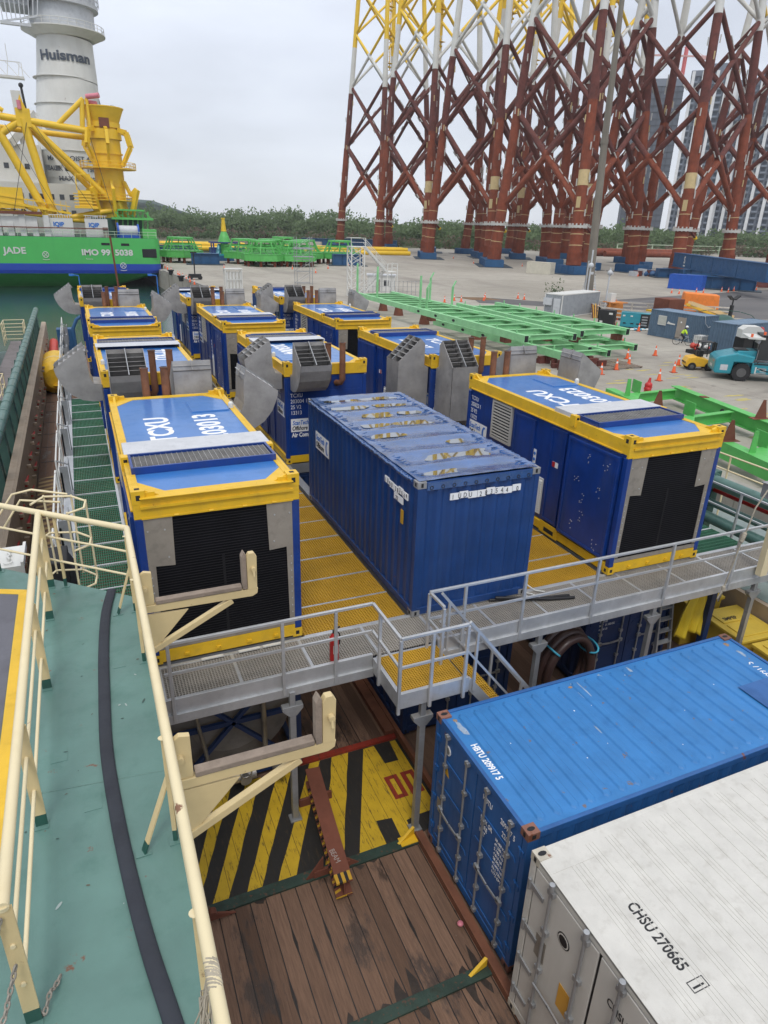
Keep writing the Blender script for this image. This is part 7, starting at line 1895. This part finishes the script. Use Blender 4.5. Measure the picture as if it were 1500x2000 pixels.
g = MB(); g.ext([(0, 0, .25), (.9, 0, .25), (1.6, 0, .3), (1.6, 0, .85), (.7, 0, 1.05), (.1, 0, .95), (-.05, 0, .6)], (0, 1.15, 0)); g.build('body', CAT, t, bevel=.07)
g = MB()
for x, x2 in ((.75, .95), (1.75, 1.7)):
    for y in (.12, 1.02): g.beam((x, y, .9), (x2, y, 2.1), .07, .07)
g.box(.85, 1.8, .08, 1.08, 2.08, 2.14); g.box(.75, 1.25, .35, .8, 1.0, 1.45); g.box(2.0, 2.1, .3, .45, .1, 2.1); g.box(2.0, 2.1, .75, .9, .1, 2.1)
for y in (.12, .5, .8): g.box(-.07, -.04, y, y+.2, .5, .62)
g.build('overhead_guard', BLK, t)
wheel(t, .45, -.03, .2, .28, .28); wheel(t, .45, .95, 1.18, .28, .28); wheel(t, 1.75, -.03, .22, .32, .32); wheel(t, 1.75, .93, 1.18, .32, .32)

# ================================================================ heavy lift ship astern
def stern_profile():
    return [(-60, 5.4), (16.1, 5.4), (16.1, 1.6), (16.0, -.9), (14.4, -2.0), (9.8, -3.0), (-20, -3.1), (-60, -3.1)]
SY = 147
sh = thing('heavy_lift_ship', 'green heavy lift ship with blue band moored stern-on behind the containers', 'ship', (0, SY, 0))
def strip(z0, z1, m, off, name='hull'):
    g = MB(); N_ = 16; R_ = 16.1
    def xr(z): return 16.1 if z > -.9 else 16.1+(z+.9)*3.0
    def ring(z):
        xe = xr(z); pts = [(-60, 0), (xe-2.2, 0)]
        for i in range(1, 7): q = PI/2*i/6; pts.append((xe-2.2+2.2*math.sin(q), 2.2-2.2*math.cos(q)))
        pts.append((xe-.0, 60)); return [(x, y-off+( -min(0, z+.9))*1.5, z) for x, y in pts]
    zs = [z0+(z1-z0)*i/3 for i in range(4)]
    for a_, c_ in zip(zs[:-1], zs[1:]):
        A, B = ring(a_), ring(c_); n_ = len(A); g.add(A+B, [(i, i+1, n_+i+1, n_+i) for i in range(n_-1)], 0, True)
    return g.build(name, m, sh)
strip(.75, 5.4, HULLG, 0); strip(-1.0, .75, HULLB, 0, 'blue_band'); strip(-3.7, -1.0, HULLG, 0, 'lower_hull')
g = MB(); g.ext([(-60, 0, 5.38), (13.9, 0, 5.38), (15.5, .7, 5.38), (16.1, 2.2, 5.38), (16.1, 60, 5.38), (-60, 60, 5.38)], (0, 0, .02)); g.build('ship_deck', DKGRN, sh)
text('JADE', 1.55, SHIPW, sh, (-11.2, -.05, 2.45), (PI/2, 0, 0), sx=1.08, bold=.04)
text('IMO 9915038', 1.45, SHIPW, sh, (1.75, -.05, 2.3), (PI/2, 0, 0), sx=1.12, bold=.05)
text('Panama', .4, SHIPW, sh, (2.4, -.05, 1.5), (PI/2, 0, 0))
g = MB()
for x, z in ((-4.4, 2.3), (8.9, .45)):
    g.path([(x+.5*math.cos(q), -.04, z+.5*math.sin(q)) for q in [2*PI*i/18 for i in range(18)]], .07, 6, closed=True); g.beam((x-.35, -.04, z-.35), (x+.35, -.04, z+.35), .09, .09); g.beam((x-.35, -.04, z+.35), (x+.35, -.04, z-.35), .09, .09)
    g.path([(x-.6+i*.15, -.04, z-.8-.12*math.sin(PI*i/8)) for i in range(9)], .05, 5)
split_build(g, 'hull_mark', SHIPW, sh)
g = MB()
for x, z, w_, h_ in ((5.4, 4.05, 1.5, .45), (8.9, 4.0, 1.5, .45)): g.box(x, x+w_, -.03, .0, z, z+h_)
g.box(12.6, 15.3, -.06, .6, 1.9, 3.55); split_build(g, 'hull_opening', DARK, sh, bevel=.15)
g = MB()
for x0 in (-60,):
    for z in (6.0, 6.5): g.tube((-60, .1, z), (15.6, .1, z), .04, n=5)
for k in range(50): g.tube((-58+k*1.5, .1, 5.4), (-58+k*1.5, .1, 6.5), .04, n=5)
g.build('stern_railing', mat('pale_green_railing', (.45, .58, .42), .6, .1), sh)
g = MB(); g.tube((9.0, 3, 6.6), (12.4, 3, 6.6), 1.0, n=18); g.build('winch_drum', PALE, sh)
g = MB(); g.tube((8.7, 3, 6.6), (9.0, 3, 6.6), 1.5, n=18); g.tube((12.4, 3, 6.6), (12.7, 3, 6.6), 1.3, n=18); g.box(8.6, 12.8, 2, 4.5, 5.4, 6.0); g.build('winch_frame', RBLU, sh)
g = MB()
for i in range(7): x = 9+i*.95; g.beam((x, 8, 5.4), (x+.5, 8, 10.2), .2, .3); g.beam((x, 8, 10.0-.5*(i % 2)), (x+1.2, 8, 8.6), .2, .2)
g.box(8.2, 16, 7, 10, 8.6, 9.0); g.box(9.5, 14.5, 7, 10, 10.2, 10.5); g.box(13.2, 15.8, 1.5, 5, 5.4, 7.0); g.build('green_deck_frames', BGRN, sh)
for k, x in enumerate((-3.0, 3.1)):
    g = MB(); g.box(x, x+4.0, 2.5, 6, 5.4, 8.6); 
    for i in range(9): g.box(x+.2+i*.42, x+.3+i*.42, 2.45, 2.5, 8.6, 9.1)
    g.box(x, x+4, 2.5, 6, 9.1, 9.2); o = g.build('deck_cabin', SHIPW, sh); text('IQIP', 1.0, HBLUE_L, o, (x+.6, 2.44, 7.2), (PI/2, 0, 0), bold=.04)
g = MB(); g.box(6.1, 7.1-.1, 1.8, 2.4, 5.4, 7.2); g.build('brown_locker', TAN, sh)
g = MB(); g.beam((-60, 1.6, 6.9), (7, 1.6, 6.9), .3, .18); g.beam((-60, 1.8, 9.2), (-4, 1.8, 9.3), .5, .5); g.build('red_pipes', RUST, sh)
g = MB()
for i in range(5): g.box(-12+i*2.0, -11+i*2.0, 2, 5, 5.4, 9-(i % 2)*1.4)
g.box(-11, -5, 2.2, 5, 7, 8.7); g.build('white_deck_gear', SHIPW, sh)
g = MB(); g.box(-45, 4.6, 22, 50, 5.4, 15); g.box(-40, -3, 24, 50, 15, 22)
hs = g.build('superstructure', SHIPW, sh)
g = MB(); rr = random.Random(2)
for i in range(9):
    for z in (9, 12, 17.5): x = -14+i*1.9; g.box(x, x+.9, 21.94 if z < 15 else 23.94, 22.0 if z < 15 else 24, z, z+1.0)
split_build(g, 'ship_window', GLASS, hs)
# crane tower
cr = thing('ship_crane', 'tall white tapering crane tower on the green ship, lettered Huisman', 'crane', (2.6, 186, 0))
g = MB(); g.tube((0, 0, 5.4), (.6, 0, 26), 7.0, 6.75, n=48); g.tube((.6, 0, 26), (1.6, 0, 36), 6.75, 6.1, n=48); g.tube((1.6, 0, 36), (2.1, 0, 43.5), 6.1, 5.5, n=48)
g.build('tower', SHIPW, cr)
g = MB(); g.tube((2.1, 0, 43.5), (2.1, 0, 44.6), 6.0, 8.2, n=40); g.tube((2.1, 0, 44.6), (2.1, 0, 44.8), 8.3, n=40)
for i in range(30):
    q = 2*PI*i/30; g.tube((2.1+8.1*math.cos(q), 8.1*math.sin(q), 44.8), (2.1+8.1*math.cos(q), 8.1*math.sin(q), 46), .06, n=4)
g.path([(2.1+8.1*math.cos(2*PI*i/30), 8.1*math.sin(2*PI*i/30), 46) for i in range(30)], .07, 5, closed=True); g.path([(2.1+8.1*math.cos(2*PI*i/30), 8.1*math.sin(2*PI*i/30), 45.4) for i in range(30)], .05, 5, closed=True)
g.build('gallery', SHIPW, cr)
g = MB(); g.tube((2.1, 0, 44.8), (2.1, 0, 49), 6.4, 6.4, n=40); g.tube((2.1, 0, 49), (2.1, 0, 49.8), 7.4, n=40); g.tube((2.1, 0, 49.8), (2.1, 0, 58), 7.0, n=40)
g.box(-9.5, .5, -6, 6, 49.5, 58); g.box(-9.2, -4, -4, 4, 48.0, 49.5)
for i in range(9): g.beam((-9+i*.8, -6.2, 44.5+i*.2), (-9.2+i*.9, -6.2, 49.5), .18, .18)
g.beam((-9.5, -6.2, 44.3), (-2, -6.4, 46.0), .3, .3); g.box(-9.6, -4.0, -6.6, -5.6, 43.9, 44.4)
for z in (50.5, 52.5): g.path([(2.1+7.6*math.cos(2*PI*i/30), 7.6*math.sin(2*PI*i/30), z) for i in range(30)], .09, 5, closed=True)
for i in range(30): q = 2*PI*i/30; g.beam((2.1+7.6*math.cos(q), 7.6*math.sin(q), 49.8), (2.1+7.6*math.cos(q), 7.6*math.sin(q), 52.5), .12, .12)
g.build('slewing_platform', PALE, cr)
# letters set on the curved tower, one by one
def ring_text(s_, size, z, angc, R_, cx, parent, m, sx=1.1, bold=.03):
    o = text(s_, size, m, parent, (0, 0, 0), sx=sx, bold=bold, align='CENTER'); me = o.data
    for v in me.vertices:
        q = angc+v.co.x/R_; r_ = R_+.03+v.co.z; v.co = (cx+r_*math.sin(q), -r_*math.cos(q), z+v.co.y)
    return o
DKTX = mat('slate_lettering', (.06, .075, .10), .5, .05)
ring_text('Huisman', 2.5, 38.9, rad(-2), 6.02, 1.78, cr, DKTX, 1.25, .09)
for s_, z in (('MAIN HOIST 4000 MT', 20.0), ('AUX HOIST 1500 MT', 18.0), ('MAX LIFT 80 M', 16.0), ('NO WALKING', 10.6)): ring_text(s_, 1.3, z, rad(10 if z > 12 else 22), 6.98, .4, cr, DKTX)
g = MB(); g.tube((-7.2, -1, 24), (-7.8, -1, 34), .25, n=8); g.ball((-7.8, -1, 34.2), .5, 8); g.build('exhaust_stack', BLK, cr)
g = MB(); g.box(8.0, 11.3, -2, 1, 29.8, 30.2); g.ext([(7.3, -1, 27.6), (8.0, -1, 30), (10.6, -1, 30)], (0, .6, 0)); g.ball((10.2, -.5, 31.2), .95, 12, m=1); g.tube((8.0, -.5, 30), (7.5, -.5, 33), .1, n=6); g.build('radar_bracket', [DKGRN, PALE], cr)
g = MB()
for z in (11, 16.5, 22, 26, 31, 36): g.tube((.0+(z-5)*.035, 0, z), (.0+(z-5)*.035, 0, z+.07), 7.05 if z < 26.5 else 7.05-(z-26)*.066, n=48)
g.build('weld_seams', mat('seam_off_white', (.53, .53, .50), .6, .1), cr)  # seams a little darker than the tower paint
g = MB()
for i in range(30): g.tube((7.2+.05*i, -1.5, 6+i*.7), (7.2+.05*i, -1.5, 6+(i+1)*.7), .05, n=4)
g.build('cable_run', DARK, cr)
# white mast left of tower
b = MB()
b.beam((-8.5, 170, 22), (-3.4, 175, 28), 1.5, 1.5); b.beam((-3.4, 175, 28), (.6, 172, 18.5), 1.1, 1.1); b.beam((-5.6, 173, 20), (-6.0, 173, 31.5), 1.8, 1.8)
b.box(-16, -4.0, 172, 174, 33.6, 34.0)
for k in range(6): b.beam((-15+k*2, 173, 34), (-14.5+k*2, 173, 36.6), .12, .12); b.beam((-15+k*2, 173, 36.4), (-13+k*2, 173, 34), .1, .1)
b.beam((-16, 173, 36.5), (-4.4, 173, 36.5), .15, .15); b.beam((-4.2, 173, 34), (-4.2, 173, 36.5), .15, .15); b.tube((-6.5, 173, 36.5), (-6.5, 173, 39.4), .06, n=5)
tag(b.build('white_boom_head', SHIPW), 'white folded boom and mast platform left of the crane tower', 'boom')
# yellow pile gripper tower and lying lattice boom
gp = thing('gripper_tower', 'yellow cylindrical pile gripper tower with funnel top on the green ship', 'gripper', (9.0, 160, 0))
g = MB(); g.tube((0, 0, 5.8), (0, 0, 11), 3.0, 2.9, n=30); g.tube((0, 0, 11), (0, 0, 24.9), 2.75, 2.75, n=30); g.tube((0, 0, 24.9), (0, 0, 25.8), 3.05, n=30); g.tube((0, 0, 25.8), (0, 0, 28.2), 2.9, 3.9, n=30, cap=False); g.tube((0, 0, 28.2), (0, 0, 28.4), 4.0, n=30)
for z in (20.3, 22.9, 14.6): g.tube((0, 0, z), (0, 0, z+.25), 3.0, n=30)
g.tube((0, 0, 22.9), (0, 0, 24.6), 3.1, n=30); g.build('cylinder', SHIPY, gp)
g = MB()
for q in (-2.3, -1.55, -.6, .35, 1.2, 2.4):
    g = MB(); c, s = math.cos(q), math.sin(q)
    g.beam((3.0*c, 3.0*s, 24.6), (4.6*c, 4.6*s, 24.2), .6, .8); g.beam((4.6*c, 4.6*s, 24.2), (5.2*c, 5.2*s, 21.8), .6, .9); g.beam((5.2*c, 5.2*s, 21.8), (3.1*c, 3.1*s, 18.4), .5, .5)
    g.beam((3.0*c, 3.0*s, 15.6), (4.2*c, 4.2*s, 13.0), .5, .5); g.beam((4.2*c, 4.2*s, 13.0), (5.6*c, 5.6*s, 14.2), .5, .8); g.beam((5.6*c, 5.6*s, 14.2), (3.9*c, 3.9*s, 9.2), .6, .8); g.beam((3.9*c, 3.9*s, 9.2), (4.4*c, 4.4*s, 6), .4, .4); g.build('clamp_arm', SHIPY, gp)

g = MB()
for z, r_ in ((17.7, 5.2), (12.0, 4.6)):
    g.tube((0, 0, z), (0, 0, z+.15), r_, n=24)
    for k in (.6, 1.2): g.path([(r_*math.cos(2*PI*i/24), r_*math.sin(2*PI*i/24), z+k) for i in range(24)], .06, 5, closed=True)
    for i in range(24): q = 2*PI*i/24; g.tube((r_*math.cos(q), r_*math.sin(q), z), (r_*math.cos(q), r_*math.sin(q), z+1.2), .05, n=4)
g.build('walkway_rings', SHIPY, gp)
g = MB(); g.box(-.9, .9, -3.2, -2.6, 24.8, 26.4); g.build('dark_niche', RUST, gp)
g = MB(); g.box(-4.5, 5, -3.5, 3, 5.4, 8.8); g.build('green_pedestal', DKGRN, gp)
bm = thing('lattice_boom', 'yellow tubular lattice boom lying across the ship in front of the white tower', 'boom', (0, 157, 0))
def tb(g, a_, c_, r_): g.tube((a_[0], a_[2] if len(a_) > 2 else 0, a_[1]), (c_[0], c_[2] if len(c_) > 2 else 0, c_[1]), r_, n=12)
for (a_, c_, r_) in (((-12, 25.6), (6.2, 23.9), .62), ((-12, 23.9, 3), (6, 23.0, 3), .5), ((-5.0, 25.2), (-2.2, 9.4), .75), ((-4.3, 24.8), (10.0, 10.7), .55), ((-3.8, 23.5, 2), (8.0, 11.0, 2), .5), ((-5.2, 25.0), (-14, 19.0), .6),
                     ((-10, 24.5), (-3.2, 8.8), .75), ((-12, 28.6), (-8, 26.2), .4), ((1.0, 24.8), (5.8, 29.2), .45), ((5.6, 29.2), (5.0, 24), .45), ((6.4, 29.4), (6.4, 24), .3), ((-5.0, 9.6), (-12, 13), .4), ((0.4, 8.6), (10.4, 10.6), .5), ((.2, 8.3), (11, 7.9), .45), ((.1, 8.6), (-14, 9.8), .4), ((10.2, 10.5), (9.8, 11.8), .6), ((-3.2, 9.2), (.5, 8.2), .6)):
    g = MB(); tb(g, a_, c_, r_); g.build('boom_tube', SHIPY, bm)
g = MB(); g.box(-6.0, -3.6, -.6, 1.2, 23.8, 26.8); g.ext([(-5.6, -.6, 26.8), (-4.2, -.6, 26.8), (-4.9, -.6, 29.0)], (0, .6, 0), 0); g.build('node_box', SHIPY, bm)
g = MB(); g.tube((6.4, 0, 29.6), (8.6, -1, 29.9), .45, n=12); g.tube((6.6, 1, 28.9), (8.0, 0, 28.6), .4, n=12); g.tube((-5.2, -.7, 26.6), (-5.2, -.7, 28), .35, n=8); g.build('pink_pads', PINK, bm)
g = MB()
for i in range(16): x = -14+i*.95; g.beam((x, -1, 11.2-.12*i*.5), (x+.5, -1, 10.2-.12*i*.5), .12, .12); g.box(x, x+.08, -1.05, -.95, 10.0-.06*i, 12.4-.06*i)
g.beam((-14, -1, 12.6), (1, -1, 10.6), .25, .2); g.beam((-14, -1, 11.6), (1, -1, 9.4), .3, .4)
g.box(-12.5, -7.0, -1, 1, 10, 13.6)
for i in range(5): g.tube((1.8, -1.5, 10.8+i*.55), (5.8, -1.5, 10.8+i*.55), .09, n=6)
g.box(1.8, 6.0, -2, 1, 10.4, 10.7); g.box(2.7, 5.0, -1.4, 1, 10.7, 13.6); g.box(2.4, 5.3, -1.4, -1.2, 13.6, 16.6, 0) if False else None
for x in (2.6, 5.2): g.beam((x, -1.2, 13.6), (x, -1.2, 16.4), .2, .2)
g.beam((2.6, -1.2, 16.4), (5.2, -1.2, 16.4), .2, .2); g.build('boom_walkway', SHIPY, bm)
b = MB()
for (p, q) in (((-3, 156, 24), (5, 150, 10)), ((-4, 157, 26), (-9, 150, 8)), ((6, 157, 24), (8.5, 150, 9)), ((-8, 156, 24), (-1, 150, 9))): b.tube(p, q, .05, n=4)
tag(b.build('boom_stays', BLK), 'thin dark wires running down from the yellow lattice boom', 'wires')
# small blue davits on our stern
for i, x in enumerate((.2, 4.45)): b = MB(); b.path([(x, 44, 3), (x, 44, 6.1), (x, 44, 6.25), (x-.35, 44, 6.3)], .03, 8); b.box(x-.5, x-.25, 43.9, 44.1, 6.24, 6.34); tag(b.build('stern_davit', HBLUE_L), 'blue stern lamp pole '+('behind the left row' if i == 0 else 'between the left and middle rows'), 'lamp pole')
b = MB(); b.tube((2.4, 43.3, 2), (2.1, 43.4, 8.4), .06, n=6); tag(b.build('rusty_mast', RUST), 'thin rusty pole above the farthest container of the left row', 'pole')

# ================================================================ woodland, scrub and tower blocks
def clumps(name, specs, m, leaf, per, seed, label, cat, floor=0):
    r_ = random.Random(seed); b = MB(); vs = []; fs = []
    for (cx, cy, cz, rx, ry, rz) in specs:
        for _ in range(per):
            while True:
                p = V((r_.uniform(-1, 1), r_.uniform(-1, 1), r_.uniform(-1, 1)))
                if .35 < p.length < 1: break
            lump = 1+.22*math.sin(p.x*5+cx)+.18*math.sin(p.y*6+cy)+.15*math.sin(p.z*7+cx)
            c = V((cx+p.x*rx*lump, cy+p.y*ry*lump, cz+p.z*rz*lump))
            if c.z < floor: continue
            n_ = V((r_.gauss(0, 1), r_.gauss(0, 1), r_.gauss(.6, .8))).normalized(); a_ = n_.orthogonal().normalized(); e_ = n_.cross(a_); s_ = leaf*r_.uniform(.5, 1.2); q = r_.uniform(0, 6.28)
            u_ = (a_*math.cos(q)+e_*math.sin(q))*s_; w_ = (e_*math.cos(q)-a_*math.sin(q))*s_*.6; k = len(vs)
            vs += [c-u_, c+w_, c+u_, c-w_]; fs.append((k, k+1, k+2, k+3))
    b.v = [tuple(v) for v in vs]; b.f = fs; b.m = [0]*len(fs); b.s = [False]*len(fs)
    o = b.build(name, m); tag(o, label, cat, kind='stuff'); return o
rr = random.Random(21); sp = []
# shoreline in plan: a line from behind the ship round to the far right
def shore(u, off=0):                                      # u = azimuth in degrees, distance of the tree line
    D = 390+30*math.sin(u*.16)+off; return (D*math.sin(rad(u)), D*math.cos(rad(u)))
u = -6
while u < 66:
    for k in range(3):
        x, y = shore(u+rr.uniform(-.5, .5), k*16+rr.uniform(-4, 4)); h_ = rr.uniform(9, 12)*(1.0 if u < 22 else .78)+k*1.2+1.0*math.sin(u*.5)+1.0*math.sin(u*1.7)
        r_ = rr.uniform(4.5, 8.5); sp.append((x, y, h_*.52, r_, r_, h_*.55))
    u += .85
clumps('distant_woodland', sp, LEAF, .85, 640, 5, 'dense green woodland along the far shore', 'woodland')
sp = []; u = 2
while u < 66:
    for k in range(2):
        x, y = shore(u+rr.uniform(-.5, .5), -24-k*14+rr.uniform(-5, 5)); h_ = rr.uniform(2.5, 5.0); sp.append((x, y, h_*.4, rr.uniform(4, 8), rr.uniform(3, 5), h_*.7))
    u += .8
clumps('dry_scrub', [s_ for s_ in sp if rr.random() < .7], DRYL, .8, 110, 6, 'brown dry scrub in front of the woodland', 'scrub')
clumps('green_scrub', [(x+3, y-6, z, a_, b_, c_*.9) for (x, y, z, a_, b_, c_) in sp if rr.random() < .55], SHRB, .8, 110, 7, 'low green scrub in front of the woodland', 'scrub')
b = MB(); P = []
for i in range(40):
    u = -8+i*2; D = 1500; hh = 36+3*math.sin(i*1.3); P.append((D*math.sin(rad(u)), D*math.cos(rad(u)), hh if 2 < i < 8 else 20 if i == 8 else 6))
vs = []; 
for p in P: vs += [(p[0], p[1], -.3), (p[0]*.97, p[1]*.97, p[2]*.8), (p[0]*1.03, p[1]*1.03, p[2])]
b.add(vs, [(3*i, 3*i+3, 3*i+4, 3*i+1) for i in range(39)]+[(3*i+1, 3*i+4, 3*i+5, 3*i+2) for i in range(39)], 0, True)
structure(b, 'distant_hills', mat('far_hill', (.055, .085, .075), .9, .2, scale=.02))

mat('balcony_slate', (.20, .23, .28), .6, .1, scale=.1)
def facade_parts(mb, name, m, parent, n_=100):
    """the first hundred pieces as parts of their own, the rest as one"""
    k = len(mb.f)//6; a = MB(); b = MB()
    tot = sorted(range(k), key=lambda i: -mb.v[8*i][2])
    for dst, ids in ((a, tot[:n_]), (b, tot[n_:])):
        for i in ids: dst.add(mb.v[8*i:8*i+8], [[q-8*i for q in f] for f in mb.f[6*i:6*i+6]])
    split_build(a, name, m, parent)
    if b.v: tag(b.build('lower_'+name+'s', m, parent), kind='stuff')
def building(name, label, cx, cy, W_, D_, Hh, rz, wallm, floors, cols, fins, parap=3):
    t = thing(name, label, 'building', (cx, cy, 0), rz)
    g = MB(); g.box(-W_/2, W_/2, 0, D_, 0, Hh); g.build('wall', wallm, t)
    g = MB(); g.box(-W_/2-.8, W_/2+.8, -.8, D_+.8, Hh, Hh+parap); g.box(-W_/4, W_/4, D_*.3, D_*.7, Hh+parap, Hh+parap+5); g.build('roof', BWALL, t)
    if floors:
        fh = Hh/floors; wd = MB(); bl = MB()
        cw = W_/cols
        for f_ in range(floors):
            for c_ in range(cols):
                x = -W_/2+cw*c_; wd.box(x+cw*.16, x+cw*.84, -.25, -.02, f_*fh+fh*.30, f_*fh+fh*.86)
                if c_ % 2 == 0: bl.box(x+cw*.05, x+cw*.95, -1.5, -.3, f_*fh+.05, f_*fh+fh*.30)
            for c_ in range(max(2, cols//2)):
                dw = D_/max(2, cols//2); wd.box(-W_/2-.25, -W_/2-.02, dw*c_+dw*.2, dw*c_+dw*.8, f_*fh+fh*.3, f_*fh+fh*.86)
        facade_parts(wd, 'window', BGLS, t); facade_parts(bl, 'balcony', MATS['balcony_slate'], t)
    for fx in fins:
        g = MB(); g.box(fx*W_/2-.9, fx*W_/2+.9, -2.2, -.0, 0, Hh+parap*.8); g.build('white_fin', BFIN, t)
    return t
def azd(u, D): return D*math.sin(rad(u)), D*math.cos(rad(u))
building('tower_block', 'grey apartment tower with white fins behind the jackets, beside the netted building', 375, 364, 26, 30, 98, rad(-45), BWALL, 26, 7, (-.95, -.5, .1, .55, .97))
building('tower_block', 'grey apartment tower with white fins at the right picture edge', 402, 340, 44, 30, 93, rad(-54), BWALL, 25, 12, (-.99, -.72, -.4, -.05, .3, .62, .99))
t_ = thing('netted_tower', 'dark netted building under construction behind the jackets', 'building', (352, 383, 0), rad(-38))
g = MB(); g.box(-13, 13, 0, 30, 0, 93); g.build('netting', BNET, t_)
g = MB()
for k in range(25): g.box(-13.25, 13.25, -.3, -.02, k*3.7+1, k*3.7+1.35)
for k in range(9): g.box(-13.1+k*3.25, -12.85+k*3.25, -.35, -.05, 0, 93)
g.build('scaffold_lines', mat('scaffold_dark', (.075, .085, .105), .7, .2, scale=.1), t_)
g = MB(); g.box(-13, 13, -.4, 30, 93, 97); g.build('steel_top', BWALL, t_)
t_ = thing('tower_crane', 'red and white tower crane on top of the building behind the jackets', 'crane', (362, 378, 97)); g = MB()
for a_, c_ in (((0, 0, 0), (0, 0, 13)), ((0, 0, 13), (0, 0, 17))): g.beam(a_, c_, 1.7, 1.7)
g.build('mast', mat('crane_red', (.60, .12, .12), .6, .1), t_)
g = MB(); g.beam((-17, 16, 13.5), (9, -10, 11), .7, .9); g.beam((0, 0, 17), (-12, 11, 13.5), .18, .18); g.beam((0, 0, 17), (7, -8, 11.5), .18, .18); g.box(5, 8, -9, -6, 9.5, 11.2); g.build('jib', [mat('crane_pale', (.60, .35, .33), .6)], t_)

# ================================================================ air
b = MB(); b.box(-700, 900, -60, 1000, -4.7+.0, 150); hz = b.build('haze', [])
hz_m = bpy.data.materials.new('haze_air'); hz_m.use_nodes = True; t_ = hz_m.node_tree; t_.nodes.remove(t_.nodes['Principled BSDF'])
pv = t_.nodes.new('ShaderNodeVolumePrincipled'); pv.inputs['Color'].default_value = (.92, .94, .97, 1); pv.inputs['Density'].default_value = HAZE_D; pv.inputs['Anisotropy'].default_value = .3
t_.links.new(pv.outputs[0], t_.nodes['Material Output'].inputs['Volume']); hz.data.materials.append(hz_m)
tag(hz, kind='stuff'); hz['label'] = 'thin pale haze over the harbour'
